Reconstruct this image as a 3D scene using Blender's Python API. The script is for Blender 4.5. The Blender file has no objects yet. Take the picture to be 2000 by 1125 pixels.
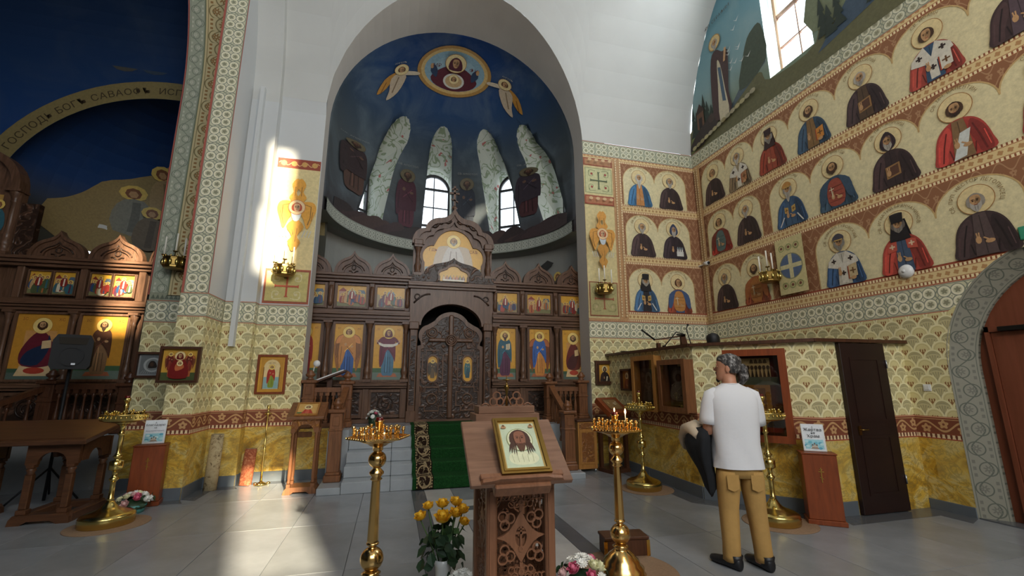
import bpy, bmesh, math, random
from mathutils import Vector, Matrix
from math import sin, cos, pi, sqrt, radians, atan2, floor, hypot
random.seed(7)
SC = bpy.context.scene
COL = SC.collection

# ------------------------------------------------------------------ camera
cam_d = bpy.data.cameras.new('camera'); cam = bpy.data.objects.new('camera', cam_d); COL.objects.link(cam)
cam_d.sensor_width = 36.0; cam_d.lens = 858.9 / 2000 * 36.0; cam_d.clip_start = 0.05; cam_d.clip_end = 200
_t, _y, _r = radians(11.747), radians(14.94), radians(-0.151)
_fw = Vector((sin(_y) * cos(_t), cos(_y) * cos(_t), sin(_t)))
_rt = Vector((cos(_y), -sin(_y), 0)); _up = _rt.cross(_fw)
_R = _rt * cos(_r) + _up * sin(_r); _U = -_rt * sin(_r) + _up * cos(_r)
cam.matrix_world = Matrix(((_R.x, _U.x, -_fw.x, 0), (_R.y, _U.y, -_fw.y, 0), (_R.z, _U.z, -_fw.z, 1.5), (0, 0, 0, 1)))
SC.camera = cam

# ------------------------------------------------------------------ world, sun, daylight, fill lights
SC.view_settings.view_transform = 'Standard'; SC.view_settings.look = 'None'
SC.view_settings.gamma = 1.0; SC.view_settings.use_curve_mapping = False
SC.view_settings.exposure = 0.0
w = bpy.data.worlds.new('sky'); SC.world = w; w.use_nodes = True
bg = w.node_tree.nodes['Background']; bg.inputs[0].default_value = (0.80, 0.90, 1.0, 1); bg.inputs[1].default_value = 3.0
def light(name, kind, loc, energy, color, size=None, target=None, sy=None, radius=None):
    d = bpy.data.lights.new(name, kind); o = bpy.data.objects.new(name, d); COL.objects.link(o)
    o.location = loc; d.energy = energy; d.color = color
    if kind == 'AREA':
        d.shape = 'RECTANGLE' if sy else 'SQUARE'; d.size = size
        if sy: d.size_y = sy
    if kind == 'POINT' and radius: d.shadow_soft_size = radius
    if target is not None:
        o.rotation_euler = (Vector(target) - Vector(loc)).to_track_quat('-Z', 'Y').to_euler()
    return o
SUN_DIR = Vector((-0.27, 0.96, -0.40)).normalized()
sun = light('sun', 'SUN', (3, -12, 12), 27.0, (1.0, 0.86, 0.62))
sun.data.angle = radians(1.2); sun.rotation_euler = SUN_DIR.to_track_quat('-Z', 'Y').to_euler()
# added fill panel inside the west wall, wider than its windows; right window daylight
light('west_fill_panel', 'AREA', (1.0, -5.7, 6.3), 800, (0.86, 0.93, 1.0), 7.0, (1.0, 5, 4.2), 6.0)
light('right_window_daylight', 'AREA', (6.45, 5.02, 8.2), 130, (0.88, 0.95, 1.0), 0.7, (-2, 5.0, 5.0), 2.6)
# added warm fill light above the camera, for an assumed chandelier that isn't built
light('warm_fill_light', 'POINT', (2.0, -.6, 5.4), 270, (1.0, 0.80, 0.55), radius=0.6)

# ------------------------------------------------------------------ helpers
def lin(c):
    if isinstance(c, str):
        c = c.lstrip('#'); c = tuple(int(c[i:i + 2], 16) / 255 for i in (0, 2, 4))
    return tuple((x / 12.92 if x <= 0.04045 else ((x + 0.055) / 1.055) ** 2.4) for x in c)
def rgba(c): return (*lin(c), 1.0)

class X:
    """math expression on shader sockets"""
    def __init__(s, t, v): s.t = t; s.v = v
    def _o(s, op, *a, clamp=False):
        n = s.t.nodes.new('ShaderNodeMath'); n.operation = op; n.use_clamp = clamp
        for i, q in enumerate((s,) + a):
            q = q.v if isinstance(q, X) else q
            if isinstance(q, (int, float)): n.inputs[i].default_value = q
            else: s.t.links.new(q, n.inputs[i])
        return X(s.t, n.outputs[0])
    def __add__(s, o): return s._o('ADD', o)
    __radd__ = __add__
    def __sub__(s, o): return s._o('SUBTRACT', o)
    def __rsub__(s, o): return X(s.t, o)._o('SUBTRACT', s)
    def __mul__(s, o): return s._o('MULTIPLY', o)
    __rmul__ = __mul__
    def __truediv__(s, o): return s._o('DIVIDE', o)
    def fl(s): return s._o('FLOOR')
    def fr(s): return s._o('FRACT')
    def ab(s): return s._o('ABSOLUTE')
    def sq(s): return s._o('SQRT')
    def si(s): return s._o('SINE')
    def lt(s, o): return s._o('LESS_THAN', o)
    def gt(s, o): return s._o('GREATER_THAN', o)
    def mn(s, o): return s._o('MINIMUM', o)
    def mx(s, o): return s._o('MAXIMUM', o)
    def mod2(s): return (s * 0.5).fr() * 2
    def at2(s, o): return s._o('ARCTAN2', o)
    def band(s, a, b): return s.gt(a) * s.lt(b)

class Mat:
    def __init__(s, name, rough=0.6, metal=0.0, spec=0.5):
        s.m = bpy.data.materials.new(name); s.m.use_nodes = True; s.t = s.m.node_tree
        s.b = s.t.nodes['Principled BSDF']; s.b.inputs['Roughness'].default_value = rough
        s.b.inputs['Metallic'].default_value = metal; s.b.inputs['Specular IOR Level'].default_value = spec
    def uv(s):
        n = s.t.nodes.new('ShaderNodeUVMap'); n.uv_map = 'UVMap'; p = s.t.nodes.new('ShaderNodeSeparateXYZ')
        s.t.links.new(n.outputs[0], p.inputs[0]); return X(s.t, p.outputs[0]), X(s.t, p.outputs[1])
    def coord(s, kind='Object', scale=(1, 1, 1)):
        n = s.t.nodes.new('ShaderNodeTexCoord'); mp = s.t.nodes.new('ShaderNodeMapping'); mp.inputs['Scale'].default_value = scale
        s.t.links.new(n.outputs[kind], mp.inputs[0]); return mp.outputs[0]
    def uvvec(s, scale=(1, 1, 1)):
        n = s.t.nodes.new('ShaderNodeUVMap'); n.uv_map = 'UVMap'; mp = s.t.nodes.new('ShaderNodeMapping'); mp.inputs['Scale'].default_value = scale
        s.t.links.new(n.outputs[0], mp.inputs[0]); return mp.outputs[0]
    def noise(s, vec, scale, detail=4, rough=0.5, dist=0.0):
        n = s.t.nodes.new('ShaderNodeTexNoise'); n.inputs['Scale'].default_value = scale; n.inputs['Detail'].default_value = detail
        n.inputs['Roughness'].default_value = rough; n.inputs['Distortion'].default_value = dist
        if vec is not None: s.t.links.new(vec, n.inputs['Vector'])
        return X(s.t, n.outputs['Fac'])
    def voro(s, vec, scale, feature='F1'):
        n = s.t.nodes.new('ShaderNodeTexVoronoi'); n.inputs['Scale'].default_value = scale; n.feature = feature
        if vec is not None: s.t.links.new(vec, n.inputs['Vector'])
        return X(s.t, n.outputs['Distance'])
    def ramp(s, x, stops):
        n = s.t.nodes.new('ShaderNodeValToRGB'); s.t.links.new(x.v, n.inputs[0]); e = n.color_ramp.elements
        while len(e) < len(stops): e.new(0.5)
        for k, (p, c) in enumerate(stops): e[k].position = p; e[k].color = rgba(c)
        return n.outputs[0]
    def mix(s, f, a, b, mode='MIX'):
        n = s.t.nodes.new('ShaderNodeMix'); n.data_type = 'RGBA'; n.blend_type = mode
        ins = [i for i in n.inputs if i.type == 'RGBA']; fi = n.inputs[0]
        if isinstance(f, X): s.t.links.new(f.v, fi)
        else: fi.default_value = f
        for sock, q in zip(ins, (a, b)):
            if isinstance(q, (str, tuple)): sock.default_value = rgba(q)
            else: s.t.links.new(q, sock)
        return [o for o in n.outputs if o.type == 'RGBA'][0]
    def col(s, c):
        if isinstance(c, (str, tuple)): s.b.inputs['Base Color'].default_value = rgba(c)
        else: s.t.links.new(c, s.b.inputs['Base Color'])
        return s
    def bump(s, x, strength=0.3, dist=0.01):
        n = s.t.nodes.new('ShaderNodeBump'); n.inputs['Strength'].default_value = strength; n.inputs['Distance'].default_value = dist
        s.t.links.new(x.v, n.inputs['Height']); s.t.links.new(n.outputs[0], s.b.inputs['Normal']); return s
    def rough(s, x): s.t.links.new(x.v, s.b.inputs['Roughness']); return s

M = {}
def plain(name, c, rough=0.6, metal=0.0, spec=0.5, var=0.0, vs=8.0, bump=0.0, bs=60.0):
    m = Mat(name, rough, metal, spec)
    if var:
        n = m.noise(m.coord('Object'), vs, 4)
        l = lin(c); d = tuple(max(0, x * (1 - var)) for x in l); u = tuple(min(1, x * (1 + var)) for x in l)
        r = m.t.nodes.new('ShaderNodeValToRGB'); m.t.links.new(n.v, r.inputs[0])
        r.color_ramp.elements[0].position = 0.3; r.color_ramp.elements[1].position = 0.7
        r.color_ramp.elements[0].color = (*d, 1); r.color_ramp.elements[1].color = (*u, 1); m.col(r.outputs[0])
    else: m.col(c)
    if bump: m.bump(m.noise(m.coord('Object'), bs, 3), bump)
    M[name] = m.m; return m.m

# ---- paint read from the mesh colour attribute (flat painted pictures)
def paint_mat(name, rough=0.55, spec=0.4, noise=0.12):
    m = Mat(name, rough, 0, spec); a = m.t.nodes.new('ShaderNodeVertexColor'); a.layer_name = 'Col'
    n = m.noise(m.coord('Object'), 22, 5, 0.65)
    g = m.ramp(n, [(0.3, (1 - noise,) * 3), (0.7, (1.0,) * 3)])
    m.col(m.mix(1.0, a.outputs[0], g, 'MULTIPLY')); M[name] = m.m
paint_mat('paint'); paint_mat('icon_paint', 0.33, 0.5, 0.08)

def wood(name, dark, light, rough=0.45, scale=1.0, axis='z', bump=0.12):
    m = Mat(name, rough, 0, 0.4)
    sc = {'z': (9, 9, 0.9), 'x': (0.9, 9, 9), 'y': (9, 0.9, 9)}[axis]
    n = m.noise(m.coord('Object', tuple(q * scale for q in sc)), 3.2, 6, 0.6, 0.6)
    m.col(m.ramp(n, [(0.25, dark), (0.75, light)])); m.bump(n, bump, 0.004); M[name] = m.m
wood('wood_icon', '#432d1d', '#775743', 0.38); wood('wood_icon_x', '#432d1d', '#775743', 0.38, axis='x')
wood('wood_brown', '#5d3a22', '#8a5a38', 0.42); wood('wood_brown_x', '#5d3a22', '#8a5a38', 0.42, axis='x')
wood('wood_walnut', '#6b4630', '#8e6247', 0.38); wood('wood_walnut_x', '#694a38', '#8a6853', 0.36, axis='x')
wood('wood_red', '#6d3216', '#8c4520', 0.4); wood('wood_honey', '#8a5a2a', '#b98445', 0.35)
wood('wood_darkbox', '#3a2214', '#573522', 0.4); wood('wood_door', '#6a3822', '#7f4630', 0.5, 0.6)
wood('wood_table', '#41291a', '#62402a', 0.35, axis='x')
def carved(name, dark, light, scale):
    m = Mat(name, 0.4, 0, 0.45); v = m.coord('Object')
    a = m.noise(v, scale, 2, 0.4, 1.6); b = (a * 9.0).si() * 0.5 + 0.5
    m.col(m.ramp(b, [(0.1, dark), (0.9, light)])); m.bump(b, 0.9, 0.012); M[name] = m.m
carved('wood_carved', '#2f1e13', '#6e4e3b', 7.0); carved('wood_carved_honey', '#7a4a20', '#b07a3c', 14.0)
def brass(name, c, rough):
    m = Mat(name, rough, 1.0); n = m.noise(m.coord('Object'), 14, 3)
    m.col(c); m.rough(n * 0.16 + (rough - 0.06)); M[name] = m.m
brass('brass', '#e0b25c', 0.2); brass('brass_red', '#e6bd78', 0.17); brass('brass_pale', '#d6bd72', 0.2); brass('brass_dark', '#8f7440', 0.3)
plain('plaster', '#c3c3bf', 0.85, var=0.04, vs=1.2, bump=0.02, bs=90)
plain('plaster_cool', '#c5c7c7', 0.85, var=0.03, vs=1.2)
plain('soffit', '#c0b9b0', 0.85, var=0.05, vs=1.5)
plain('baseboard_tile', '#5d646a', 0.35, var=0.08, vs=3)
plain('black_plastic', '#141517', 0.6, spec=0.35); plain('black_cloth', '#111419', 0.9, var=0.3, vs=12)
plain('white_plastic', '#dcdcda', 0.4); plain('iron', '#1d1a18', 0.5, 0.6); plain('paper', '#e4e6e6', 0.6)
plain('candle_wax', '#efe9da', 0.45); plain('glass_dark', '#2a2622', 0.08); plain('dark_void', '#0b0a0a', 0.9)
plain('door_dark', '#24120d', 0.45, var=0.15, vs=5)
plain('steel', '#b9bcc0', 0.3, 1.0); plain('mat_brown', '#8a6f56', 0.95, var=0.12, vs=60, bump=0.3, bs=200)

# ------------------------------------------------------------------ mesh builder
class MB:
    def __init__(s): s.v = []; s.f = []; s.mi = []; s.uv = []; s.smf = []; s.M = Matrix(); s.cm = 0; s.sm = False
    def add(s, vs, fs, uvs=None):
        b = len(s.v); mw = s.M
        s.v += [tuple(mw @ Vector(p)) for p in vs]
        for k, f in enumerate(fs):
            s.f.append([b + i for i in f]); s.mi.append(s.cm); s.smf.append(s.sm)
            s.uv.append(uvs[k] if uvs else None)
        return s
    def quad(s, a, b, c, d, uv=None): return s.add([a, b, c, d], [[0, 1, 2, 3]], [uv] if uv else None)
    def box(s, x0, x1, y0, y1, z0, z1, bev=0.0):
        if bev <= 0:
            v = [(x, y, z) for z in (z0, z1) for y in (y0, y1) for x in (x0, x1)]
            return s.add(v, [[0, 2, 3, 1], [4, 5, 7, 6], [0, 1, 5, 4], [2, 6, 7, 3], [0, 4, 6, 2], [1, 3, 7, 5]])
        b = bev; P = [(x0 + b, y0), (x1 - b, y0), (x1, y0 + b), (x1, y1 - b), (x1 - b, y1), (x0 + b, y1), (x0, y1 - b), (x0, y0 + b)]
        Q = [(x0 + b, y0 + b), (x1 - b, y0 + b), (x1 - b, y0 + b), (x1 - b, y1 - b), (x1 - b, y1 - b), (x0 + b, y1 - b), (x0 + b, y1 - b), (x0 + b, y0 + b)]
        v = [(*q, z0) for q in Q] + [(*p, z0 + b) for p in P] + [(*p, z1 - b) for p in P] + [(*q, z1) for q in Q]
        f = [list(range(7, -1, -1)), list(range(24, 32))]
        for r in range(3):
            for i in range(8): f.append([r * 8 + i, r * 8 + (i + 1) % 8, r * 8 + 8 + (i + 1) % 8, r * 8 + 8 + i])
        return s.add(v, f)
    def prism(s, poly, y0, y1):
        """poly in (x,z), counter-clockwise seen from -y; extruded y0 (front) .. y1 (back)"""
        n = len(poly); v = [(x, y0, z) for x, z in poly] + [(x, y1, z) for x, z in poly]
        f = [list(range(n)), list(range(2 * n - 1, n - 1, -1))] + [[i, n + i, n + (i + 1) % n, (i + 1) % n] for i in range(n)]
        return s.add(v, f)
    def ring(s, A, B, y0, y1, closed=False):
        """band between two outlines with equal counts (x,z), extruded y0..y1"""
        n = len(A); v = [(x, y0, z) for x, z in A] + [(x, y0, z) for x, z in B] + [(x, y1, z) for x, z in A] + [(x, y1, z) for x, z in B]
        f = []; m = n if closed else n - 1
        for i in range(m):
            j = (i + 1) % n
            f += [[i, n + i, n + j, j], [2 * n + i, 2 * n + j, 3 * n + j, 3 * n + i], [i, j, 2 * n + j, 2 * n + i], [n + i, 3 * n + i, 3 * n + j, n + j]]
        if not closed:
            f += [[0, 2 * n, 3 * n, n], [n - 1, 2 * n - 1, 4 * n - 1, 3 * n - 1]]
        return s.add(v, f)
    def lathe(s, prof, cx=0, cy=0, seg=20, a0=0.0, ngon=False):
        n = len(prof); v = []; f = []
        for i in range(seg):
            a = a0 + 2 * pi * i / seg
            for r, z in prof: v.append((cx + r * cos(a), cy + r * sin(a), z))
        for i in range(seg):
            j = (i + 1) % seg
            for k in range(n - 1): f.append([i * n + k, j * n + k, j * n + k + 1, i * n + k + 1])
        f.append([i * n for i in range(seg - 1, -1, -1)]); f.append([i * n + n - 1 for i in range(seg)])
        o = s.sm; s.sm = not ngon; s.add(v, f); s.sm = o; return s
    def tube(s, pts, r, seg=8, closed=False):
        n = len(pts); v = []; f = []; P = [Vector(p) for p in pts]
        rr = r if isinstance(r, (list, tuple)) else [r] * n
        t0 = (P[1] - P[0]).normalized(); up = Vector((0, 0, 1)) if abs(t0.z) < 0.9 else Vector((0, 1, 0))
        nrm = (up - t0 * up.dot(t0)).normalized()
        for i in range(n):
            if closed: t = (P[(i + 1) % n] - P[i - 1])
            else: t = P[min(i + 1, n - 1)] - P[max(i - 1, 0)]
            t = t.normalized() if t.length > 1e-9 else t0
            nrm = (nrm - t * nrm.dot(t)); nrm = nrm.normalized() if nrm.length > 1e-6 else Vector((1, 0, 0))
            bn = t.cross(nrm)
            for k in range(seg):
                a = 2 * pi * k / seg; v.append(tuple(P[i] + (nrm * cos(a) + bn * sin(a)) * rr[i]))
        for i in range(n if closed else n - 1):
            j = (i + 1) % n
            for k in range(seg): f.append([i * seg + k, i * seg + (k + 1) % seg, j * seg + (k + 1) % seg, j * seg + k])
        if not closed:
            f.append(list(range(seg - 1, -1, -1))); f.append([(n - 1) * seg + k for k in range(seg)])
        o = s.sm; s.sm = True; s.add(v, f); s.sm = o; return s
    def loft(s, rings, caps=True):
        n = len(rings[0]); v = [p for r in rings for p in r]; f = []
        for i in range(len(rings) - 1):
            for k in range(n): f.append([i * n + k, i * n + (k + 1) % n, (i + 1) * n + (k + 1) % n, (i + 1) * n + k])
        if caps: f.append(list(range(n - 1, -1, -1))); f.append([(len(rings) - 1) * n + k for k in range(n)])
        o = s.sm; s.sm = True; s.add(v, f); s.sm = o; return s
    def ell(s, c, r, seg=10, rings=6):
        v = []; f = []
        for i in range(rings + 1):
            a = -pi / 2 + pi * i / rings
            for k in range(seg):
                b = 2 * pi * k / seg; v.append((c[0] + r[0] * cos(a) * cos(b), c[1] + r[1] * cos(a) * sin(b), c[2] + r[2] * sin(a)))
        for i in range(rings):
            for k in range(seg): f.append([i * seg + k, i * seg + (k + 1) % seg, (i + 1) * seg + (k + 1) % seg, (i + 1) * seg + k])
        o = s.sm; s.sm = True; s.add(v, f); s.sm = o; return s
    def mesh(s, name, mats):
        me = bpy.data.meshes.new(name); me.from_pydata(s.v, [], s.f)
        for m in (mats if isinstance(mats, (list, tuple)) else [mats]): me.materials.append(M[m] if isinstance(m, str) else m)
        me.polygons.foreach_set('material_index', s.mi); me.polygons.foreach_set('use_smooth', s.smf)
        if any(u is not None for u in s.uv):
            L = me.uv_layers.new(name='UVMap'); i = 0
            for p, u in zip(s.f, s.uv):
                for k in range(len(p)):
                    if u: L.data[i].uv = u[k]
                    i += 1
        me.update(); return me
    def build(s, name, mats, parent=None, loc=None, rz=None):
        o = bpy.data.objects.new(name, s.mesh(name, mats)); COL.objects.link(o)
        if parent is not None: o.parent = parent
        if loc is not None: o.location = loc
        if rz is not None: o.rotation_euler = (0, 0, rz)
        return o
def tag(o, label=None, cat=None, group=None, kind=None):
    if label: o['label'] = label
    if cat: o['category'] = cat
    if group: o['group'] = group
    if kind: o['kind'] = kind
    return o
def empty(name, loc=(0, 0, 0), rz=0.0, label=None, cat=None, group=None, parent=None):
    o = bpy.data.objects.new(name, None); COL.objects.link(o); o.location = loc; o.rotation_euler = (0, 0, rz); o.empty_display_size = 0.1
    if parent: o.parent = parent
    return tag(o, label, cat, group)
def struct(o): o['kind'] = 'structure'; return o
def copy_tree(o, parent=None):
    c = o.copy(); COL.objects.link(c); c.parent = parent
    for ch in list(o.children): copy_tree(ch, c)
    return c
def bez(p0, p1, p2, p3, n=8):
    r = []
    for i in range(n + 1):
        t = i / n; a, b, c, d = (1 - t) ** 3, 3 * t * (1 - t) ** 2, 3 * t * t * (1 - t), t ** 3
        r.append(tuple(a * p0[k] + b * p1[k] + c * p2[k] + d * p3[k] for k in range(len(p0))))
    return r
def arc(cx, cz, r, a0, a1, n=12, rz=None):
    rz = rz or r
    return [(cx + r * cos(radians(a0 + (a1 - a0) * i / n)), cz + rz * sin(radians(a0 + (a1 - a0) * i / n))) for i in range(n + 1)]
def ogee(w, h, n=7, k=0.68):
    """half-open outline from right foot over the tip to the left foot, base at z=0 centred on x=0"""
    L = bez((.5, 0), (.5, .36), (.38, .58), (.2, k), n) + bez((.2, k), (.09, k + .07), (.03, .86), (0, 1), n)[1:]
    pts = [(x * w, z * h) for x, z in L]
    return pts + [(-x, z) for x, z in pts[-2::-1]]
def trefoil(w, h, n=8):
    """three-lobed outline, right foot -> left foot"""
    L = [(.5, 0)] + arc(.36, .42, .17, -35, 75, n, .24)[0:] + arc(0, .62, .27, 22, 90, n, .38)
    pts = [(x * w, z * h) for x, z in L]
    return pts + [(-x, z) for x, z in pts[-2::-1]]
def shift(p, dx, dz): return [(x + dx, z + dz) for x, z in p]
def scl(p, sx, sz, cx=0, cz=0): return [(cx + (x - cx) * sx, cz + (z - cz) * sz) for x, z in p]
# ------------------------------------------------------------------ flat painting (polygons with colours)
_gl = {}
def glyph(ch):
    if ch not in _gl:
        cu = bpy.data.curves.new('g', 'FONT'); cu.body = ch; cu.size = 1.0; cu.resolution_u = 2
        o = bpy.data.objects.new('g', cu); COL.objects.link(o)
        dg = bpy.context.evaluated_depsgraph_get(); ev = o.evaluated_get(dg); me = ev.to_mesh()
        vs = [(v.co.x, v.co.y) for v in me.vertices]; fs = [list(p.vertices) for p in me.polygons]
        ev.to_mesh_clear(); bpy.data.objects.remove(o); bpy.data.curves.remove(cu)
        adv = (max([v[0] for v in vs]) + 0.07) if vs else 0.3
        _gl[ch] = (vs, fs, adv)
    return _gl[ch]
def spline(pts, n=4, closed=True):
    r = []; m = len(pts)
    for i in range(m if closed else m - 1):
        g = (lambda k: pts[k % m]) if closed else (lambda k: pts[max(0, min(m - 1, k))])
        p0, p1, p2, p3 = g(i - 1), g(i), g(i + 1), g(i + 2)
        for k in range(n):
            t = k / n
            r.append(tuple(0.5 * (2 * p1[j] + (p2[j] - p0[j]) * t + (2 * p0[j] - 5 * p1[j] + 4 * p2[j] - p3[j]) * t * t + (3 * p1[j] - p0[j] - 3 * p2[j] + p3[j]) * t ** 3) for j in (0, 1)))
    if not closed: r.append(pts[-1])
    return r
def dk(c, k):
    c = c.lstrip('#'); q = [int(c[i:i + 2], 16) for i in (0, 2, 4)]
    return '#' + ''.join('%02x' % max(0, min(255, int(x * k))) for x in q)
class Cv:
    def __init__(s, eps=0.0006): s.p = []; s.eps = eps; s.k = 0; s.T = (0, 0, 1, 1)
    def tf(s, x=0, y=0, sx=1, sy=None): s.T = (x, y, sx, sx if sy is None else sy); return s
    def poly(s, pts, c, flat=False):
        x, y, a, b = s.T; P = [(x + p[0] * a, y + p[1] * b) for p in pts]
        if sum(P[i - 1][0] * P[i][1] - P[i][0] * P[i - 1][1] for i in range(len(P))) < 0: P.reverse()
        if not flat: s.k += 1
        s.p.append((P, lin(c), s.k)); return s
    def rect(s, x0, y0, x1, y1, c): return s.poly([(x0, y0), (x1, y0), (x1, y1), (x0, y1)], c)
    def ell(s, cx, cy, rx, ry, c, n=16): return s.poly([(cx + rx * cos(2 * pi * i / n), cy + ry * sin(2 * pi * i / n)) for i in range(n)], c)
    def blob(s, pts, c, n=3): return s.poly(spline(pts, n), c)
    def line(s, pts, w, c):
        n = len(pts); L = []; R = []
        for i in range(n):
            a, b = pts[max(0, i - 1)], pts[min(n - 1, i + 1)]; d = hypot(b[0] - a[0], b[1] - a[1]) or 1
            nx, ny = -(b[1] - a[1]) / d * w / 2, (b[0] - a[0]) / d * w / 2
            L.append((pts[i][0] + nx, pts[i][1] + ny)); R.append((pts[i][0] - nx, pts[i][1] - ny))
        s.k += 1
        for i in range(n - 1): s.poly([L[i], R[i], R[i + 1], L[i + 1]], c, True)
        return s
    def circ(s, cx, cy, r, w, c, n=20, ry=None):
        ry = ry or r; return s.line([(cx + r * cos(2 * pi * i / n), cy + ry * sin(2 * pi * i / n)) for i in range(n + 1)], w, c)
    def text(s, t, x, y, size, c, mid=True):
        W = sum(glyph(ch)[2] for ch in t) * size; px = x - W / 2 if mid else x; s.k += 1
        for ch in t:
            vs, fs, ad = glyph(ch)
            for f in fs: s.poly([(px + vs[i][0] * size, y + vs[i][1] * size) for i in f], c, True)
            px += ad * size
        return s
    def arctext(s, t, cx, cy, r, size, c, a0=90):
        W = sum(glyph(ch)[2] for ch in t) * size; a = radians(a0) + W / r / 2; s.k += 1
        for ch in t:
            vs, fs, ad = glyph(ch); am = a - ad * size / r / 2; ox, oy = cx + r * cos(am), cy + r * sin(am); ux, uy = sin(am), -cos(am)
            for f in fs:
                s.poly([(ox + (vs[i][0] - ad / 2) * size * ux - vs[i][1] * size * uy, oy + (vs[i][0] - ad / 2) * size * uy + vs[i][1] * size * ux) for i in f], c, True)
            a -= ad * size / r
        return s
    def build(s, name, O, U, V, mat='paint', parent=None, h0=0.002, curve=None, seg=0.14):
        O, U, V = Vector(O), Vector(U), Vector(V); N = U.cross(V).normalized()
        if curve is None:
            vs = []; fs = []; cs = []
            for P, c, k in s.p:
                b = len(vs); h = h0 + k * s.eps
                vs += [tuple(O + U * p[0] + V * p[1] + N * h) for p in P]; fs.append(list(range(b, b + len(P)))); cs += [(*c, 1.0)] * len(P)
            me = bpy.data.meshes.new(name); me.from_pydata(vs, [], fs)
        else:
            bm = bmesh.new(); cl = bm.faces.layers.int.new('ci'); pal = []
            for P, c, k in s.p:
                try: f = bm.faces.new([bm.verts.new((p[0], p[1], h0 + k * s.eps)) for p in P])
                except ValueError: continue
                f[cl] = len(pal); pal.append(c)
            bmesh.ops.triangulate(bm, faces=bm.faces[:])
            for _ in range(5):
                E_ = [e for e in bm.edges if e.calc_length() > seg]
                if not E_: break
                bmesh.ops.subdivide_edges(bm, edges=E_, cuts=1); bmesh.ops.triangulate(bm, faces=[f for f in bm.faces if len(f.verts) > 3])
            cs = []
            for f in bm.faces: cs += [(*pal[f[cl]], 1.0)] * len(f.verts)
            for v in bm.verts: v.co = curve(v.co.x, v.co.y, v.co.z)
            me = bpy.data.meshes.new(name); bm.to_mesh(me); bm.free()
        at = me.color_attributes.new('Col', 'FLOAT_COLOR', 'CORNER')
        at.data.foreach_set('color', [q for c in cs for q in c])
        me.materials.append(M[mat]); o = bpy.data.objects.new(name, me); COL.objects.link(o)
        if parent: o.parent = parent
        return o

SKIN = '#c79b6d'
def head(cv, x, y, r, hair='#4a3324', beard=None, hat=None, halo=True, skin=SKIN, hl='#e9d39a', ho='#a9753c', long_=1.0, hatc='#2c2324'):
    if halo:
        cv.ell(x, y, r * 2.05, r * 2.05, ho, 26); cv.ell(x, y, r * 1.95, r * 1.95, hl, 26)
    if hat == 'klobuk':
        cv.poly([(x - r * .95, y + r * .5), (x - r * 1.5, y - r * 2.6), (x + r * 1.5, y - r * 2.6), (x + r * .95, y + r * .5)], hatc)
    if hat == 'hood': cv.blob([(x - r * 1.15, y - r * .9), (x - r * 1.05, y + r * .5), (x, y + r * 1.75), (x + r * 1.05, y + r * .5), (x + r * 1.15, y - r * .9), (x, y - r * 1.7)], hatc)
    elif hat == 'veil': cv.blob([(x - r * 1.2, y - r * 1.4), (x - r * 1.05, y + r * .5), (x, y + r * 1.3), (x + r * 1.05, y + r * .5), (x + r * 1.2, y - r * 1.4)], hatc)
    else: cv.blob([(x - r * .95, y - r * .6), (x - r * .95, y + r * .5), (x, y + r * 1.18), (x + r * .95, y + r * .5), (x + r * .95, y - r * .6), (x, y - r * .9)], hair)
    cv.blob([(x - r * .62, y), (x - r * .5, y + r * .75), (x, y + r * .92), (x + r * .5, y + r * .75), (x + r * .62, y), (x + r * .36, y - r * .8), (x, y - r * 1.0), (x - r * .36, y - r * .8)], skin)
    cv.blob([(x + r * .1, y + r * .6), (x + r * .55, y + r * .3), (x + r * .5, y - r * .4), (x + r * .2, y - r * .8)], dk(skin, .8))
    if beard:
        L = long_
        cv.blob([(x - r * .62, y - r * .05), (x - r * .35, y - r * .42), (x + r * .35, y - r * .42), (x + r * .62, y - r * .05), (x + r * .6, y - r * .9), (x + r * .25, y - r * (1.0 + .75 * L)), (x, y - r * (1.1 + .95 * L)), (x - r * .25, y - r * (1.0 + .75 * L)), (x - r * .6, y - r * .9)], beard)
        cv.line([(x - r * .15, y - r * .7), (x - r * .1, y - r * (1.0 + .7 * L))], r * .08, dk(beard, .72)); cv.line([(x + r * .2, y - r * .7), (x + r * .12, y - r * (1.0 + .6 * L))], r * .08, dk(beard, .72))
        cv.line([(x - r * .22, y - r * .52), (x + r * .22, y - r * .52)], r * .12, '#8a4f3c')
    else: cv.line([(x - r * .18, y - r * .5), (x + r * .18, y - r * .5)], r * .12, '#9a4a3a')
    for q in (-1, 1):
        cv.line([(x + q * r * .1, y + r * .26), (x + q * r * .42, y + r * .24)], r * .1, '#3a261a'); cv.ell(x + q * r * .26, y + r * .06, r * .13, r * .07, '#2a1a14', 6)
    cv.line([(x + r * .02, y + r * .2), (x + r * .06, y - r * .25), (x - r * .1, y - r * .3)], r * .08, dk(skin, .66))
    if hat == 'klobuk':
        cv.poly([(x - r * .85, y + r * .35), (x + r * .85, y + r * .35), (x + r * .98, y + r * 1.75), (x - r * .98, y + r * 1.75)], hatc); cv.ell(x, y + r * 1.75, r * .98, r * .16, dk(hatc, 1.4), 12)
    if hat == 'mitre':
        cv.blob([(x - r * .8, y + r * .4), (x - r * 1.05, y + r * 1.0), (x - r * .5, y + r * 1.55), (x, y + r * 1.7), (x + r * .5, y + r * 1.55), (x + r * 1.05, y + r * 1.0), (x + r * .8, y + r * .4)], hatc)
        cv.line([(x - r * .8, y + r * .5), (x + r * .8, y + r * .5)], r * .2, '#c9a45a')
    if hat == 'hood':
        cv.line([(x - r * .7, y - r * .7), (x - r * .66, y + r * .4), (x, y + r * 1.0), (x + r * .66, y + r * .4), (x + r * .7, y - r * .7)], r * .16, dk(hatc, 1.5))

def cross_eq(cv, x, y, r, w, c): cv.rect(x - w, y - r, x + w, y + r, c); cv.rect(x - r, y - w, x + r, y + w, c)

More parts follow.
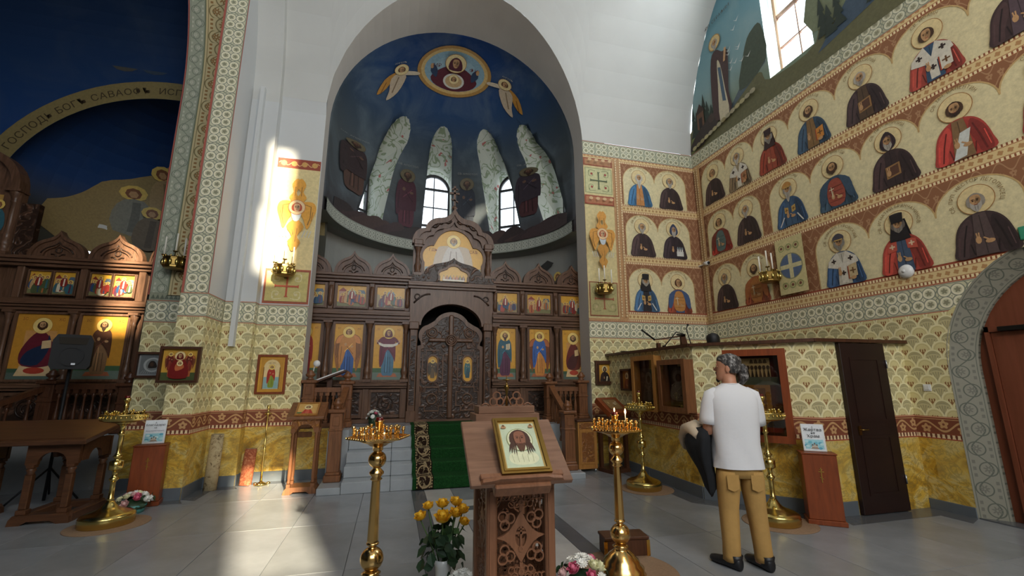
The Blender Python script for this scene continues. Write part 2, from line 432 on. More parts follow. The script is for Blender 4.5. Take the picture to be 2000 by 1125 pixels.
def saint(cv, x, b, s, robe='#4d3a38', inner='#3a2b2b', hair='#4a3324', beard=None, hat=None, attr='hands', name='', long_=1.0, hatc='#2c2324', arch=None, acc='#b99a5a', ncol='#8a6a3a'):
    """half-length saint with halo; base at b, height about .82*s"""
    cv.tf(x, b, s); r = .078
    if name: cv.arctext(name, 0, .62, .205, .052, ncol)
    cv.ell(0, .62, .165, .165, '#a9753c', 28); cv.ell(0, .62, .158, .158, '#ecd6a0', 28)
    if hat == 'klobuk': cv.poly([(-.08, .66), (-.15, .3), (.15, .3), (.08, .66)], hatc)
    cv.blob([(-.262, 0), (-.258, .14), (-.215, .33), (-.12, .44), (0, .475), (.12, .44), (.21, .33), (.262, .14), (.268, 0), (0, -.001)], robe, 4)
    cv.blob([(-.245, .005), (-.238, .15), (-.2, .31), (-.1, .425), (-.075, .3), (-.14, .12), (-.16, .005)], dk(robe, 1.2)); cv.blob([(.25, .005), (.245, .15), (.2, .31), (.11, .42), (.08, .28), (.13, .1), (.15, .005)], dk(robe, .8))
    for q in (-1, 1):
        cv.line([(q * .2, .02), (q * .165, .2), (q * .12, .36)], .014, dk(robe, .62)); cv.line([(q * .235, .05), (q * .205, .24)], .01, dk(robe, 1.35))
        cv.line([(q * .1, .02), (q * .12, .14)], .012, dk(robe, .62))
    cv.poly([(-.055, .46), (.055, .46), (.085, .22), (.1, 0), (-.09, 0), (-.075, .22)], inner); cv.line([(0, .44), (.01, .01)], .008, dk(inner, .65))
    if attr == 'omoph':
        for q in (-1, 1): cv.poly([(q * .06, .47), (q * .2, .36), (q * .22, .28), (q * .03, .22), (q * .0, .3)], '#ddd6c6')
        cv.poly([(-.045, .3), (.045, .3), (.05, .02), (-.04, .02)], '#ddd6c6')
        for cx, cy in ((-.12, .35), (.12, .35), (0, .16)): cross_eq(cv, cx, cy, .034, .011, '#3a2c2a')
    if attr in ('book', 'omoph'):
        cv.poly([(.06, .06), (.17, .08), (.17, .26), (.06, .24)], '#a5462e'); cv.poly([(.075, .07), (.19, .09), (.19, .27), (.075, .25)], acc); cross_eq(cv, .132, .17, .04, .009, '#6d4a28'); cv.ell(.13, .07, .04, .025, SKIN, 8)
    if attr == 'church':
        cv.poly([(.04, .05), (.2, .05), (.2, .15), (.04, .15)], '#e4e2da')
        for q in (.07, .12, .17): cv.rect(q - .016, .15, q + .016, .2, '#e4e2da'); cv.blob([(q - .02, .2), (q, .25), (q + .02, .2)], '#8e9aa0')
    if attr == 'scroll': cv.poly([(.05, .02), (.12, .03), (.16, .24), (.09, .26)], '#d8cfae')
    if attr == 'board': cv.poly([(-.08, .1), (.09, .12), (.09, .28), (-.08, .26)], '#9a7448'); cv.poly([(-.06, .12), (.07, .14), (.07, .26), (-.06, .24)], '#5e3f30')
    if attr == 'armor':
        cv.blob([(-.1, .05), (-.13, .28), (-.06, .42), (.06, .42), (.13, .28), (.1, .05)], acc)
        for k in range(4): cv.line([(-.11, .1 + k * .07), (.11, .1 + k * .07)], .008, dk(acc, .7))
        cv.blob([(-.05, .46), (-.22, .36), (-.25, .1), (-.17, .12), (-.1, .36)], inner); cv.blob([(.05, .46), (.22, .36), (.25, .1), (.17, .12), (.1, .36)], inner)
    if attr == 'stole':
        for q in (-1, 1): cv.poly([(q * .05, .42), (q * .16, .38), (q * .17, .26), (q * .06, .28)], '#c65a48'); cross_eq(cv, q * .11, .335, .032, .009, '#e5c9a8')
    if attr == 'sash': cv.poly([(.0, .3), (.1, .32), (.02, .02), (-.1, 0)], '#d9dcd6')
    if attr == 'stripe':
        for q in (-1, 1): cv.line([(q * .21, .02), (q * .12, .16)], .018, '#e4e2da')
        for q in (-1, 1): cv.poly([(q * .03, .3), (q * .1, .32), (q * .1, .22), (q * .03, .2)], '#c9a45a'); cross_eq(cv, q * .065, .26, .025, .007, '#7a5428')
    cv.ell(-.045, .17, .026, .042, SKIN, 9); cv.line([(-.05, .19), (-.056, .25)], .012, SKIN); cv.line([(-.035, .19), (-.034, .25)], .012, SKIN)
    if attr in ('hands', 'armor', 'stole', 'cross', 'sash', 'stripe'): cv.ell(.05, .14, .042, .024, SKIN, 9); cv.line([(.05, .15), (.0, .19)], .014, SKIN)
    if attr in ('cross', 'armor'): cv.line([(-.045, .16), (-.055, .32)], .011, '#e2d6b4'); cv.line([(-.09, .28), (-.015, .285)], .011, '#e2d6b4')
    head(cv, 0, .6, r, hair, beard, hat, False, SKIN, long_=long_, hatc=hatc)
    cv.tf(); return cv

def standing(cv, x, b, h, robe, cloak, hair='#4a3324', beard=None, wings=None, hat=None, book=False, hatc='#4a2430', spread=False, dais=True, hl='#f0cf74', ho='#b8843a'):
    """full-length figure of height h"""
    cv.tf(x, b, h); SK = SKIN if hl == '#f0cf74' else '#6a5040'
    if wings:
        for q in (-1, 1):
            cv.blob([(q * .05, .84), (q * .2, .8), (q * .26, .62), (q * .24, .36), (q * .17, .1), (q * .14, .34), (q * .1, .6)], wings)
            for k in range(4): cv.line([(q * (.12 + .03 * k), .7), (q * (.15 + .025 * k), .3 + .04 * k)], .01, dk(wings, .6))
            cv.blob([(q * .06, .84), (q * .19, .79), (q * .23, .66), (q * .12, .7)], dk(wings, 1.35))
    if dais: cv.poly([(-.2, .0), (.2, .0), (.16, .07), (-.16, .07)], '#b06a4a')
    cv.ell(-.05, .045, .04, .02, '#7a4a34', 8); cv.ell(.05, .045, .04, .02, '#7a4a34', 8)
    cv.blob([(-.1, .05), (-.12, .3), (-.1, .6), (-.06, .8), (.06, .8), (.1, .6), (.12, .3), (.1, .05), (0, .03)], robe, 3)
    for q in (-.05, 0, .055): cv.line([(q, .08), (q * .8, .4)], .01, dk(robe, .6))
    cv.line([(-.02, .1), (-.03, .5)], .008, dk(robe, 1.5))
    cv.blob([(-.06, .82), (-.14, .74), (-.17, .5), (-.15, .2), (-.09, .28), (-.02, .55), (.1, .4), (.14, .3), (.15, .5), (.13, .73), (.06, .82)], cloak, 3)
    cv.line([(-.13, .3), (-.12, .6)], .01, dk(cloak, .6)); cv.line([(-.06, .5), (.08, .66)], .012, dk(cloak, 1.5)); cv.line([(.1, .45), (-.02, .6)], .01, dk(cloak, .6))
    if spread:
        for q in (-1, 1): cv.blob([(q * .08, .78), (q * .2, .66), (q * .22, .7), (q * .13, .8)], cloak); cv.ell(q * .22, .72, .022, .03, SK, 8)
        cv.poly([(-.2, .7), (-.1, .66), (.1, .66), (.2, .7), (.18, .64), (.08, .6), (-.08, .6), (-.18, .64)], '#d9d3c6')
    else: cv.ell(-.05, .64, .025, .032, SK, 8); cv.ell(.07, .6, .03, .022, SK, 8)
    if book: cv.poly([(.02, .58), (.11, .6), (.11, .72), (.02, .7)], '#d8cba8'); cv.line([(.065, .6), (.065, .71)], .008, '#8a5a34')
    head(cv, 0, .885, .058, hair, beard, hat, True, SKIN if hl == '#f0cf74' else '#7a5a44', hl, ho, hatc=hatc)
    cv.tf(); return cv

def mini(cv, x, b, h, c, c2):
    cv.tf(x, b, h); cv.ell(0, .86, .17, .17, '#e8c66a', 10); cv.blob([(-.2, 0), (-.24, .4), (-.12, .7), (.12, .7), (.24, .4), (.2, 0)], c, 2); cv.poly([(-.05, .02), (.06, .02), (.08, .66), (-.02, .66)], c2); cv.ell(0, .85, .1, .12, '#8a5a3c', 8); cv.ell(0, .83, .06, .08, SKIN, 6); cv.tf()
PAL = ['#8c2f26', '#2f4a6e', '#4f5a3a', '#b06a3a', '#5a3040', '#c4a070', '#a33d2c', '#3b6570', '#d9cfb4']
def feast(cv, w, h, seed, bgc='#d9a53a', hill='#9c8a62'):
    """small many-figure scene on gold, w x h with the lower left corner at 0,0"""
    R = random.Random(seed); cv.rect(0, 0, w, h, bgc); k = R.randint(0, 3)
    if k in (0, 2):
        cv.poly([(0, 0), (w, 0), (w, h * .45), (w * .8, h * .62), (w * .66, h * .4), (w * .45, h * .8), (w * .25, h * .5), (0, h * .66)], hill)
        cv.poly([(w * .3, 0), (w * .62, 0), (w * .56, h * .5), (w * .46, h * .72), (w * .38, h * .5)], dk(hill, .55))
        for q in range(5): x = R.uniform(.05, .95) * w; cv.poly([(x - .03 * w, h * .1), (x + .05 * w, h * .08), (x, h * R.uniform(.25, .4))], dk(hill, R.choice((.75, 1.2))))
    else:
        cv.rect(0, 0, w, h * .22, '#7d7a50'); cv.rect(w * .05, h * .2, w * .32, h * .72, '#b98f74'); cv.poly([(w * .02, h * .72), (w * .35, h * .72), (w * .18, h * .9)], '#8c3a2c')
        cv.rect(w * .7, h * .2, w * .95, h * .64, '#9aa08a'); cv.poly([(w * .66, h * .64), (w * .98, h * .64), (w * .92, h * .8), (w * .72, h * .8)], '#5e6c7a'); cv.rect(w * .78, h * .25, w * .86, h * .5, '#3a3330')
    n = R.randint(5, 8)
    for q in range(n):
        x = w * (.1 + .8 * (q + .5) / n) + R.uniform(-.03, .03) * w; mini(cv, x, h * R.uniform(.02, .25), h * R.uniform(.42, .6), R.choice(PAL), R.choice(PAL))
    cv.ell(w * .5, h * .62, w * .13, h * .2, R.choice(('#7f98a6', '#d8b860', '#a9b6a0')), 16); mini(cv, w * .5, h * .36, h * .52, '#8c2f26', '#e0d8c2')
    return cv

def seraph(cv, x, y, s, wing='#e2a24a'):
    cv.tf(x, y, s * 1.25, s)
    for q in (-1, 1):
        cv.blob([(q * .02, .28), (q * .16, .45), (q * .09, .62), (q * .13, .82), (q * .03, .98), (q * -.05, .8), (q * .04, .6), (q * -.02, .44)], wing)
        cv.blob([(q * .04, .32), (q * .28, .36), (q * .36, .18), (q * .3, -.1), (q * .22, -.36), (q * .14, -.12), (q * .06, .08)], wing)
        cv.line([(q * .1, .3), (q * .26, .24), (q * .26, -.05), (q * .22, -.25)], .018, dk(wing, .62)); cv.line([(q * .3, .1), (q * .28, -.15)], .014, dk(wing, .7))
        cv.blob([(q * .0, -.1), (q * .16, -.3), (q * .05, -.55), (q * .12, -.72), (q * -.02, -.95), (q * -.09, -.7), (q * -.02, -.5), (q * -.08, -.3)], dk(wing, .93))
        cv.line([(q * .06, .5), (q * .06, .75)], .012, dk(wing, .62)); cv.line([(q * .04, -.35), (q * .02, -.7)], .012, dk(wing, .62))
        for t in (.3, .36, .24): cv.line([(q * (t - .06), -.4), (q * (t - .1), -.58)], .012, '#c9cfd6')
    cv.blob([(-.09, .12), (.09, .12), (.05, -.14), (-.05, -.14)], '#cfd6da')
    cv.tf(x, y, s); cv.ell(0, .2, .2, .2, '#c97f4a', 24); cv.ell(0, .2, .185, .185, '#f0d0a0', 24)
    head(cv, 0, .19, .115, '#b8512e', None, None, False, '#e2b48a'); cv.tf()
# ------------------------------------------------------------------ painted wall patterns (flat print)
def m_scallop():
    m = Mat('wall_scallop', 0.7, 0, 0.3); u, v = m.uv(); U = u / .195; V = v / .195
    r = (V * 2).fl(); vp = V - r * .5; par = r.mod2()
    du = (U + par * .5).fr() - .5; ins = (du * du + vp * vp).lt(.25)
    d2 = (U + (1 - par) * .5).fr() - .5
    a = du * ins + d2 * (1 - ins); b = vp * ins + (vp - .5) * (1 - ins); ty = par * ins + (1 - par) * (1 - ins)
    rad = (a * a + b * b).sq(); bb = b + .47; r2 = (a * a + bb * bb).sq(); an = a.at2(bb)
    c = m.mix(ty, '#dccf98', '#a8a07c')
    rays = (an * 26).si().gt(.25) * r2.band(.25, .62)
    c = m.mix(rays * (ty * .75 + .25), c, '#cbbf8e')
    c = m.mix(r2.band(.62, .70) * ty, c, '#c9bf92')
    c = m.mix(rad.gt(.41) * ins, c, '#efe6b8'); c = m.mix(rad.band(.335, .36) * ins, c, '#c2b581')
    edge = (an.ab() - .46).ab().lt(.05) * r2.lt(.5); c = m.mix(edge, c, '#efe6b8')
    ha = a.ab() - .085; hb = b + .03
    heart = ((ha * ha + hb * hb).lt(.0088)).mx(hb.band(-.27, .0) * a.ab().lt((hb + .27) * .66)); hole = (a.ab() - .065).ab().lt(.028) * hb.band(-.1, .12)
    c = m.mix(heart * (1 - ty) * (1 - hole), c, '#8a5a38')
    n = m.noise(m.uvvec(), 5, 4); c = m.mix(n * .25, c, '#b9a86f'); m.col(c); M['wall_scallop'] = m.m
def m_band(name, H, swap=False, bgc='#cfcbab', ring='#efe8cc', out='#83897a', leaf='#8d8b72', line='#b0624a', per=.29):
    m = Mat(name, 0.7, 0, 0.3); u, v = m.uv()
    if swap: u, v = v, u
    x = (u / per).fr(); y = (v - H / 2) / per
    dx = (x - .5).ab() - .225; dy = y.ab() - .23; rad = (dx * dx + dy * dy).sq(); an = dy.at2(dx)
    c = m.mix((y * 11 + (x - .5) * 0).si().ab().gt(.97), bgc, bgc)
    s1 = ((x - .0) + (y * 13).si() * .06).ab().lt(.028).mx(((1 - x) - (y * 13).si() * .06).ab().lt(.028)); c = m.mix(s1, c, out)
    s2 = (y - ((x - .5) * 12.56).si() * .12).ab().lt(.022) * rad.gt(.235); c = m.mix(s2, c, out)
    c = m.mix(((x - .5).ab().mx(y.ab())).lt(.05), c, ring); c = m.mix(((x - .5).ab().mx(y.ab())).lt(.022), c, out)
    c = m.mix(rad.lt(.25), c, out); c = m.mix(rad.lt(.215), c, ring)
    c = m.mix(rad.lt(.145), c, bgc); c = m.mix((rad - (an * 5).si() * .025).lt(.095), c, leaf)
    e = v / H; c = m.mix(e.band(.045, .075).mx(e.band(.925, .955)), c, out); c = m.mix(e.lt(.035).mx(e.gt(.965)), c, line)
    n = m.noise(m.uvvec(), 4, 4); c = m.mix(n * .2, c, '#aaa78c'); m.col(c); M[name] = m.m
def m_vine(name, H, bgc='#7c4630', vine='#bf9566', dent=True, per=.36):
    m = Mat(name, 0.65, 0, 0.3); u, v = m.uv(); t = u / per; y = v / H - .56
    c = m.mix((y - (t * 6.2832).si() * .2).ab().lt(.045), bgc, vine)
    q = (t * 2 + .0).fl().mod2(); lx = ((t * 2).fr() - .5) * (per / 2 / H); ly = y + (q * 2 - 1) * -.02 * 1 + (1 - q * 2) * .08
    lr = (lx * lx + ly * ly).sq(); an = ly.at2(lx); c = m.mix((lr - (an * 5).si() * .035).lt(.17), c, vine); c = m.mix(lr.lt(.05), c, bgc)
    e = v / H
    c = m.mix(e.gt(.93), c, '#a24a36'); c = m.mix(e.band(.955, .975), c, '#e6cfa0'); c = m.mix(e.band(.86, .885), c, '#c9a070')
    if dent:
        c = m.mix(e.lt(.27), c, '#e2c9a0'); dx = (u / .05).fr() - .5; c = m.mix((dx * dx + (e - .16) * (e - .16) * 4).lt(.06), c, '#6a3a2a'); c = m.mix(e.band(.22, .27), c, '#8a4a34'); c = m.mix(e.lt(.05), c, '#a24a36')
    m.col(c); M[name] = m.m
def m_dentil(name, H, swap=False):
    m = Mat(name, 0.65, 0, 0.3); u, v = m.uv()
    if swap: u, v = v, u
    e = v / H; x = (u / .085).fr() - .5; y = (e - .5) * H / .085
    c = m.mix(e.band(.24, .76), '#d4ae7c', '#dcc28e')
    rr = (x * x + y * y).sq(); c = m.mix((rr - (y.at2(x) * 4).si() * .05).lt(.3), c, '#b58a5c')
    dx = (u / .042).fr() - .5
    for k in (.12, .88):
        c = m.mix((e - k).ab().lt(.085), c, '#8c5136'); c = m.mix((e - k).ab().lt(.085) * dx.ab().lt(.3), c, '#eddaae')
    c = m.mix(e.band(.225, .255).mx(e.band(.745, .775)), c, '#9a5a3c'); c = m.mix(e.lt(.02).mx(e.gt(.98)), c, '#9a4a36')
    m.col(c); M[name] = m.m
def m_redfield(name='wall_redfield', bgc='#8f6245', vine='#ab8260'):
    m = Mat(name, 0.65, 0, 0.3); u, v = m.uv(); a = u / .2; b = v / .2
    w1 = (a * 6.2832).si() * .28; y = b.fr() - .5
    c = m.mix(((y - w1).ab()).lt(.05), bgc, vine); x2 = (a * 2).fr() - .5; y2 = (b * 1 + .5).fr() - .5
    rr = (x2 * x2 * .4 + y2 * y2).sq(); c = m.mix((rr - (y2.at2(x2) * 5).si() * .04).lt(.17), c, vine); c = m.mix(rr.lt(.05), c, bgc)
    m.col(c); M[name] = m.m
def m_marble():
    m = Mat('wall_marble', 0.45, 0, 0.4); vec = m.uvvec((1.0, 1.25, 1)); u, v = m.uv()
    n = m.noise(vec, 1.7, 7, 0.6, 2.6); n2 = m.noise(vec, 3.6, 5, 0.6, 3.0)
    c = m.ramp(n, [(0.28, '#7d5c1a'), (0.4, '#b58a2a'), (0.5, '#d0aa44'), (0.58, '#cdb878'), (0.66, '#c39a36'), (0.78, '#95742c')])
    c = m.mix(n2.band(.46, .53) * .5, c, '#7d6a38')
    blk = ((u / .62).fl() * 3.7 + (v / .36).fl() * 5.3).si() * .5 + .5; c = m.mix(blk * .28, c, '#cfc07a'); m.col(c); M['wall_marble'] = m.m
m_scallop(); m_band('wall_band', .34); m_band('wall_band_top', .32, bgc='#b9b79c', ring='#d9d6bd'); m_band('wall_band_v', .33, swap=True, per=.285)
m_band('wall_band_door', .26, swap=True, bgc='#a8a594', ring='#b9b6a4', out='#6e7268', leaf='#6e6c5e', line='#8a8474', per=.25)
m_band('ring_band', .25, bgc='#a9ada2', ring='#c4c6ba', out='#6c726c', leaf='#7c8078', line='#8a9088', per=.2)
m_vine('wall_vine', .26); m_vine('wall_vine_s', .16, dent=False, per=.3, bgc='#8a4a30'); m_dentil('wall_dentil', .2); m_dentil('wall_dentil_v', .12, swap=True); m_redfield(); m_marble()
def m_scrollband(name, H, bgc, c1, c2):
    m = Mat(name, 0.7, 0, 0.3); u, v = m.uv(); t = v / .42; x = u / H - .5
    s = (t * 6.2832).si(); c = m.mix((x - s * .26).ab().lt(.03), bgc, c1)
    y = ((t * 2).fr() - .5) * .21 / H; q = (t * 2).fl().mod2() * 2 - 1; cx = x + q * .12
    rr = (cx * cx + y * y).sq(); c = m.mix((rr - .27).ab().lt(.022), c, c1); c = m.mix((rr - (y.at2(cx) * 7).si() * .05).lt(.12), c, c2); c = m.mix(rr.lt(.035), c, bgc)
    fx = (x.ab() - .42).ab(); c = m.mix(fx.lt(.012), c, c1); lf = (v / .07).fr() - .5; c = m.mix((x + q * -.3).ab().lt(.05) * lf.ab().lt(.25), c, c2); m.col(c); M[name] = m.m
m_scrollband('door_band', .26, '#8f8c7d', '#63665b', '#77756a'); m_scrollband('arch_tan', .42, '#d0bd8e', '#8a7a52', '#9c7446'); m_scrollband('arch_gray', .24, '#a7ab97', '#7f8676', '#c3c4b2')
plain('arch_pink', '#c9aa9a', 0.8, var=0.12, vs=9); plain('line_red', '#a8594a', 0.7); plain('line_green', '#6c7358', 0.7)
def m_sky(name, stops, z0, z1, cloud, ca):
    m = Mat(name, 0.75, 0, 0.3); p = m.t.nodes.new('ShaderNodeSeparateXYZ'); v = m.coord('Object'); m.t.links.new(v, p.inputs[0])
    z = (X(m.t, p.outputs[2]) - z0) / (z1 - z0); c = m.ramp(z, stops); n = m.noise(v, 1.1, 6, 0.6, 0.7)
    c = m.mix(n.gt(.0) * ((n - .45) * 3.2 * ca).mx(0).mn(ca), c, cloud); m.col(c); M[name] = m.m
m_sky('dome_blue', [(0, '#453a3a'), (.16, '#4c5054'), (.42, '#4c5254'), (.62, '#3a4856'), (.8, '#26446a'), (1, '#16396f')], 4.7, 8.9, '#74828a', .45)
m_sky('lunette_sky', [(0, '#6a7a5a'), (.14, '#7d8c7c'), (.3, '#86a3a6'), (.6, '#6f9aa6'), (1, '#4f7f94')], 6.4, 10.5, '#a9b8b4', .3)
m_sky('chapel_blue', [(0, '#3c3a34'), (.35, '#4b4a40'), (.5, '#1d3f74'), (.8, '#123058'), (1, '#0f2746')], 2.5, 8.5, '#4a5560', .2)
m_sky('apse_wall', [(0, '#8d8c86'), (1, '#9a9a94')], 0.5, 4.8, '#7c7a76', .4)
# glass
def m_glass(name, k=.1, tint='#ffffff'):
    m = bpy.data.materials.new(name); m.use_nodes = True; t = m.node_tree; t.nodes.clear(); o = t.nodes.new('ShaderNodeOutputMaterial'); mx = t.nodes.new('ShaderNodeMixShader')
    a = t.nodes.new('ShaderNodeBsdfTransparent'); a.inputs[0].default_value = rgba(tint); g = t.nodes.new('ShaderNodeBsdfGlossy'); g.inputs['Roughness'].default_value = .03
    mx.inputs[0].default_value = k; t.links.new(a.outputs[0], mx.inputs[1]); t.links.new(g.outputs[0], mx.inputs[2]); t.links.new(mx.outputs[0], o.inputs[0]); M[name] = m
m_glass('pane_glass', .06); m_glass('case_glass', .07, '#e6e2dc')

# ------------------------------------------------------------------ room shell
YE, XR, ZS, YC, RV = 7.75, 6.25, 6.2, 3.0, 4.75
AX, AR, AZ = 1.1, 2.5, 6.3          # apse arch: centre, radius, springing
def vy(z): return YC + sqrt(max(0, RV * RV - max(0, z - ZS) ** 2))
def vz(y): return ZS + sqrt(max(0, RV * RV - (y - YC) ** 2)) if y > YC else ZS + RV
STR = [(0, .8, 'wall_marble'), (.8, 1.06, 'wall_vine'), (1.06, 2.27, 'wall_scallop'), (2.27, 2.61, 'wall_band'), (2.61, 2.83, 'wall_dentil'), (2.83, 3.79, 'wall_redfield'),
       (3.79, 3.98, 'wall_dentil'), (3.98, 4.89, 'wall_redfield'), (4.89, 5.08, 'wall_dentil'), (5.08, 6.0, 'wall_redfield'), (6.0, 6.1, 'wall_dentil'), (6.1, 6.42, 'wall_band_top')]
def strips(mb, p0, p1, st, mats, u0=0.0, lo=None, hi=None, cols=1):
    """vertical wall from p0 to p1 (plan), normal to the right-hand side of p0->p1 turned towards the room"""
    L = hypot(p1[0] - p0[0], p1[1] - p0[1])
    for k in range(cols):
        ta, tb = k / cols, (k + 1) / cols; pa = (p0[0] + (p1[0] - p0[0]) * ta, p0[1] + (p1[1] - p0[1]) * ta); pb = (p0[0] + (p1[0] - p0[0]) * tb, p0[1] + (p1[1] - p0[1]) * tb)
        la, lb = (lo(ta), lo(tb)) if lo else (-9, -9); ha, hb = (hi(ta), hi(tb)) if hi else (99, 99)
        for z0, z1, mt in st:
            a0, b0, a1, b1 = max(z0, la), max(z0, lb), min(z1, ha), min(z1, hb)
            if a0 >= a1 - 1e-4 and b0 >= b1 - 1e-4: continue
            a1 = max(a0, a1); b1 = max(b0, b1); mb.cm = mats.index(mt)
            mb.quad((*pa, a0), (*pb, b0), (*pb, b1), (*pa, a1), [(u0 + L * ta, a0 - z0), (u0 + L * tb, b0 - z0), (u0 + L * tb, b1 - z0), (u0 + L * ta, a1 - z0)])
    mb.cm = 0
SM = sorted({s[2] for s in STR})
# --- right wall, with door arch (Y 1.2..3.72) and window
DY0, DY1, DSP = 1.15, 3.72, 1.6
def darch(y):
    c, r = (DY0 + DY1) / 2, (DY1 - DY0) / 2; d = r * r - (y - c) ** 2
    return DSP + sqrt(max(0, d)) * 1.05 if d >= 0 else -9
WY0, WY1, WZ0, WZ1 = 4.64, 5.5, 6.75, 9.35
mb = MB(); mt = SM + ['lunette_sky']; STL = STR + [(6.42, 12, 'lunette_sky')]
strips(mb, (XR, YE), (XR, WY1), STL, mt, 0, hi=lambda t: max(6.43, vz(YE + (WY1 - YE) * t)), cols=10)
strips(mb, (XR, WY1), (XR, WY0), [s for s in STR] + [(6.42, WZ0, 'lunette_sky')], mt, YE - WY1)
def _win(t):
    return WZ1 + sqrt(max(0, .43 ** 2 - ((t - .5) * .86) ** 2))
strips(mb, (XR, WY1), (XR, WY0), [(WZ0 + .01, 12, 'lunette_sky')], mt, YE - WY1, lo=_win, hi=lambda t: vz(WY1 + (WY0 - WY1) * t), cols=10)
strips(mb, (XR, WY0), (XR, DY1), STL, mt, YE - WY0, hi=lambda t: vz(WY0 + (DY1 - WY0) * t), cols=4)
strips(mb, (XR, DY1), (XR, DY0), STL, mt, YE - DY1, lo=lambda t: max(0, darch(DY1 + (DY0 - DY1) * t)), hi=lambda t: vz(DY1 + (DY0 - DY1) * t), cols=24)
strips(mb, (XR, DY0), (XR, -6), STL, mt, YE - DY0)
for (ya, yb, za, zb) in ((WY1, WY1, WZ0, WZ1), (WY0, WY0, WZ0, WZ1)):   # window reveals
    mb.cm = mt.index('lunette_sky')
wall_right = struct(mb.build('wall_right', mt))
# window reveal + door reveal as trims
mb = MB(); o = [(WY1, WZ0), (WY0, WZ0)] + [(y, z) for y, z in [(WY0 + .43 - .43 * cos(pi * i / 12) * 1.0, WZ1 + .43 * sin(pi * i / 12)) for i in range(13)]]
o = [(WY0, WZ0)] + [(5.07 - .43 * cos(pi * i / 12), WZ1 + .43 * sin(pi * i / 12)) for i in range(13)] + [(WY1, WZ0)]
for i in range(len(o)):
    a, b = o[i], o[(i + 1) % len(o)]; mb.quad((XR, *a), (XR + .34, *a), (XR + .34, *b), (XR, *b))
plain('reveal_paint', '#cfdcd6', .7, var=.1, vs=7)
struct(mb.build('trim_1', 'reveal_paint'))
def glazed(name, W, H, arch, mat, nx, nz, loc, rot, panes=True, thick=.05):
    """window: frame with transoms, mullions and panes; local x across, z up, faces -y"""
    e = empty(name, loc); e.rotation_euler = rot; struct(e); f = MB(); w2 = W / 2
    outl = [(w2, 0)] + ([(w2 * cos(pi * i / 14), H + w2 * sin(pi * i / 14)) for i in range(15)] if arch else [(w2, H), (-w2, H)]) + [(-w2, 0)]
    inn = scl(outl, 1 - thick * 2 / W, 1 - thick * 2 / H, 0, H * .5); f.ring(outl, inn, -.03, .03, True); f.build('window_frame', mat, e)
    top = H + (w2 if arch else 0)
    for k in range(1, nx):
        x = -w2 + W * k / nx; b = MB(); b.box(x - .012, x + .012, -.02, .02, thick, top - .04 - (abs(x) * .4 if arch else 0)); b.build('mullion', mat, e)
    for k in range(1, nz + 1):
        z = H * k / nz; h = .03 if k == nz or k == nz // 2 else .012
        if not arch and k == nz: continue
        b = MB(); b.box(-w2 + .02, w2 - .02, -.022, .022, z - h, z + h); b.build('transom', mat, e)
    p = MB(); p.prism(inn[::-1] if False else inn, -.006, .006); p.build('pane', 'pane_glass', e); return e
plain('window_brown', '#7a5a48', .5); plain('window_dark', '#2b2a2c', .5); plain('window_white', '#d8d8d4', .4)
glazed('window_1', .86, 2.6, True, 'window_brown', 2, 4, (XR + .3, 5.07, WZ0), (0, 0, -pi / 2))
# --- east wall on both sides of the apse arch
mb = MB(); strips(mb, (3.6, YE), (XR, YE), STR, SM); wall_er = struct(mb.build('wall_east', SM))
LST = [(0, .8, 'wall_marble'), (.8, 1.06, 'wall_vine'), (1.06, 2.36, 'wall_scallop'), (2.36, 2.7, 'wall_band')]
# --- stepped pier on the left: faces listed left -> right
PM = ['wall_marble', 'wall_vine', 'wall_scallop', 'wall_band', 'plaster_cool', 'wall_band_v', 'line_red']
mb = MB(); W_ = [(2.7, 12, 'plaster_cool')]
P = [(-3.66, 7.78), (-2.89, 7.78), (-2.89, 6.95), (-2.55, 6.95), (-2.55, 7.6), (-2.13, 7.6), (-2.13, 7.80), (-1.4, 7.80)]
strips(mb, P[0], P[1], LST, PM)
strips(mb, P[1], P[2], LST + W_, PM, .77); strips(mb, P[2], P[3], LST, PM, .2); strips(mb, P[3], P[4], LST + W_, PM, .54); strips(mb, P[4], P[5], LST + [(2.7, 6.2, 'plaster_cool')], PM, 1.2); strips(mb, P[5], P[6], LST + [(2.7, 6.2, 'plaster_cool')], PM, 1.6); strips(mb, P[6], P[7], LST + [(2.7, 6.2, 'plaster_cool')], PM, 1.9)
mb.cm = 4; mb.quad((-2.13, 7.80, 6.2), (-1.4, 7.80, 6.2), (-1.4, 7.745, 6.43), (-2.13, 7.745, 6.43))
# front face of the pilaster: vertical ornament band with red edges
for x0, x1, mm in ((-2.89, -2.86, 'line_red'), (-2.86, -2.56, 'wall_band_v'), (-2.56, -2.55, 'line_red')):
    mb.cm = PM.index(mm); mb.quad((x0, 6.95, 2.7), (x1, 6.95, 2.7), (x1, 6.95, 12), (x0, 6.95, 12), [(x0 + 2.875, 0), (x1 + 2.875, 0), (x1 + 2.875, 9.3), (x0 + 2.875, 9.3)])
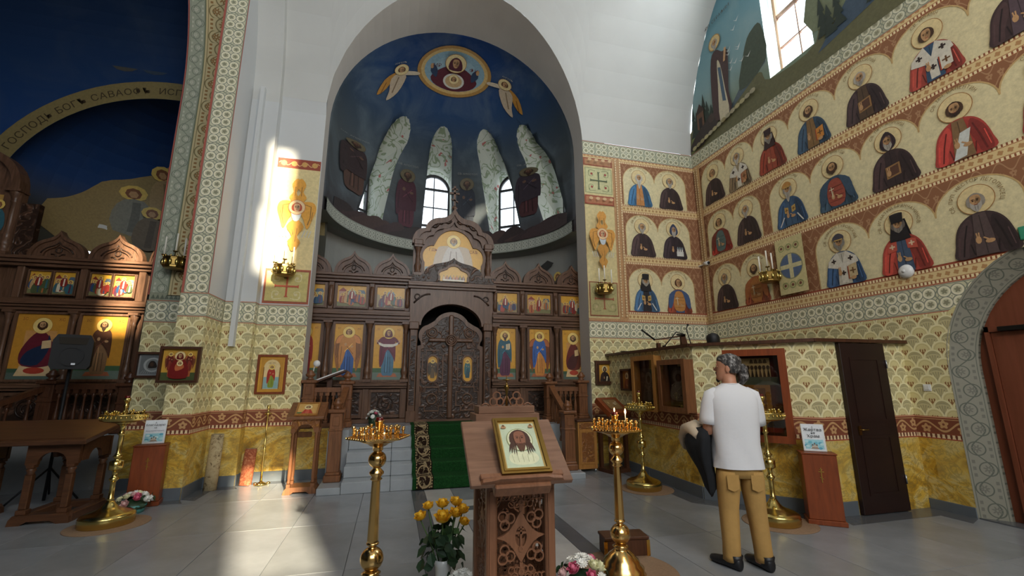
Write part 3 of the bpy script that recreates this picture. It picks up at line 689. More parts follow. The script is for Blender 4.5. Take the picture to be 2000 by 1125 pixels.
# jamb painting on face 0 above the dado: grey, tan, grey bands then the sill panel; continues into the arch soffit
wall_left = struct(mb.build('wall_left', PM))
mb = MB(); AM = ['arch_gray', 'arch_tan', 'arch_pink', 'line_red', 'line_green']
def soff(x0, x1, mi, off, u0):
    mb.cm = mi; rows = [(YE + .03 - off, 2.78 if mi != 9 else 2.7), (YE + .03 - off, 4.5), (YE + .03 - off, 6.2)]
    rows += [(YC + (RV + .03 - off) * cos(a * pi / 60), ZS + (RV + .03 - off) * sin(a * pi / 60)) for a in range(1, 31)]
    L = 0
    for i in range(len(rows) - 1):
        (ya, za), (yb, zb) = rows[i], rows[i + 1]; d = hypot(yb - ya, zb - za)
        mb.quad((x0, ya, za), (x1, ya, za), (x1, yb, zb), (x0, yb, zb), [(0, L), (x1 - x0, L), (x1 - x0, L + d), (0, L + d)]); L += d
soff(-3.66, -3.64, 3, .01, 0); soff(-3.64, -3.40, 0, 0, 0); soff(-3.40, -3.385, 4, .03, 0); soff(-3.385, -2.965, 1, .03, 0); soff(-2.965, -2.955, 4, .03, 0); soff(-2.955, -2.72, 0, 0, 0); soff(-2.72, -2.5, 2, 0, 0)
struct(mb.build('trim_2', AM))
# --- white barrel vault (axis along X) cut by the apse arch
mb = MB(); NX = 56; xs = [-2.55 + (XR + 2.55) * i / NX for i in range(NX + 1)]; xs = sorted(set(xs + [AX - AR, AX + AR, AX - AR * .995, AX + AR * .995, AX - AR * .97, AX + AR * .97]))
def vstart(x):
    d = AR * AR - (x - AX) ** 2
    return (AZ + sqrt(d)) if d > 0 else 6.42
mb.sm = True
for xa, xb in zip(xs, xs[1:]):
    za, zb = max(6.42, vstart(xa)), max(6.42, vstart(xb)); pa, pb = math.asin((za - ZS) / RV), math.asin((zb - ZS) / RV)
    for k in range(14):
        q = []
        for (x, p0) in ((xa, pa), (xb, pb)):
            for kk in (k, k + 1): p = p0 + (pi / 2 - p0) * kk / 14; q.append((x, YC + RV * cos(p), ZS + RV * sin(p)))
        mb.quad(q[0], q[2], q[3], q[1])
for k in range(30):   # transverse rib along the pier
    a0, a1 = pi / 2 * k / 30, pi / 2 * (k + 1) / 30; r1, r2 = RV - .15, RV + .02
    q = lambda x, r, a: (x, YC + r * cos(a), ZS + r * sin(a))
    mb.quad(q(-2.56, r1, a0), q(-2.13, r1, a0), q(-2.13, r1, a1), q(-2.56, r1, a1)); mb.sm = False; mb.quad(q(-2.13, r1, a0), q(-2.13, r2 + .03, a0), q(-2.13, r2, a1), q(-2.13, r1, a1)); mb.sm = True
mb.sm = False
# flat ceiling further west and closing pieces
mb.quad((-9.5, YC, 10.95), (XR, YC, 10.95), (XR, -1.75, 10.95), (-9.5, -1.75, 10.95))
mb.quad((-9.5, -1.75, 12.2), (XR, -1.75, 12.2), (XR, -6, 12.2), (-9.5, -6, 12.2)); mb.quad((-9.5, -1.75, 10.95), (XR, -1.75, 10.95), (XR, -1.75, 12.2), (-9.5, -1.75, 12.2))
struct(mb.build('ceiling', 'plaster'))
# --- reveal and soffit of the apse arch
mb = MB(); mb.sm = True; YB = 8.2; A = [(AX + AR, z) for z in (0.0, 3.0, AZ)] + [(AX + AR * cos(pi * i / 40), AZ + AR * sin(pi * i / 40)) for i in range(1, 40)] + [(AX - AR, z) for z in (AZ, 3.0, 0.0)]
for (xa, za), (xb, zb) in zip(A, A[1:]):
    mb.quad((xa, min(YE, vy(za)) if xa > AX or za > 6.35 else YE + .05, za), (xb, min(YE, vy(zb)) if xb > AX or zb > 6.35 else YE + .05, zb), (xb, YB, zb), (xa, YB, za))
struct(mb.build('trim_3', 'soffit'))
# --- apse: thick shell with four leaning window niches
CX, CY, CZ, CR = 1.1, 8.2, 6.35, 2.505
prof = [(2.85, 0.), (2.85, 4.55), (CR, 4.6), (CR, 5.4), (CR, CZ)] + [(CR * cos(pi / 2 * i / 14), CZ + CR * sin(pi / 2 * i / 14)) for i in range(1, 15)]
oprof = [(0.0, 9.6), (3.25, 9.6), (3.25, 0.)]
ring_ = prof + oprof; mb = MB(); n = len(ring_); S = 40; vs = []; fs = []
for i in range(S + 1):
    a = radians(-90 + 180 * i / S)
    for r, z in ring_: vs.append((CX + max(r, .001) * sin(a), CY + max(r, .001) * cos(a), z))
for i in range(S):
    for k in range(n): fs.append([i * n + k, i * n + (k + 1) % n, (i + 1) * n + (k + 1) % n, (i + 1) * n + k])
fs.append(list(range(n))[::-1]); fs.append([S * n + k for k in range(n)])
mb.add(vs, fs); shell = mb.build('wall_apse', ['dome_blue', 'apse_wall', 'ring_band'])
bm = bmesh.new(); bm.from_mesh(shell.data); bmesh.ops.remove_doubles(bm, verts=bm.verts, dist=.002); bmesh.ops.recalc_face_normals(bm, faces=bm.faces); bm.to_mesh(shell.data); bm.free()
cut = MB(); NICHE = [(-46, -23, 9.0), (-5, -4, 9.0), (36, 18, 9.0), (71, 36, 8.0)]; ZB, ZT, ZO = 4.95, 8.02, 7.0
for ab, at_, hw in NICHE:
    base = [(-1, 0), (1, 0)] + [(cos(pi * i / 10), .80 + .2 * sin(pi * i / 10)) for i in range(0, 11)]
    R_in = []; R_out = []
    for bx, bz in base:
        z = ZB + (ZT - ZB) * bz; az = ab + (at_ - ab) * max(0, bz) ** 1.25; rr = sqrt(max(.2, CR * CR - max(0, z - CZ) ** 2)) - .16
        hwz = hw * (1.0 - .42 * bz) * (2.4 / max(rr, 1.2)); a = radians(az + bx * hwz); R_in.append((CX + rr * sin(a), CY + rr * cos(a), z))
        z = ZB + (ZO - ZB) * bz; a = radians(ab + bx * hw * .86); R_out.append((CX + 3.3 * sin(a), CY + 3.3 * cos(a), z))
    cut.loft([R_in, R_out])
cut.smf = [False] * len(cut.f); co = cut.build('niche_cutter', 'plaster')
bm = bmesh.new(); bm.from_mesh(co.data); bmesh.ops.recalc_face_normals(bm, faces=bm.faces); bm.to_mesh(co.data); bm.free()
def m_niche():
    m = Mat('niche_paint', .75, 0, .3); v = m.coord('Object'); a = m.noise(v, 2.4, 2, .5, 1.2); b = (a * 30).si(); c = m.mix(b.gt(.72), '#b3b6aa', '#7f8a70'); n = m.noise(v, 5, 1); c = m.mix(n.gt(.72), c, '#a0605a'); m.col(c); M['niche_paint'] = m.m
m_niche(); shell.data.materials.append(M['niche_paint']); co.data.materials.clear(); co.data.materials.append(M['niche_paint'])
bo = shell.modifiers.new('cut', 'BOOLEAN'); bo.operation = 'DIFFERENCE'; bo.object = co; bo.solver = 'EXACT'; bo.material_mode = 'TRANSFER'
dg = bpy.context.evaluated_depsgraph_get(); me = bpy.data.meshes.new_from_object(shell.evaluated_get(dg)); shell.modifiers.clear(); shell.data = me; bpy.data.objects.remove(co)
names = [m.name for m in me.materials]
for p in me.polygons:
    if me.materials[p.material_index].name.startswith('niche'): continue
    c = p.center; r = hypot(c.x - CX, c.y - CY); p.use_smooth = r < 2.6 and c.z > 4.6
    if c.z < 4.59 and r < 3.1: p.material_index = names.index('apse_wall')
struct(shell)
for k, (ab, at_, hw) in enumerate(NICHE):
    a = radians(ab); W = 2 * 3.1 * math.tan(radians(hw * .88))
    glazed('window_%d' % (k + 2), W, 1.55, True, 'window_dark', 2, 3, (CX + 3.08 * sin(a), CY + 3.08 * cos(a), ZB + .02), (0, 0, -a))
# ring cornice at the foot of the dome
mb = MB(); mb.sm = True
for i in range(48):
    a, b = radians(-88 + 176 * i / 48), radians(-88 + 176 * (i + 1) / 48); L0, L1 = 2.45 * a, 2.45 * b
    def q(r, t, z): return (CX + r * sin(t), CY + r * cos(t), z)
    mb.quad(q(2.44, a, 4.58), q(2.44, b, 4.58), q(2.44, b, 4.83), q(2.44, a, 4.83), [(L0, 0), (L1, 0), (L1, .25), (L0, .25)])
    mb.quad(q(2.44, a, 4.83), q(2.44, b, 4.83), q(2.52, b, 4.86), q(2.52, a, 4.86)); mb.quad(q(2.86, a, 4.58), q(2.86, b, 4.58), q(2.44, b, 4.58), q(2.44, a, 4.58))
struct(mb.build('trim_4', 'ring_band'))
# --- chapel to the left: apse wall with an inscribed arch, dark vault, end walls
CHX, CHZ, CHR = -4.3, 4.3, 2.5; CHY = 9.0
mb = MB(); NC = 40; mb.cm = 0
for i in range(NC):
    xa, xb = CHX - CHR + 2 * CHR * i / NC, CHX - CHR + 2 * CHR * (i + 1) / NC
    za, zb = (CHZ + sqrt(max(0, CHR ** 2 - (x - CHX) ** 2)) for x in (xa, xb)); mb.quad((xa, CHY, za), (xb, CHY, zb), (xb, CHY, 9), (xa, CHY, 9))
mb.quad((-9.5, CHY, 0), (CHX - CHR, CHY, 0), (CHX - CHR, CHY, 9), (-9.5, CHY, 9)); mb.quad((CHX + CHR, CHY, 0), (-1.41, CHY, 0), (-1.41, CHY, 9), (CHX + CHR, CHY, 9))
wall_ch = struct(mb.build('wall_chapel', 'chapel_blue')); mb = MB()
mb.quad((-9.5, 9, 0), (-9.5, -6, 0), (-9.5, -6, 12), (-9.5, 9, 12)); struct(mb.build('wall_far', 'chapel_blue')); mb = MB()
rows = [(CHY, 7.3)] + [(3.6 + 5.4 * cos(a * pi / 40), 7.3 + 2.2 * sin(a * pi / 40)) for a in range(1, 41)]; mb.sm = True
for (ya, za), (yb, zb) in zip(rows, rows[1:]): mb.quad((-9.5, ya, za), (-3.66, ya, za), (-3.66, yb, zb), (-9.5, yb, zb))
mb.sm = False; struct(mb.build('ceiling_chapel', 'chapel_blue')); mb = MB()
# wall over the nave arch, chapel side
for i in range(30):
    a0, a1 = pi / 2 * i / 30, pi / 2 * (i + 1) / 30; y0, z0, y1, z1 = YC + 4.77 * cos(a0), ZS + 4.77 * sin(a0), YC + 4.77 * cos(a1), ZS + 4.77 * sin(a1)
    mb.quad((-3.665, y0, z0), (-3.665, y1, z1), (-3.665, y1 + .9, z1 + .9), (-3.665, y0 + 1.3, z0 + .5))
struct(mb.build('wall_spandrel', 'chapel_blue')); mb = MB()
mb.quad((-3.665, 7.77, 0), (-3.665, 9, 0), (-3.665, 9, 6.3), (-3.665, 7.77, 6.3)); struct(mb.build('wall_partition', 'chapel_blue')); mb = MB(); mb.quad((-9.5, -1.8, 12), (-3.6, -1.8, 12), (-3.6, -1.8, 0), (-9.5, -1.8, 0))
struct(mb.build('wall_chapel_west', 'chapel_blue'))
mb = MB(); mb.sm = True; CHW = 4.95; CHV = 1.95
def chq(a, b): return (CHX - CHR * cos(a) * cos(b), CHY + CHR * sin(a) * cos(b), CHW + CHV * sin(b))
A0, A1 = radians(37.5), radians(51.5); av = sorted([pi * i / 24 for i in range(25)] + [A0 + (A1 - A0) * i / 12 for i in range(13)])
for a, a2 in zip(av, av[1:]):
    for j in range(12):
        b, b2 = pi / 2 * j / 12, pi / 2 * (j + 1) / 12; mb.quad(chq(a, b), chq(a2, b), chq(a2, b2), chq(a, b2))
for a, b in zip(av, av[1:]):
    if b - a < 1e-4: continue
    P0 = lambda t, z: (CHX - CHR * cos(t), CHY + CHR * sin(t), z)
    if A0 - 1e-6 <= a and b <= A1 + 1e-6:
        h = lambda t: 4.42 + sqrt(max(0, .3 ** 2 - ((t - (A0 + A1) / 2) * CHR) ** 2)) + .0
        mb.quad(P0(a, 0), P0(b, 0), P0(b, 3.4), P0(a, 3.4)); mb.quad(P0(a, h(a)), P0(b, h(b)), P0(b, CHW), P0(a, CHW))
    else: mb.quad(P0(a, 0), P0(b, 0), P0(b, CHW), P0(a, CHW))
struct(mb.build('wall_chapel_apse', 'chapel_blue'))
# --- unseen closing walls: west wall with tall windows assumed from the sun patches, right wall behind
def wall_holes(mb, x0, x1, z0, z1, holes, Y):
    xs = sorted({x0, x1} | {h[0] for h in holes} | {h[1] for h in holes}); zs = sorted({z0, z1} | {h[2] for h in holes} | {h[3] for h in holes})
    for a, b in zip(xs, xs[1:]):
        for c, d in zip(zs, zs[1:]):
            m_, k_ = (a + b) / 2, (c + d) / 2
            if any(h[0] < m_ < h[1] and h[2] < k_ < h[3] for h in holes): continue
            mb.quad((a, Y, c), (b, Y, c), (b, Y, d), (a, Y, d))
WEST = [(1.68, 2.08, 8.9, 9.98), (1.72, 1.98, 10.06, 11.1), (1.75, 2.4, 4.2, 5.8), (-.42, -.02, 8.35, 10.75)]
mb = MB(); wall_holes(mb, -9.5, XR, 0, 12.2, WEST, -6.0); struct(mb.build('wall_west', 'plaster'))
# --- choir enclosure in the right-hand corner
BM = ['wall_marble', 'wall_vine', 'wall_scallop']; BH = 1.93; BST = [(0, .8, 'wall_marble'), (.8, 1.06, 'wall_vine'), (1.06, BH, 'wall_scallop')]
Bp = [(3.97, YE), (3.92, 5.2), (4.82, 4.17), (XR, 4.17)]
mb = MB(); u = 0
for a, b in zip(Bp, Bp[1:]): strips(mb, a, b, BST, BM, u); u += hypot(b[0] - a[0], b[1] - a[1])
ins = [(4.09, YE), (4.04, 5.26), (4.88, 4.29), (XR, 4.29)]
for a, b in zip(ins, ins[1:]): strips(mb, b, a, BST, BM, 0)
wall_booth = struct(mb.build('wall_enclosure', BM))
# ------------------------------------------------------------------ floor with tiles
def tilemat(name, c, rough=.24):
    m = Mat(name, rough, 0, .45); n = m.noise(m.coord('Object'), 2.2, 5, .6); l = dk(c, .9); m.col(m.ramp(n, [(.3, l), (.7, c)])); m.rough(n * .18 + rough - .09); M[name] = m.m
tilemat('tile_gray', '#8f9295'); tilemat('tile_gray_b', '#898c8e'); tilemat('tile_dark', '#5e6063'); tilemat('tile_light', '#b9b6b1'); tilemat('tile_mid', '#85868a'); plain('grout', '#6c6d6e', .8)
mb = MB(); mb.box(-9.5, 7.2, -6, 12, -.2, -.012); floor_o = struct(mb.build('floor', 'grout'))
_tm = {}
def tile(x0, x1, y0, y1, mat):
    g = .0025; k = (round(x1 - x0, 3), round(y1 - y0, 3), mat)
    if k not in _tm:
        b = MB(); b.box(-(x1 - x0) / 2 + g, (x1 - x0) / 2 - g, -(y1 - y0) / 2 + g, (y1 - y0) / 2 - g, -.012, 0, .0012); _tm[k] = b.mesh('tile', mat)
    o = bpy.data.objects.new('tile', _tm[k]); COL.objects.link(o); o.location = ((x0 + x1) / 2, (y0 + y1) / 2, 0); o.parent = floor_o
PX0, PX1 = .33, 1.87; TW, TL = .63, 1.26
for j in range(-1, 8):
    y0 = 4.15 - 2 * TL + j * TL - 1.0 + 1.0; y1 = y0 + TL
    if y0 > 8.2 or y1 < .4: continue
    for i in range(-11, 0):
        x1 = PX0 + (i + 1) * TW; tile(x1 - TW, x1, y0, min(y1, 9.0), 'tile_gray' if (i + j) % 3 else 'tile_gray_b')
    for i in range(0, 7):
        x0 = PX1 + i * TW
        if x0 > 6.2: continue
        tile(x0, min(x0 + TW, 6.25), y0, min(y1, 8.0), 'tile_gray' if (i + j) % 3 else 'tile_gray_b')
rows = [1.6, 2.2, 2.9, 3.3, 3.7, 4.06, 4.24, 4.55, 5.17, 5.53, 5.71, 5.99, 6.7]; cl = ['tile_light', 'tile_mid', 'tile_light', 'tile_mid', 'tile_light', 'tile_dark', 'tile_light', 'tile_mid', 'tile_light', 'tile_dark', 'tile_light', 'tile_mid']
for (a, b), m in zip(zip(rows, rows[1:]), cl): tile(.86, 1.34, a, b, m)
for a, b in ((1.6, 3.3), (3.3, 4.24), (4.24, 5.6), (5.6, 6.7)):
    for x0, x1, m in ((PX0, .5, 'tile_dark'), (.5, .86, 'tile_light'), (1.34, 1.7, 'tile_light'), (1.7, PX1, 'tile_dark')): tile(x0, x1, a, b, m)
# dark border of tiles along the walls
_bz = [0]
def border(pts, wd=.26):
    for a, b in zip(pts, pts[1:]):
        _bz[0] += 1; ztop = .001 + .0004 * _bz[0]
        d = Vector((b[0] - a[0], b[1] - a[1], 0)); L_ = d.length; d.normalize(); nn = Vector((d.y, -d.x, 0)); n = max(1, round(L_ / .6))
        for k in range(n):
            A_, B_ = Vector((*a, 0)) + d * (L_ * k / n + .0015), Vector((*a, 0)) + d * (L_ * (k + 1) / n - .0015); q = [A_, B_, B_ + nn * wd + d * (.1 if k == n - 1 else 0), A_ + nn * wd - d * (.1 if k == 0 else 0)]
            b_ = MB(); b_.add([(v.x, v.y, z) for z in (-.01, ztop) for v in q], [[7, 6, 5, 4], [0, 4, 5, 1], [1, 5, 6, 2], [2, 6, 7, 3], [3, 7, 4, 0]][:0] + [[4, 7, 6, 5], [0, 4, 5, 1][::-1], [1, 5, 6, 2][::-1], [2, 6, 7, 3][::-1], [3, 7, 4, 0][::-1]]); b_.build('tile', 'tile_dark', floor_o)
border([Bp[0], Bp[1], Bp[2], Bp[3]]); border([(XR, 3.9), (XR, 3.72)]); border([P[2], P[3], P[4], P[5], P[6], P[7]], .2)
# baseboards
def basebd(name, pts, h=.15, mat='baseboard_tile', t=.014):
    e = struct(empty(name))
    for a, b in zip(pts, pts[1:]):
        L = hypot(b[0] - a[0], b[1] - a[1]); n = max(1, round(L / .6)); ang = atan2(b[1] - a[1], b[0] - a[0])
        for k in range(n):
            m_ = MB(); m_.box(.002, L / n - .002, -t, 0, 0, h, .003); o = m_.build('tile', mat, e); s = L / n * k; o.location = (a[0] + cos(ang) * s, a[1] + sin(ang) * s, 0); o.rotation_euler = (0, 0, ang)
basebd('baseboard_left', P); basebd('baseboard_right', [(XR, 4.17), (XR, DY1)], .11); basebd('baseboard_enclosure', [Bp[0], Bp[1], Bp[2], (5.14, 4.17)], .15)
# enclosure cap board and little door
mb = MB()
for a, b in zip(Bp, Bp[1:]):
    d = Vector((b[0] - a[0], b[1] - a[1], 0)).normalized(); nn = Vector((d.y, -d.x, 0)); e = d * .04
    A_, B_ = Vector((*a, 0)) - e, Vector((*b, 0)) + e; q = [A_ + nn * .07, B_ + nn * .07, B_ - nn * .2, A_ - nn * .2]
    v = [(p.x, p.y, z) for z in (BH, BH + .04) for p in q]; mb.add(v, [[3, 2, 1, 0], [4, 5, 6, 7], [0, 1, 5, 4], [1, 2, 6, 5], [2, 3, 7, 6], [3, 0, 4, 7]])
struct(mb.build('trim_5', 'wood_darkbox'))
d1 = struct(empty('door_1', (5.15, 4.16, 0)))
mb = MB(); mb.box(0, .7, -.05, 0, .01, BH - .01, .004); mb.build('door_leaf', 'door_dark', d1)
for z0, z1 in ((.2, .85), (1.0, 1.75)):
    m_ = MB(); m_.ring([(.12, z0), (.58, z0), (.58, z1), (.12, z1)], [(.15, z0 + .03), (.55, z0 + .03), (.55, z1 - .03), (.15, z1 - .03)], -.056, -.049, True); m_.build('door_panel', 'door_dark', d1)
mb = MB(); mb.box(.09, .13, -.062, -.05, .86, .96); mb.tube([(.11, -.055, .92), (.11, -.09, .92), (.2, -.09, .92)], .008); mb.build('door_handle', 'brass_dark', d1)
for z in (.3, 1.62):
    m_ = MB(); m_.tube([(.69, -.06, z), (.69, -.06, z + .1)], .009); m_.build('hinge', 'steel', d1)
# arched door on the right wall
mb = MB(); N = 28; oy = []; c_, r_ = (DY0 + DY1) / 2, (DY1 - DY0) / 2
out = [(DY1, 0.0), (DY1, DSP * .5)] + [(c_ + r_ * cos(pi * i / N), DSP + r_ * 1.05 * sin(pi * i / N)) for i in range(N + 1)] + [(DY0, DSP * .5), (DY0, 0.0)]
inn = [(c_ + (y - c_) * (1 - .2 / r_), (z if z <= DSP else DSP + (z - DSP) * (1 - .2 / r_))) for y, z in out]
L = 0
for i in range(len(out) - 1):
    (ya, za), (yb, zb), (yc, zc), (yd, zd) = out[i], out[i + 1], inn[i + 1], inn[i]; d = hypot(yb - ya, zb - za)
    mb.quad((XR - .004, ya, za), (XR - .004, yb, zb), (XR + .16, yc, zc), (XR + .16, yd, zd), [(0, L), (0, L + d), (.26, L + d), (.26, L)]); mb.quad((XR + .16, yd, zd), (XR + .16, yc, zc), (XR + .3, yc, zc), (XR + .3, yd, zd), [(.1, L), (.1, L + d), (.1, L + d), (.1, L)]); L += d
struct(mb.build('trim_6', 'door_band')); mb = MB(); mb.box(XR, XR + .4, DY0, DY1, -.012, .012); struct(mb.build('trim_8', 'tile_dark'))
d2 = struct(empty('door_2', (XR + .2, 0, 0)))
mb = MB(); v = [(.0, y, z) for y, z in inn]; mb.add(v, [list(range(len(v)))]); mb.build('door_infill', 'wood_door', d2)
for ya, yb in ((2.44, 3.36), (1.5, 2.43)):
    mb = MB(); mb.box(-.05, -.005, ya, yb, .01, 2.0, .006); o = mb.build('door_leaf', 'wood_door', d2)
mb = MB(); mb.box(-.07, -.0, 3.36, 3.40, 0, 2.06); mb.box(-.07, 0, 1.46, 3.40, 2.0, 2.06); mb.build('door_frame', 'wood_door', d2)
mb = MB(); mb.box(-.12, -.05, 3.02, 3.26, 2.0, 2.05, .005); mb.build('door_closer', 'iron', d2)
mb = MB(); mb.tube([(-.1, 3.06, 2.03), (-.2, 2.9, 2.03), (-.1, 2.6, 2.045)], .009); mb.build('closer_arm', 'iron', d2)
# ------------------------------------------------------------------ painted saints on the walls
CREAM = '#e6d9ac'
def arcade(name, O, U, W0, W1, cusps, h, spring, parent, z0):
    """cream arches painted on the red field: u positions in cusps, base z0"""
    cv = Cv()
    for a, b in zip(cusps, cusps[1:]):
        c, r = (a + b) / 2, (b - a) / 2; top = [(c + r * cos(pi * i / 16), spring + (h - spring) * sin(pi * i / 16)) for i in range(17)]
        cv.poly([(a, 0), (b, 0)] + top, CREAM, bool(cv.k))
    for a, b in zip(cusps, cusps[1:]):
        c, r = (a + b) / 2, (b - a) / 2; cv.line([(c + r * cos(pi * i / 16), spring + (h - spring) * sin(pi * i / 16)) for i in range(17)], .016, '#cfae76')
    for e in (cusps[0], cusps[-1]): cv.line([(e, 0), (e, spring)], .016, '#cfae76')
    return cv.build(name, (O[0], O[1], z0), U, (0, 0, 1), 'paint', parent)
RU = (0, -1, 0); RO = (XR, YE, 0)
def rs(y): return YE - y
GB = '#9a948a'; BR = '#4f3826'
ROWS = [
 (5.08, .89, .54, [[7.5, 6.79, 6.07, 5.30, 4.47, 3.66, 2.84, 2.05]], [
  (7.13, dict(robe='#463535', inner='#3a2c2c', hair='#7a5a40', attr='hands', name='СВ. ПРП. ИЛИЯ'), 'painted saint in a dark monastic robe, nearest the corner in the top row of the right wall'),
  (6.44, dict(robe='#7d6a52', inner='#b0a080', hair=GB, beard='#c9c4b8', attr='omoph', name='СВ. СТЕФАН', acc='#b07a52'), 'painted grey-bearded bishop with white cross-marked stole, second from the corner in the top row'),
  (5.68, dict(robe='#8f3f2c', inner='#a04a34', hair=GB, beard='#8d8578', hat='klobuk', hatc='#3a2622', attr='hands', name='СВ. ГАВРИИЛ', long_=.6), 'painted saint in a red cloak and tall brown hat in the top row of the right wall'),
  (4.89, dict(robe='#3f5468', inner='#8a6a42', hair=BR, beard=BR, attr='book', acc='#d08a3c', name='СВ. АП. ИАКОВ', long_=.3), 'painted brown-bearded saint in a blue cloak with an orange book, top row of the right wall'),
  (4.07, dict(robe='#483838', inner='#5a4634', hair='#b8b0a2', beard='#a49c90', attr='board', name='СВ. ПРП. ВАСИЛИЙ', long_=.5), 'painted bald grey-bearded monk in dark robe holding a small icon, top row of the right wall'),
  (3.24, dict(robe='#a5483c', inner='#3c5570', hair=BR, beard=None, attr='omoph', name='СВ. ИОАНН', acc='#ddd6c6'), 'painted brown-haired bishop with white stole over red and blue robes, top row of the right wall'),
  (2.44, dict(robe='#463434', inner='#5c4b52', hair=GB, beard='#a49c90', attr='hands', name='СВ. ПРП. СИМЕОН'), 'painted monk cut off by the right edge of the photo in the top row')]),
 (3.98, .88, .55, [[7.45, 6.72, 6.05], [5.85, 5.05, 4.26, 3.53, 2.75, 1.98]], [
  (7.08, dict(robe='#a5352c', inner='#7a3a30', hair=BR, attr='armor', acc='#5f7472', name='СВ. МЧ. ИОАНН'), 'painted young warrior saint in a red cloak, nearest the corner in the middle row of the right wall'),
  (6.38, dict(robe='#473736', inner='#3b2d2d', hair='#aaa294', beard='#b8b0a2', attr='hands', name='СВ. ПРП. СЕРГИЙ'), 'painted white-bearded monk in dark robe, second from the corner in the middle row'),
  (5.45, dict(robe='#3c5878', inner='#46607c', hair=GB, beard='#b5ada0', hat='mitre', hatc='#c08a48', attr='stripe', name='СВ. АФАНАСИЙ', long_=1.7), 'painted long-bearded bishop in a gold cap and blue robe, middle row of the right wall'),
  (4.66, dict(robe='#44596a', inner='#3f5468', hair=BR, beard=BR, attr='armor', acc='#a04f3e', name='СВ. МЧ. ВИКТОР', long_=.2), 'painted brown-haired warrior saint in a blue-grey cloak over red, middle row of the right wall'),
  (3.88, dict(robe='#463535', inner='#3c2e2e', hair=GB, beard='#b0a89c', hat='hood', hatc='#3a2c30', attr='board', name='СВ. ПРП. АЛИПИЙ', long_=.6), 'painted hooded dark monk with a grey beard holding a small icon, middle row of the right wall'),
  (3.14, dict(robe='#b3453c', inner='#8a6a48', hair=BR, beard='#3f2c20', attr='sash', name='СВ. МЧ. ВАЛЕНТИН', long_=.1), 'painted dark-bearded saint in a red cloak with a white sash, middle row of the right wall'),
  (2.36, dict(robe='#a33a34', inner='#5c4b52', hair=BR, attr='hands', name='СВ. МЧ. ПЕТР'), 'painted red-robed saint cut off by the right edge of the photo, middle row')]),
 (2.83, .90, .56, [[7.45, 6.69, 6.0], [5.13, 4.33, 3.54, 2.75]], [
  (7.09, dict(robe='#473535', inner='#3c2d2d', hair='#8a7e70', beard='#9a9286', attr='hands', name='СВ. ПРП. ПАИСИЙ', long_=.5), 'painted grey-haired monk with folded hands, nearest the corner in the bottom row of the right wall'),
  (6.34, dict(robe='#9c5238', inner='#b06a3c', hair=BR, beard=BR, attr='armor', acc='#b5763e', name='СВ. МЧ. ФЕОДОР', long_=.2), 'painted brown-bearded warrior saint in orange armour beside the blue cross medallion'),
  (4.73, dict(robe='#3f5b80', inner='#c9c2b0', hair='#8f897e', beard='#8f897e', hat='mitre', hatc='#4a4650', attr='omoph', acc='#c9b288', name='СВ. КИРИЛЛ ТУРОВСКИЙ', long_=.6), 'painted grey-bearded bishop in blue with a white stole and a book, bottom row of the right wall'),
  (3.94, dict(robe='#b34a3e', inner='#4a5a72', hair='#6a6058', beard='#8a8278', hat='klobuk', hatc='#242022', attr='stole', name='СВ. ИГНАТИЙ БРЯНЧАНИНОВ', long_=.3), 'painted bishop in a tall black hat and red cloak, bottom row of the right wall'),
  (3.14, dict(robe='#453636', inner='#5a4a48', hair='#9a9286', beard='#b5aea4', attr='hands', name='СВ. ПРП. НЕСТОР ЛЕТОПИСЕЦ', long_=.5), 'painted bald white-bearded monk in dark robe above the arched door')])]
for z0, h, sp, groups, saints in ROWS:
    for g in groups: arcade('painted_arcade', RO, RU, 0, 0, [rs(y) for y in g], h, sp, wall_right, z0)
    for y, kw, lab in saints:
        cv = Cv(); saint(cv, rs(y), 0, 1.03, **kw); o = cv.build('painted_saint', (XR - .012, YE, z0), RU, (0, 0, 1), 'paint', wall_right); o['label'] = lab
EO = (0, YE, 0); EU = (1, 0, 0)
EROWS = [(5.08, [(4.87, dict(robe='#3f6f96', inner='#c98a4c', hair='#c4beb2', beard='#d0cabe', attr='hands', long_=2.0, name='СВ. ПР. АВРААМ'), 'painted saint with a very long white beard and blue cloak beside the arch'), (5.62, dict(robe='#443434', inner='#3a2c2c', hair='#8a8278', beard='#b5aea2', attr='hands', name='СВ. ПРП. АНТОНИЙ'), 'painted dark-robed monk in the top row beside the corner of the east wall')]),
 (3.98, [(4.87, dict(robe='#4c3a3a', inner='#3c2e2e', hair='#9a9286', beard='#b5aea2', attr='hands', name='СВ. ПРП. ФЕОДОСИЙ', long_=.8), 'painted brown-robed monk in the middle row of the east wall'), (5.62, dict(robe='#3e3238', inner='#352a30', hair=GB, beard='#c0b8ac', hat='hood', hatc='#3f4660', attr='church', name='СВ. ПРП. ДАНИИЛ'), 'painted hooded monk holding a small white church')]),
 (2.83, [(4.87, dict(robe='#4a6d90', inner='#2f2a2e', hair=GB, beard='#a49c90', hat='klobuk', hatc='#242022', attr='stripe', name='СВ. ТИХОН', long_=.3), 'painted bishop in a tall black hat and blue striped cloak on the east wall'), (5.63, dict(robe='#9a4a36', inner='#4a5f86', hair='#5a3824', attr='armor', acc='#c98c4a', name='СВ. МЧ. ДИМИТРИЙ'), 'painted young warrior saint in orange armour on the east wall')])]
for z0, ss in EROWS:
    arcade('painted_arcade', EO, EU, 0, 0, [4.5, 5.25, 6.02], .89, .55, wall_er, z0)
    for x, kw, lab in ss:
        cv = Cv(); saint(cv, x, 0, 1.03, **kw); o = cv.build('painted_saint', (0, YE - .012, z0), EU, (0, 0, 1), 'paint', wall_er); o['label'] = lab
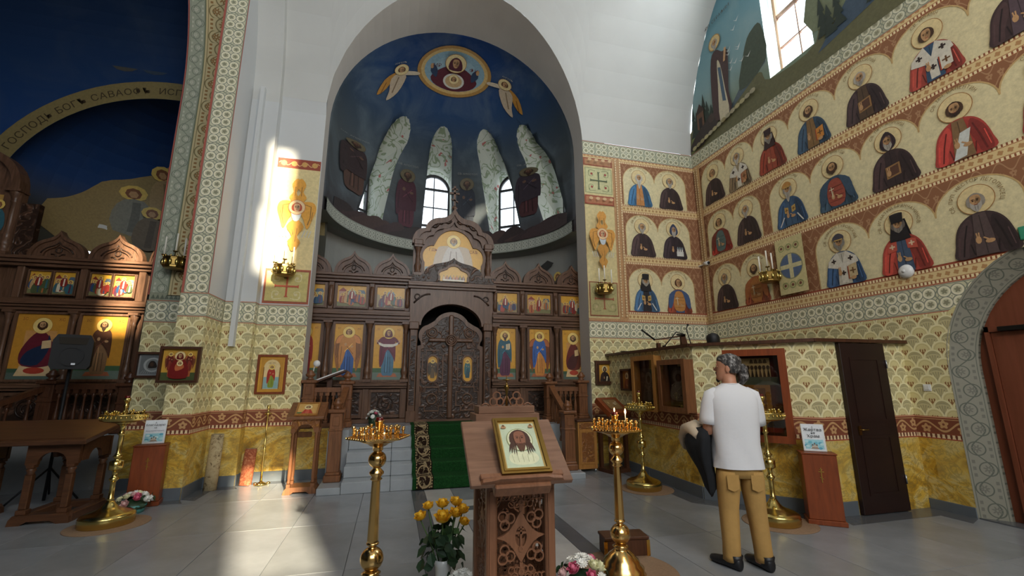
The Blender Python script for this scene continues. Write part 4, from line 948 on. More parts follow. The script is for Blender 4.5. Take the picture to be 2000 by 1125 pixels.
# ornamental column beside the arch on the east wall (cross panels and seraph), vertical borders
def cross_panel(cv, x0, z0, x1, z1, bgc, c, deco, vine, border='#9c5a3e'):
    cv.rect(x0, z0, x1, z1, border); cv.rect(x0 + .02, z0 + .02, x1 - .02, z1 - .02, bgc); cx, cz = (x0 + x1) / 2, (z0 + z1) / 2; r = min(x1 - x0, z1 - z0) * .3
    for q in (-1, 1):
        for p in (-1, 1):
            cv.line(spline([(cx + q * r * .4, cz + p * r * 1.25), (cx + q * r * 1.2, cz + p * r * 1.3), (cx + q * r * 1.25, cz + p * r * .6), (cx + q * r * .75, cz + p * r * .6), (cx + q * r * .8, cz + p * r * .95)], 4, False), .012, vine); cv.ell(cx + q * r * .9, cz + p * r * .85, r * .16, r * .16, deco, 7); cv.ell(cx + q * r * 1.25, cz + p * r * 1.15, r * .1, r * .13, vine, 6)
    cv.line([(cx, cz - r), (cx, cz + r)], .028, c); cv.line([(cx - r, cz), (cx + r, cz)], .028, c)
    for a, b in ((0, 1), (0, -1), (1, 0), (-1, 0)): cv.poly([(cx + a * r * .85 + b * r * .0, cz + b * r * .85), (cx + a * r * 1.12 + b * r * .2, cz + b * r * 1.12 + a * r * .2), (cx + a * r * 1.12 - b * r * .2, cz + b * r * 1.12 - a * r * .2)], c)
cv = Cv(); x0, x1 = 3.605, 4.26
cv.rect(x0, 2.62, x1 + .2, 6.08, '#c79a6c'); cv.rect(x0, 2.66, x1, 6.06, '#e0cf98')
cv.rect(x0, 5.86, x1, 6.04, '#9c5236'); cv.rect(x0 + .03, 5.89, x1 - .03, 6.01, '#b98458'); cross_panel(cv, x0 + .02, 5.25, x1 - .02, 5.82, '#d2cf9c', '#5f6a48', '#a8483c', '#8e9468', '#a8a878')
cv.rect(x0, 5.0, x1, 5.2, '#a8563c'); cv.rect(x0 + .03, 5.03, x1 - .03, 5.17, '#c08058'); cross_panel(cv, x0 + .02, 2.7, x1 - .02, 3.38, '#b9ae78', '#b06a4a', '#c9b98a', '#9a9464')
for q in (0, 1): 
    for k in range(60): z = 2.7 + k * .056; cv.rect(x1 + .035 + q * .08, z, x1 + .06 + q * .08, z + .034, '#ecd9ac')
for q in range(4): cv.ell(x0 + .1 + q * .15, 5.95, .045, .03, '#dcb88a', 7); cv.ell(x0 + .1 + q * .15, 5.1, .045, .035, '#dcb88a', 7)
seraph(cv, (x0 + x1) / 2 - .02, 4.22, .62)
o = cv.build('painted_pillar', (0, YE, 0), EU, (0, 0, 1), 'paint', wall_er); o['label'] = 'painted upright panel with an orange six-winged seraph between two cross squares, right of the arch'
for U_, O_, par in ((RU, (XR, YE, 0), wall_right),):
    cv = Cv()
    for xx in (0.05, .17):
        cv.rect(xx, 2.64, xx + .09, 6.08, '#cfa878')
        for k in range(60): z = 2.68 + k * .056; cv.rect(xx + .03, z, xx + .06, z + .034, '#ecd9ac')
    # blue cross medallion between pillars in the bottom row
    a, b = rs(5.79), rs(5.27); cv.rect(a, 2.85, b, 3.78, '#d9cb94'); cx = (a + b) / 2; cv.ell(cx, 3.3, .215, .215, '#8a8a6a', 30); cv.ell(cx, 3.3, .2, .2, '#5d6f8e', 30); cross_eq(cv, cx, 3.3, .2, .035, '#d9cfa0')
    for zz in (3.62, 2.99):
        for q in (-1, 0, 1): cv.circ(cx + q * .14, zz, .05, .014, '#9aa06a', 12); cv.ell(cx + q * .14, zz, .024, .024, '#7a4a3a', 6)
    o = cv.build('painted_medallion', O_, U_, (0, 0, 1), 'paint', par); o['label'] = 'painted panel with a round blue cross medallion, and beaded corner borders'
# landscape with a hermit on the lunette
cv = Cv(); 
def L(y): return YE - y
g0 = 6.43
cv.blob([(L(7.73), g0), (L(7.7), g0 + .5), (L(7.3), g0 + .55), (L(6.9), g0 + .3), (L(6.2), g0 + .5), (L(5.7), g0 + .6), (L(5.52), g0 + .32), (L(4.6), g0 + .31), (L(4.55), g0 + 1.1), (L(4.0), g0 + 1.3), (L(3.2), g0 + .9), (L(2.4), g0 + 1.0), (L(2.2), g0)], '#6a6848', 4)
cv.poly([(L(7.7), g0), (L(7.66), g0 + .32), (L(6.9), g0 + .62), (L(6.75), g0 + .3), (L(7.2), g0 + .1)], '#7f8c4c'); cv.poly([(L(6.6), g0 + .25), (L(5.55), g0 + .7), (L(5.53), g0 + 1.0), (L(6.2), g0 + .6)], '#56646c')
cv.blob([(L(6.2), g0 + .55), (L(5.95), g0 + 1.35), (L(5.75), g0 + 1.55), (L(5.55), g0 + 1.5), (L(5.53), g0 + .75)], '#4a5444'); cv.blob([(L(4.62), g0 + .5), (L(4.5), g0 + 1.5), (L(4.1), g0 + 1.2), (L(3.4), g0 + 1.8), (L(2.9), g0 + 1.0), (L(2.6), g0 + .4)], '#7c8466')
cv.poly([(L(4.6), g0 + .1), (L(3.9), g0 + .75), (L(3.0), g0 + .95), (L(2.6), g0 + .6), (L(3.4), g0 + .3)], '#46586a')
for y, h in ((7.55, .95), (7.45, .8), (7.2, 1.05), (7.1, .85), (6.98, .7), (4.45, .9), (4.35, .7), (4.2, .8), (3.7, .8), (3.55, .7)):
    for k in range(3): cv.poly([(L(y) - .11 + .025 * k, g0 + h * (.35 + .22 * k)), (L(y) + .11 - .025 * k, g0 + h * (.35 + .22 * k)), (L(y), g0 + h * (.75 + .25 * k) * .9)], '#2f3a30')
cv.rect(L(7.42), g0 + .42, L(7.2), g0 + .78, '#6a4a34'); cv.poly([(L(7.46), g0 + .78), (L(7.16), g0 + .78), (L(7.31), g0 + 1.0)], '#3f2c22'); cv.rect(L(7.36), g0 + .42, L(7.26), g0 + .66, '#2a1f1a')
cv.blob([(L(7.7), g0 + .06), (L(7.55), g0 + .3), (L(7.2), g0 + .46), (L(6.98), g0 + .55), (L(6.85), g0 + .42), (L(6.8), g0 + .26), (L(7.05), g0 + .16), (L(7.3), g0 + .02)], '#3a2f2a'); cv.ell(L(6.98), g0 + .46, .1, .1, '#4a3c34', 10)
hx = L(6.66); b0 = g0 + .32
cv.ell(hx - .02, b0 + 1.72, .17, .17, '#b98f4e', 22); cv.ell(hx - .02, b0 + 1.72, .15, .15, '#e0c58a', 22)
cv.blob([(hx - .2, b0), (hx - .24, b0 + .7), (hx - .16, b0 + 1.4), (hx, b0 + 1.52), (hx + .16, b0 + 1.36), (hx + .3, b0 + 1.3), (hx + .28, b0 + .9), (hx + .22, b0 + .4), (hx + .24, b0)], '#4c3634')
cv.blob([(hx - .08, b0 - .08), (hx - .04, b0 + .7), (hx, b0 + 1.25), (hx + .08, b0 + 1.1), (hx + .14, b0 + .5), (hx + .18, b0 - .05)], '#cfc4a6'); cv.poly([(hx, b0 + 1.1), (hx + .08, b0 + 1.05), (hx + .13, b0 + .25), (hx + .04, b0 + .3)], '#4c6276'); head(cv, hx - .02, b0 + 1.7, .085, '#a89f92', '#b8b0a4', None, False); cv.line([(hx + .2, b0 + 1.1), (hx + .26, b0 + 1.38)], .06, SKIN)
for q in range(11):
    bx, bz = hx + .3 + random.uniform(0, .5), b0 + random.uniform(.7, 1.75); cv.poly([(bx - .07, bz + .05), (bx, bz), (bx + .08, bz + .06), (bx + .01, bz - .025)], '#dfe2dc')
for q in range(14): cv.ell(L(7.55 - q * .13), g0 + .06 + .02 * q, .07, .05, random.choice(('#b3a87c', '#9a9068', '#a8a084')), 8)
cv.text('СВ. ПРП. СЕРАФИМ', hx + .02, b0 + 2.15, .1, '#5a5040')
o = cv.build('painted_landscape', RO, RU, (0, 0, 1), 'paint', wall_right); o['label'] = 'painted landscape with a cloaked hermit, white birds and a bear beside the bright window'
# ------------------------------------------------------------------ left pier: gold panel with seraph and cross
cv = Cv(); cv.rect(-2.1, 2.72, -1.41, 5.28, '#e2cf98'); cv.rect(-2.1, 5.1, -1.41, 5.28, '#9a4630')
cv.line([(-2.08 + .65 * i / 24, 5.19 + .035 * sin(i * .9)) for i in range(25)], .014, '#dcb078')
for q in range(4): cv.ell(-2.0 + .165 * q, 5.19, .05, .05, '#d2a25c', 8)
cv.rect(-2.1, 2.72, -1.41, 3.3, '#b0583e'); cross_panel(cv, -2.09, 2.74, -1.42, 3.28, '#cfc07a', '#c05a3c', '#dcd0a0', '#e2d8a8'); seraph(cv, -1.72, 4.25, .68, '#e6a63f')
o = cv.build('painted_panel', (0, 7.80, 0), EU, (0, 0, 1), 'paint', wall_left); o['label'] = 'painted upright panel with a golden seraph above a red cross on the sunlit pier'
# sill panel under the jamb bands
cv = Cv(); cv.rect(-3.64, 2.7, -2.9, 2.82, '#9a9d86'); 
for q in range(12): cv.poly([(-3.62 + q * .06, 2.72), (-3.56 + q * .06, 2.72), (-3.59 + q * .06, 2.79)], '#6c7262')
cv.build('painted_sill', (0, 7.78, 0), EU, (0, 0, 1), 'paint', wall_left)
# ------------------------------------------------------------------ dome paintings
def dcurve(u, v, h):
    R_ = CR - .012 - h * 2; dx = max(-2.4, min(2.4, u - CX)); rho = sqrt(max(.01, R_ * R_ - dx * dx))
    if v <= 0: return Vector((CX + dx, CY + rho, CZ + v))
    p = v / CR; return Vector((CX + dx, CY + rho * cos(p), CZ + rho * sin(p)))
cv = Cv(.0012); MX, MV = 1.06, 2.94
cv.ell(MX, MV, .86, .64, '#b58a4a', 40); cv.ell(MX, MV, .78, .57, '#d9b878', 40); cv.ell(MX, MV, .7, .5, '#8fb0be', 40); cv.ell(MX, MV, .5, .36, '#9fbcc6', 30)
cv.blob([(MX - .55, MV - .2), (MX - .36, MV - .0), (MX - .1, MV + .12), (MX + .1, MV + .12), (MX + .36, MV), (MX + .55, MV - .2), (MX + .4, MV - .4), (MX, MV - .5), (MX - .4, MV - .4)], '#5e2430')
for q in (-1, 1): cv.blob([(MX + q * .42, MV - .2), (MX + q * .56, MV - .05), (MX + q * .5, MV + .12), (MX + q * .4, MV)], '#31425e'); cv.ell(MX + q * .53, MV + .08, .04, .07, SKIN, 8)
cv.ell(MX, MV - .25, .25, .19, '#d8d4c8', 24); cv.ell(MX, MV - .25, .2, .15, '#c9a878', 20); head(cv, MX, MV - .2, .06, '#5a3a24', None, None, True)
head(cv, MX, MV + .22, .12, '#5e2430', None, 'veil', True, hatc='#55202c'); cv.text('МР', MX - .42, MV + .1, .13, '#6a2a24'); cv.text('ФУ', MX + .42, MV + .1, .13, '#6a2a24')
o = cv.build('painted_medallion', (0, 0, 0), (1, 0, 0), (0, 0, 1), 'paint', shell, curve=dcurve, h0=.004); o['label'] = 'painted round medallion of the veiled mother with a child disc at the top of the dome'
def angel_fly(x, v, q, nm):
    cv = Cv(.0012)
    cv.blob([(x - q * .1, v + .12), (x - q * .34, v - .02), (x - q * .5, v - .42), (x - q * .3, v - .28)], '#c08a3a'); cv.blob([(x, v + .12), (x + q * .12, v - .02), (x - q * .06, v - .42), (x - q * .3, v - .62), (x - q * .24, v - .36), (x - q * .2, v - .02)], '#c9b59a'); cv.blob([(x, v + .06), (x + q * .3, v + .02), (x + q * .42, v + .04), (x + q * .38, v + .1), (x + q * .1, v + .14)], '#d8c8ae')
    cv.line([(x - q * .04, v), (x - q * .18, v - .42)], .025, '#8a7458'); cv.line([(x - q * .3, v - .1), (x - q * .42, v - .4)], .02, '#8a5a24'); head(cv, x + q * .02, v + .2, .075, '#6a4428', None, None, True); cv.text('АНГЕЛЪ', x, v + .4, .06, '#b8b4a4')
    o = cv.build('painted_angel', (0, 0, 0), (1, 0, 0), (0, 0, 1), 'paint', shell, curve=dcurve, h0=.004); o['label'] = nm
angel_fly(-.16, 2.75, 1, 'painted flying angel on the left of the dome medallion'); angel_fly(2.26, 2.78, -1, 'painted flying angel on the right of the dome medallion')
for x, v, h, r1, r2, lab in ((.12, -1.25, 1.55, '#5a2c38', '#4a2430', 'painted standing figure in dark red between the two left dome windows'), (1.62, -1.2, 1.5, '#2f3540', '#262c38', 'painted dark standing figure between the two middle dome windows'), (3.02, -.95, 1.5, '#4e2e30', '#3a3038', 'painted standing figure near the right end of the dome'), (-1.02, -.9, 1.5, '#5a4238', '#3a2c2c', 'painted bowing figure near the left end of the dome')):
    cv = Cv(.0012); standing(cv, x, v, h, r1, r2, '#3a2a20', '#3f2c22', None, None, False, dais=False, hl='#6a6048', ho='#5a4e38'); cv.text('СВ. АПОСТОЛ', x, v + h + .08, .07, '#8a8a84'); o = cv.build('painted_apostle', (0, 0, 0), (1, 0, 0), (0, 0, 1), 'paint', shell, curve=dcurve, h0=.004); o['label'] = lab
cv = Cv(.0012)
for k in range(30): x = -1.2 + k * .155; q = random.uniform(.0, .25); cv.blob([(x - .3, -1.5), (x - .2, -1.42 + q * .4), (x - .05, -1.38 + q), (x + .15, -1.3 + q * .6), (x + .3, -1.5)], random.choice(('#3f3232', '#473636', '#3a302f', '#4e3c38')))
cv.build('painted_rocks', (0, 0, 0), (1, 0, 0), (0, 0, 1), 'paint', shell, curve=dcurve, h0=.003)
# chapel paintings
def band_poly(cv, cx, cz, r0, r1, a0, a1, c, n=40):
    cv.k += 1
    for i in range(n):
        a, b = radians(a0 + (a1 - a0) * i / n), radians(a0 + (a1 - a0) * (i + 1) / n); cv.poly([(cx + r0 * cos(a), cz + r0 * sin(a)), (cx + r1 * cos(a), cz + r1 * sin(a)), (cx + r1 * cos(b), cz + r1 * sin(b)), (cx + r0 * cos(b), cz + r0 * sin(b))], c, True)
cv = Cv(); band_poly(cv, CHX, CHZ, CHR, CHR + .36, 0, 180, '#8a7a4e'); cv.arctext('ГОСПОДЬ БОГЪ САВАОФЪ  ИСПОЛНЬ НЕБО И ЗЕМЛЯ', CHX, CHZ, CHR + .1, .18, '#3a2c18', 100)
o = cv.build('painted_inscription', (0, CHY, 0), EU, (0, 0, 1), 'paint', wall_ch); o['label'] = 'arched band with an old-church-script inscription over the dark chapel apse'
wch2 = bpy.data.objects['wall_chapel_apse']
def ccurve(u, v, h):
    R_ = CHR - .02 - h * 2; dx = max(-2.4, min(2.4, u - CHX)); rho = sqrt(max(.01, R_ * R_ - dx * dx)); z = v - CHW
    if z <= 0: return Vector((u, CHY + rho, v))
    p = min(1.4, z / CHV); return Vector((u, CHY + rho * cos(p), CHW + rho / CHR * CHV * sin(p)))
cv = Cv(.0012); cv.blob([(-6.4, 3.4), (-6.2, 5.0), (-5.7, 5.3), (-5.2, 5.5), (-4.7, 6.0), (-4.2, 6.1), (-3.7, 5.8), (-3.3, 6.1), (-2.8, 5.4), (-2.4, 3.4)], '#a08a5c', 4); cv.poly([(-5.1, 4.6), (-4.1, 4.6), (-4.1, 5.6), (-4.6, 5.9), (-5.1, 5.6)], '#b58a52'); cv.poly([(-4.0, 4.6), (-3.3, 4.6), (-3.3, 5.6), (-3.65, 5.85), (-4.0, 5.6)], '#a07a4a')
for x, b, h, c in ((-5.7, 3.9, 1.2, '#8c8a7c'), (-5.2, 4.5, 1.1, '#b09468'), (-4.9, 4.0, 1.1, '#9c927a'), (-4.45, 4.7, 1.2, '#d8d2bc'), (-3.75, 4.8, 1.2, '#b4c0ca'), (-4.0, 3.8, 1.1, '#b8a68c'), (-5.4, 3.6, 1.0, '#7a6a54')): mini(cv, x, b, h, c, dk(c, .8))
o = cv.build('painted_scene', (0, 0, 0), (1, 0, 0), (0, 0, 1), 'paint', wch2, curve=lambda u, v, h: ccurve(u, v + .75, h), h0=.003); o['label'] = 'dim painted gathering of robed figures on the chapel apse'
cv = Cv()
for q in range(9): cv.ell(-6.2 + .35 * q + random.uniform(-.1, .1), 7.6 + random.uniform(-.3, .5), random.uniform(.2, .4), random.uniform(.15, .3), random.choice(('#3e4650', '#4c4a44', '#344252')), 12)
cv.build('painted_clouds', (0, CHY, 0), EU, (0, 0, 1), 'paint', wall_ch)
# lower apse paintings (behind the screen)
def acurve(u, v, h): a = u / 2.85; return Vector((CX + (2.83 - h) * sin(a), CY + (2.83 - h) * cos(a), v))
cv = Cv(.001)
cv.rect(.9, 3.3, 1.6, 3.9, '#8a4238'); cv.poly([(.85, 3.9), (1.65, 3.9), (1.5, 4.15), (1.0, 4.15)], '#4a5560'); cv.rect(1.75, 3.3, 2.1, 3.8, '#7a7468'); cv.ell(1.92, 3.85, .18, .16, '#4a4038', 14)
for x in (.3, .55, .8, 2.4, 2.65, 2.9, 3.2, -.9, -1.2): mini(cv, x, 3.2, .75, random.choice(('#4a4640', '#5a3a34', '#3c4a58')), '#6a6258')
cv.poly([(-1.5, 3.95), (-1.2, 4.1), (-.9, 3.98), (-1.2, 3.92)], '#3e3c3a'); cv.poly([(2.5, 4.1), (2.9, 4.3), (3.1, 4.2), (2.8, 4.0)], '#3a3836')
cv.text('СВЯТЪ СВЯТЪ', -.5, 4.05, .11, '#5a5850'); cv.text('ПРЕЧИСТАЯ ДЕВО', .6, 4.15, .1, '#5a5850'); cv.build('painted_scene', (0, 0, 0), (1, 0, 0), (0, 0, 1), 'paint', shell, curve=acurve, h0=.004)
# ------------------------------------------------------------------ carved icon screens
GOLD = '#dba33c'
class Screen:
    def __init__(s, name, x, y, z, label):
        s.e = empty(name, (x, y, z), 0, label, 'iconostasis'); s.o = (x, y, z)
    def mb(s):
        m = MB(); m.M = Matrix.Translation((-s.o[0], 0, -s.o[2])); return m
    def part(s, name, m, mat, parent=None):
        return m.build(name, mat, parent or s.e)
    def icon(s, x0, x1, z0, z1, draw, fr=.035, y=-.02, bgc=GOLD, lab=None):
        m = s.mb(); O = [(x0 - fr, z0 - fr), (x1 + fr, z0 - fr), (x1 + fr, z1 + fr), (x0 - fr, z1 + fr)]; I = [(x0, z0), (x1, z0), (x1, z1), (x0, z1)]
        m.ring(O, I, y - .035, y + .05, True); m.ring(scl(O, 1.06, 1.03, (x0 + x1) / 2, (z0 + z1) / 2), O, y - .015, y + .05, True); f = s.part('icon', m, 'wood_icon')
        cv = Cv(); cv.rect(x0, z0, x1, z1, bgc); cv.tf(); draw(cv, x0, z0, x1 - x0, z1 - z0)
        o = cv.build('painting', (-s.o[0], y, -s.o[2]), (1, 0, 0), (0, 0, 1), 'icon_paint', f)
        if lab: o['label'] = lab
        return f
    def hbar(s, name, x0, x1, prof, mat='wood_icon_x'):
        for z0, z1, d in prof: pass
        m = s.mb()
        for z0, z1, d in prof: m.box(x0, x1, -d, .1, z0, z1, .006)
        return s.part(name, m, mat)
    def column(s, x, z0, z1, r=.045, y=-.06):
        m = s.mb(); h = z1 - z0; k = r
        m.box(x - k * 1.6, x + k * 1.6, y - k * 1.6, y + k * 1.6, z0, z0 + .05); m.box(x - k * 1.7, x + k * 1.7, y - k * 1.7, y + k * 1.7, z1 - .04, z1)
        m.lathe([(k * 1.5, z0 + .05), (k * 1.5, z0 + .07), (k * 1.0, z0 + .1), (k * 1.35, z0 + .16), (k * 1.45, z0 + .2), (k * 1.0, z0 + .26), (k * .9, z0 + .3), (k * 1.0, z0 + .33), (k * .78, z0 + .36), (k * .7, z1 - .22), (k * .95, z1 - .2), (k * .75, z1 - .17), (k * 1.0, z1 - .12), (k * 1.5, z1 - .05), (k * 1.5, z1 - .04)], x, y, 14)
        return s.part('column', m, 'wood_icon')
    def kokoshnik(s, cx, z, w, h):
        m = s.mb(); O = shift(ogee(w, h), cx, z); s1 = scl(O, .86, .86, cx, z); s2 = scl(O, .70, .70, cx, z); s3 = scl(O, .5, .52, cx, z)
        m.ring(O, s1, -.07, .06); m.ring(s1, s2, -.04, .06); m.ring(s2, s3, -.055, .06); m.prism(s3, -.02, .06); f = s.part('kokoshnik', m, 'wood_icon')
        g = s.mb(); q = scl(O, .66, .66, cx, z)
        g.tube([(x, -.055, zz) for x, zz in scl(O, .6, .6, cx, z)][2:-2], .012, 6)
        for k in (-1, 1):
            pts = [(cx + k * w * (.02 + .1 * t), -.03, z + h * (.06 + .28 * t - .2 * t * t)) for t in [i / 6 for i in range(7)]]; g.tube(pts, .011, 6)
        g.tube([(cx + .05 * w * cos(a * pi / 6), -.03, z + h * .3 + .1 * h * sin(a * pi / 6)) for a in range(12)], .009, 6, True); s.part('carving', g, 'wood_carved', f)
        return f
    def lowpanel(s, x0, x1, z0, z1):
        m = s.mb(); O = [(x0, z0), (x1, z0), (x1, z1), (x0, z1)]; I = [(x0 + .05, z0 + .05), (x1 - .05, z0 + .05), (x1 - .05, z1 - .05), (x0 + .05, z1 - .05)]
        m.ring(O, I, -.045, .05, True); f = s.part('panel', m, 'wood_icon'); g = s.mb(); g.box(x0 + .05, x1 - .05, -.005, .04, z0 + .05, z1 - .05); cx, cz = (x0 + x1) / 2, (z0 + z1) / 2; r = min(x1 - x0, z1 - z0) * .26
        g.tube([(cx + r * cos(a * pi / 10), -.012, cz + r * sin(a * pi / 10)) for a in range(20)], .014, 6, True); g.tube([(cx + r * .5 * cos(a * pi / 8), -.012, cz + r * .5 * sin(a * pi / 8)) for a in range(16)], .012, 6, True); s.part('carving', g, 'wood_carved', f)
def ground(cv, x, z, w, h, c='#4c6a4a', c2='#6f7f74', k=.13):
    cv.rect(x, z, x + w, z + h * k * 1.6, c); cv.rect(x, z, x + w, z + h * k, c2)
    cv.text('ІС', x + w * .15, z + h * .9, w * .09, '#8a4a2a'); cv.text('ХС', x + w * .85, z + h * .9, w * .09, '#8a4a2a')
def dfig(*a, **k):
    kw = dict(k); gr = kw.pop('gr', True)
    def f(cv, x, z, w, h):
        if gr: ground(cv, x, z, w, h)
        standing(cv, x + w / 2, z + h * .05, h * .9, *a, **kw)
    return f
def dthrone(c1, c2):
    def f(cv, x, z, w, h):
        ground(cv, x, z, w, h, '#3f5a44', '#56655c', .1); cx = x + w / 2
        cv.rect(cx - w * .3, z + h * .1, cx + w * .3, z + h * .74, '#d29a5a'); cv.poly([(cx - w * .36, z + h * .05), (cx + w * .36, z + h * .05), (cx + w * .28, z + h * .2), (cx - w * .28, z + h * .2)], '#d9b98a'); cv.ell(cx, z + h * .13, w * .2, h * .05, '#b0402f', 14)
        cv.blob([(cx - w * .24, z + h * .2), (cx - w * .34, z + h * .38), (cx - w * .2, z + h * .62), (cx, z + h * .74), (cx + w * .2, z + h * .62), (cx + w * .34, z + h * .4), (cx + w * .24, z + h * .2)], c1); cv.blob([(cx - w * .28, z + h * .24), (cx - w * .2, z + h * .42), (cx + w * .12, z + h * .55), (cx + w * .16, z + h * .68), (cx + w * .22, z + h * .5), (cx + w * .05, z + h * .22)], c2)
        cv.poly([(cx + w * .06, z + h * .46), (cx + w * .24, z + h * .48), (cx + w * .22, z + h * .6), (cx + w * .05, z + h * .58)], '#d8b98a'); head(cv, cx, z + h * .82, h * .062, '#4a3020', '#4a3020', None, True, SKIN, '#efd080', '#b8843a', .1)
    return f
def dfeast(sd):
    def f(cv, x, z, w, h):
        sub = Cv(); feast(sub, w, h, sd)
        for P_, c, k in sub.p: cv.p.append(([(p[0] + x, p[1] + z) for p in P_], c, cv.k + k))
        cv.k += sub.k
    return f
S = Screen('iconostasis', 1.05, 8.5, .75, 'tall dark carved wooden icon screen filling the central arch')
m = S.mb(); m.box(-2.2, .42, .04, .1, .75, 3.4); m.box(1.68, 4.2, .04, .1, .75, 3.4); m.box(.3, 1.8, .04, .1, 3.0, 3.5); S.part('body', m, 'wood_icon')
m = S.mb(); m.box(.2, 1.9, .5, .55, .75, 3.1); S.part('door_void_sheet', m, 'dark_void')  # near-black sheet standing in for the unlit space behind the doors
SEC = [(-1.52, .24, dfig('#8c2f2a', '#a23a30', '#4a3324'), 11), (-.80, .24, dfig('#3d5f9a', '#c98a4a', '#6a4426', None, '#a06a3c'), 12), (-.105, .255, dfig('#4f7790', '#6a2436', '#4a2430', None, None, 'veil', spread=True, hatc='#5e2233'), 13),
       (2.115, .215, dfig('#5a2f4a', '#2f5f70', '#5a3a24', '#5a3a24', book=True), 14), (2.83, .215, dfig('#d08a44', '#3d64a6', '#6a4426', None, '#8a5030'), 15), (3.56, .24, dthrone('#6a2a26', '#4a2226'), 16)]
for cx, hw, dr, sd in SEC:
    S.lowpanel(cx - .3, cx + .3, .84, 1.33); S.icon(cx - hw, cx + hw, 1.5, 2.5, dr); S.icon(cx - .25, cx + .25, 2.82, 3.21, dfeast(sd)); S.kokoshnik(cx, 3.42, .68, .46)
for xa, xb in ((-2.2, .26), (1.84, 4.2)):
    S.hbar('plinth', xa, xb, [(.75, .82, .08)]); S.hbar('sill', xa, xb, [(1.35, 1.39, .1), (1.39, 1.43, .14), (1.43, 1.46, .1)]); S.hbar('entablature', xa, xb, [(2.55, 2.6, .1), (2.6, 2.66, .13), (2.66, 2.7, .17), (2.7, 2.76, .1)]); S.hbar('cornice', xa, xb, [(3.27, 3.32, .08), (3.32, 3.37, .13), (3.37, 3.42, .17)])
for x in (-1.87, -1.16, -.45, .2, 1.9, 2.47, 3.19, 3.95):
    S.column(x, 1.46, 2.55); m = S.mb(); m.box(x - .05, x + .05, -.06, .04, 2.76, 3.27, .012); m.lathe([(.03, 2.82), (.045, 2.9), (.03, 3.0), (.045, 3.1), (.03, 3.2)], x, -.06, 10); S.part('pilaster', m, 'wood_icon'); m = S.mb(); m.box(x - .06, x + .06, -.06, .04, .82, 1.35, .01); S.part('pilaster', m, 'wood_icon')
# portal
for x in (.34, 1.74):
    m = S.mb(); m.box(x - .07, x + .07, -.14, .05, .75, 2.42, .012); m.box(x - .085, x + .085, -.16, .05, .75, .95, .01); m.box(x - .09, x + .09, -.17, .05, 2.42, 2.56, .012); S.part('portal_post', m, 'wood_icon')
    m = S.mb(); m.box(x - .045, x + .045, -.15, -.13, 1.05, 2.3); S.part('carving', m, 'wood_carved')
A_ = [(1.04 + .62 * cos(pi * i / 20), 2.5 + .45 * sin(pi * i / 20)) for i in range(21)]
m = S.mb(); m.prism([(1.83, 2.5)] + [(1.83, 3.22), (.25, 3.22), (.25, 2.5)] + A_[::-1], -.12, .05); S.part('portal_spandrel', m, 'wood_icon')
m = S.mb(); m.ring(A_, scl(A_, .93, .93, 1.04, 2.5), -.15, .05); S.part('portal_arch', m, 'wood_icon')
for q in (-1, 1):
    m = S.mb(); m.tube([(1.04 + q * (.72 - .3 * t), -.13, 3.12 - .02 * t - .2 * (1 - t) ** 2) for t in [i / 6 for i in range(7)]], .016, 6); m.tube([(1.04 + q * .66 + .05 * cos(a), -.13, 3.04 + .05 * sin(a)) for a in [i * pi / 6 for i in range(12)]], .013, 6, True); S.part('carving', m, 'wood_carved')
S.hbar('portal_cornice', .2, 1.9, [(3.2, 3.25, .16), (3.25, 3.3, .2), (3.3, 3.34, .16)])
ped = [(1.86, 3.34), (1.9, 3.46), (1.62, 3.48)] + shift(ogee(1.14, .36), 1.05, 3.48)[1:-1] + [(.48, 3.48), (.2, 3.46), (.24, 3.34)]
m = S.mb(); m.prism(ped, -.16, .05); S.part('pediment', m, 'wood_carved')
m = S.mb(); o_ = shift(trefoil(.52, .3), 1.05, 3.36); m.ring(scl(o_, 1.14, 1.16, 1.05, 3.36), o_, -.19, -.15); S.part('pediment_frame', m, 'wood_icon')
cv = Cv(); cv.poly(o_, '#d9a83e'); 
for k in range(7): mini(cv, .86 + k * .063, 3.37, .12, random.choice(PAL), '#d8c9a4')
cv.rect(.84, 3.36, 1.26, 3.395, '#d9d2c2'); cv.build('painting', (-1.05, -.165, -.75), (1, 0, 0), (0, 0, 1), 'icon_paint', S.e)['label'] = 'small gold supper scene over the royal doors'
# upper kiot
m = S.mb(); m.box(.27, 1.83, -.04, .06, 3.46, 4.1); S.part('upper_board', m, 'wood_icon')
og = [(1.86, 4.1), (1.86, 4.16)] + bez((1.86, 4.16), (1.84, 4.36), (1.72, 4.42), (1.62, 4.42), 5)[1:] + bez((1.62, 4.42), (1.58, 4.62), (1.4, 4.66), (1.3, 4.66), 5)[1:] + bez((1.3, 4.66), (1.18, 4.68), (1.1, 4.76), (1.05, 4.9), 5)[1:]
og = og + [(2.1 - x, z) for x, z in og[-2::-1]]; i1 = scl(og, .86, .82, 1.05, 4.08); i2 = scl(og, .7, .64, 1.05, 4.08)
m = S.mb(); m.ring(og, i1, -.13, .06); m.ring(i1, i2, -.09, .06); S.part('upper_gable', m, 'wood_icon')
m = S.mb(); m.prism(scl(og, .9, .88, 1.05, 4.08), -.03, .05); S.part('gable_board', m, 'wood_icon')
m = S.mb()
for q in (-1, 1):
    pts = [(1.05 + q * (.06 + .46 * t), -.1, 4.62 - .24 * t * t - .05 * sin(t * 12)) for t in [i / 14 for i in range(15)]]; m.tube(pts, .022, 6)
    for t in (.2, .45, .7, .95): m.ell((1.05 + q * (.06 + .46 * t), -.1, 4.6 - .24 * t * t), (.045, .02, .035), 8, 5)
S.part('carving', m, 'wood_carved')
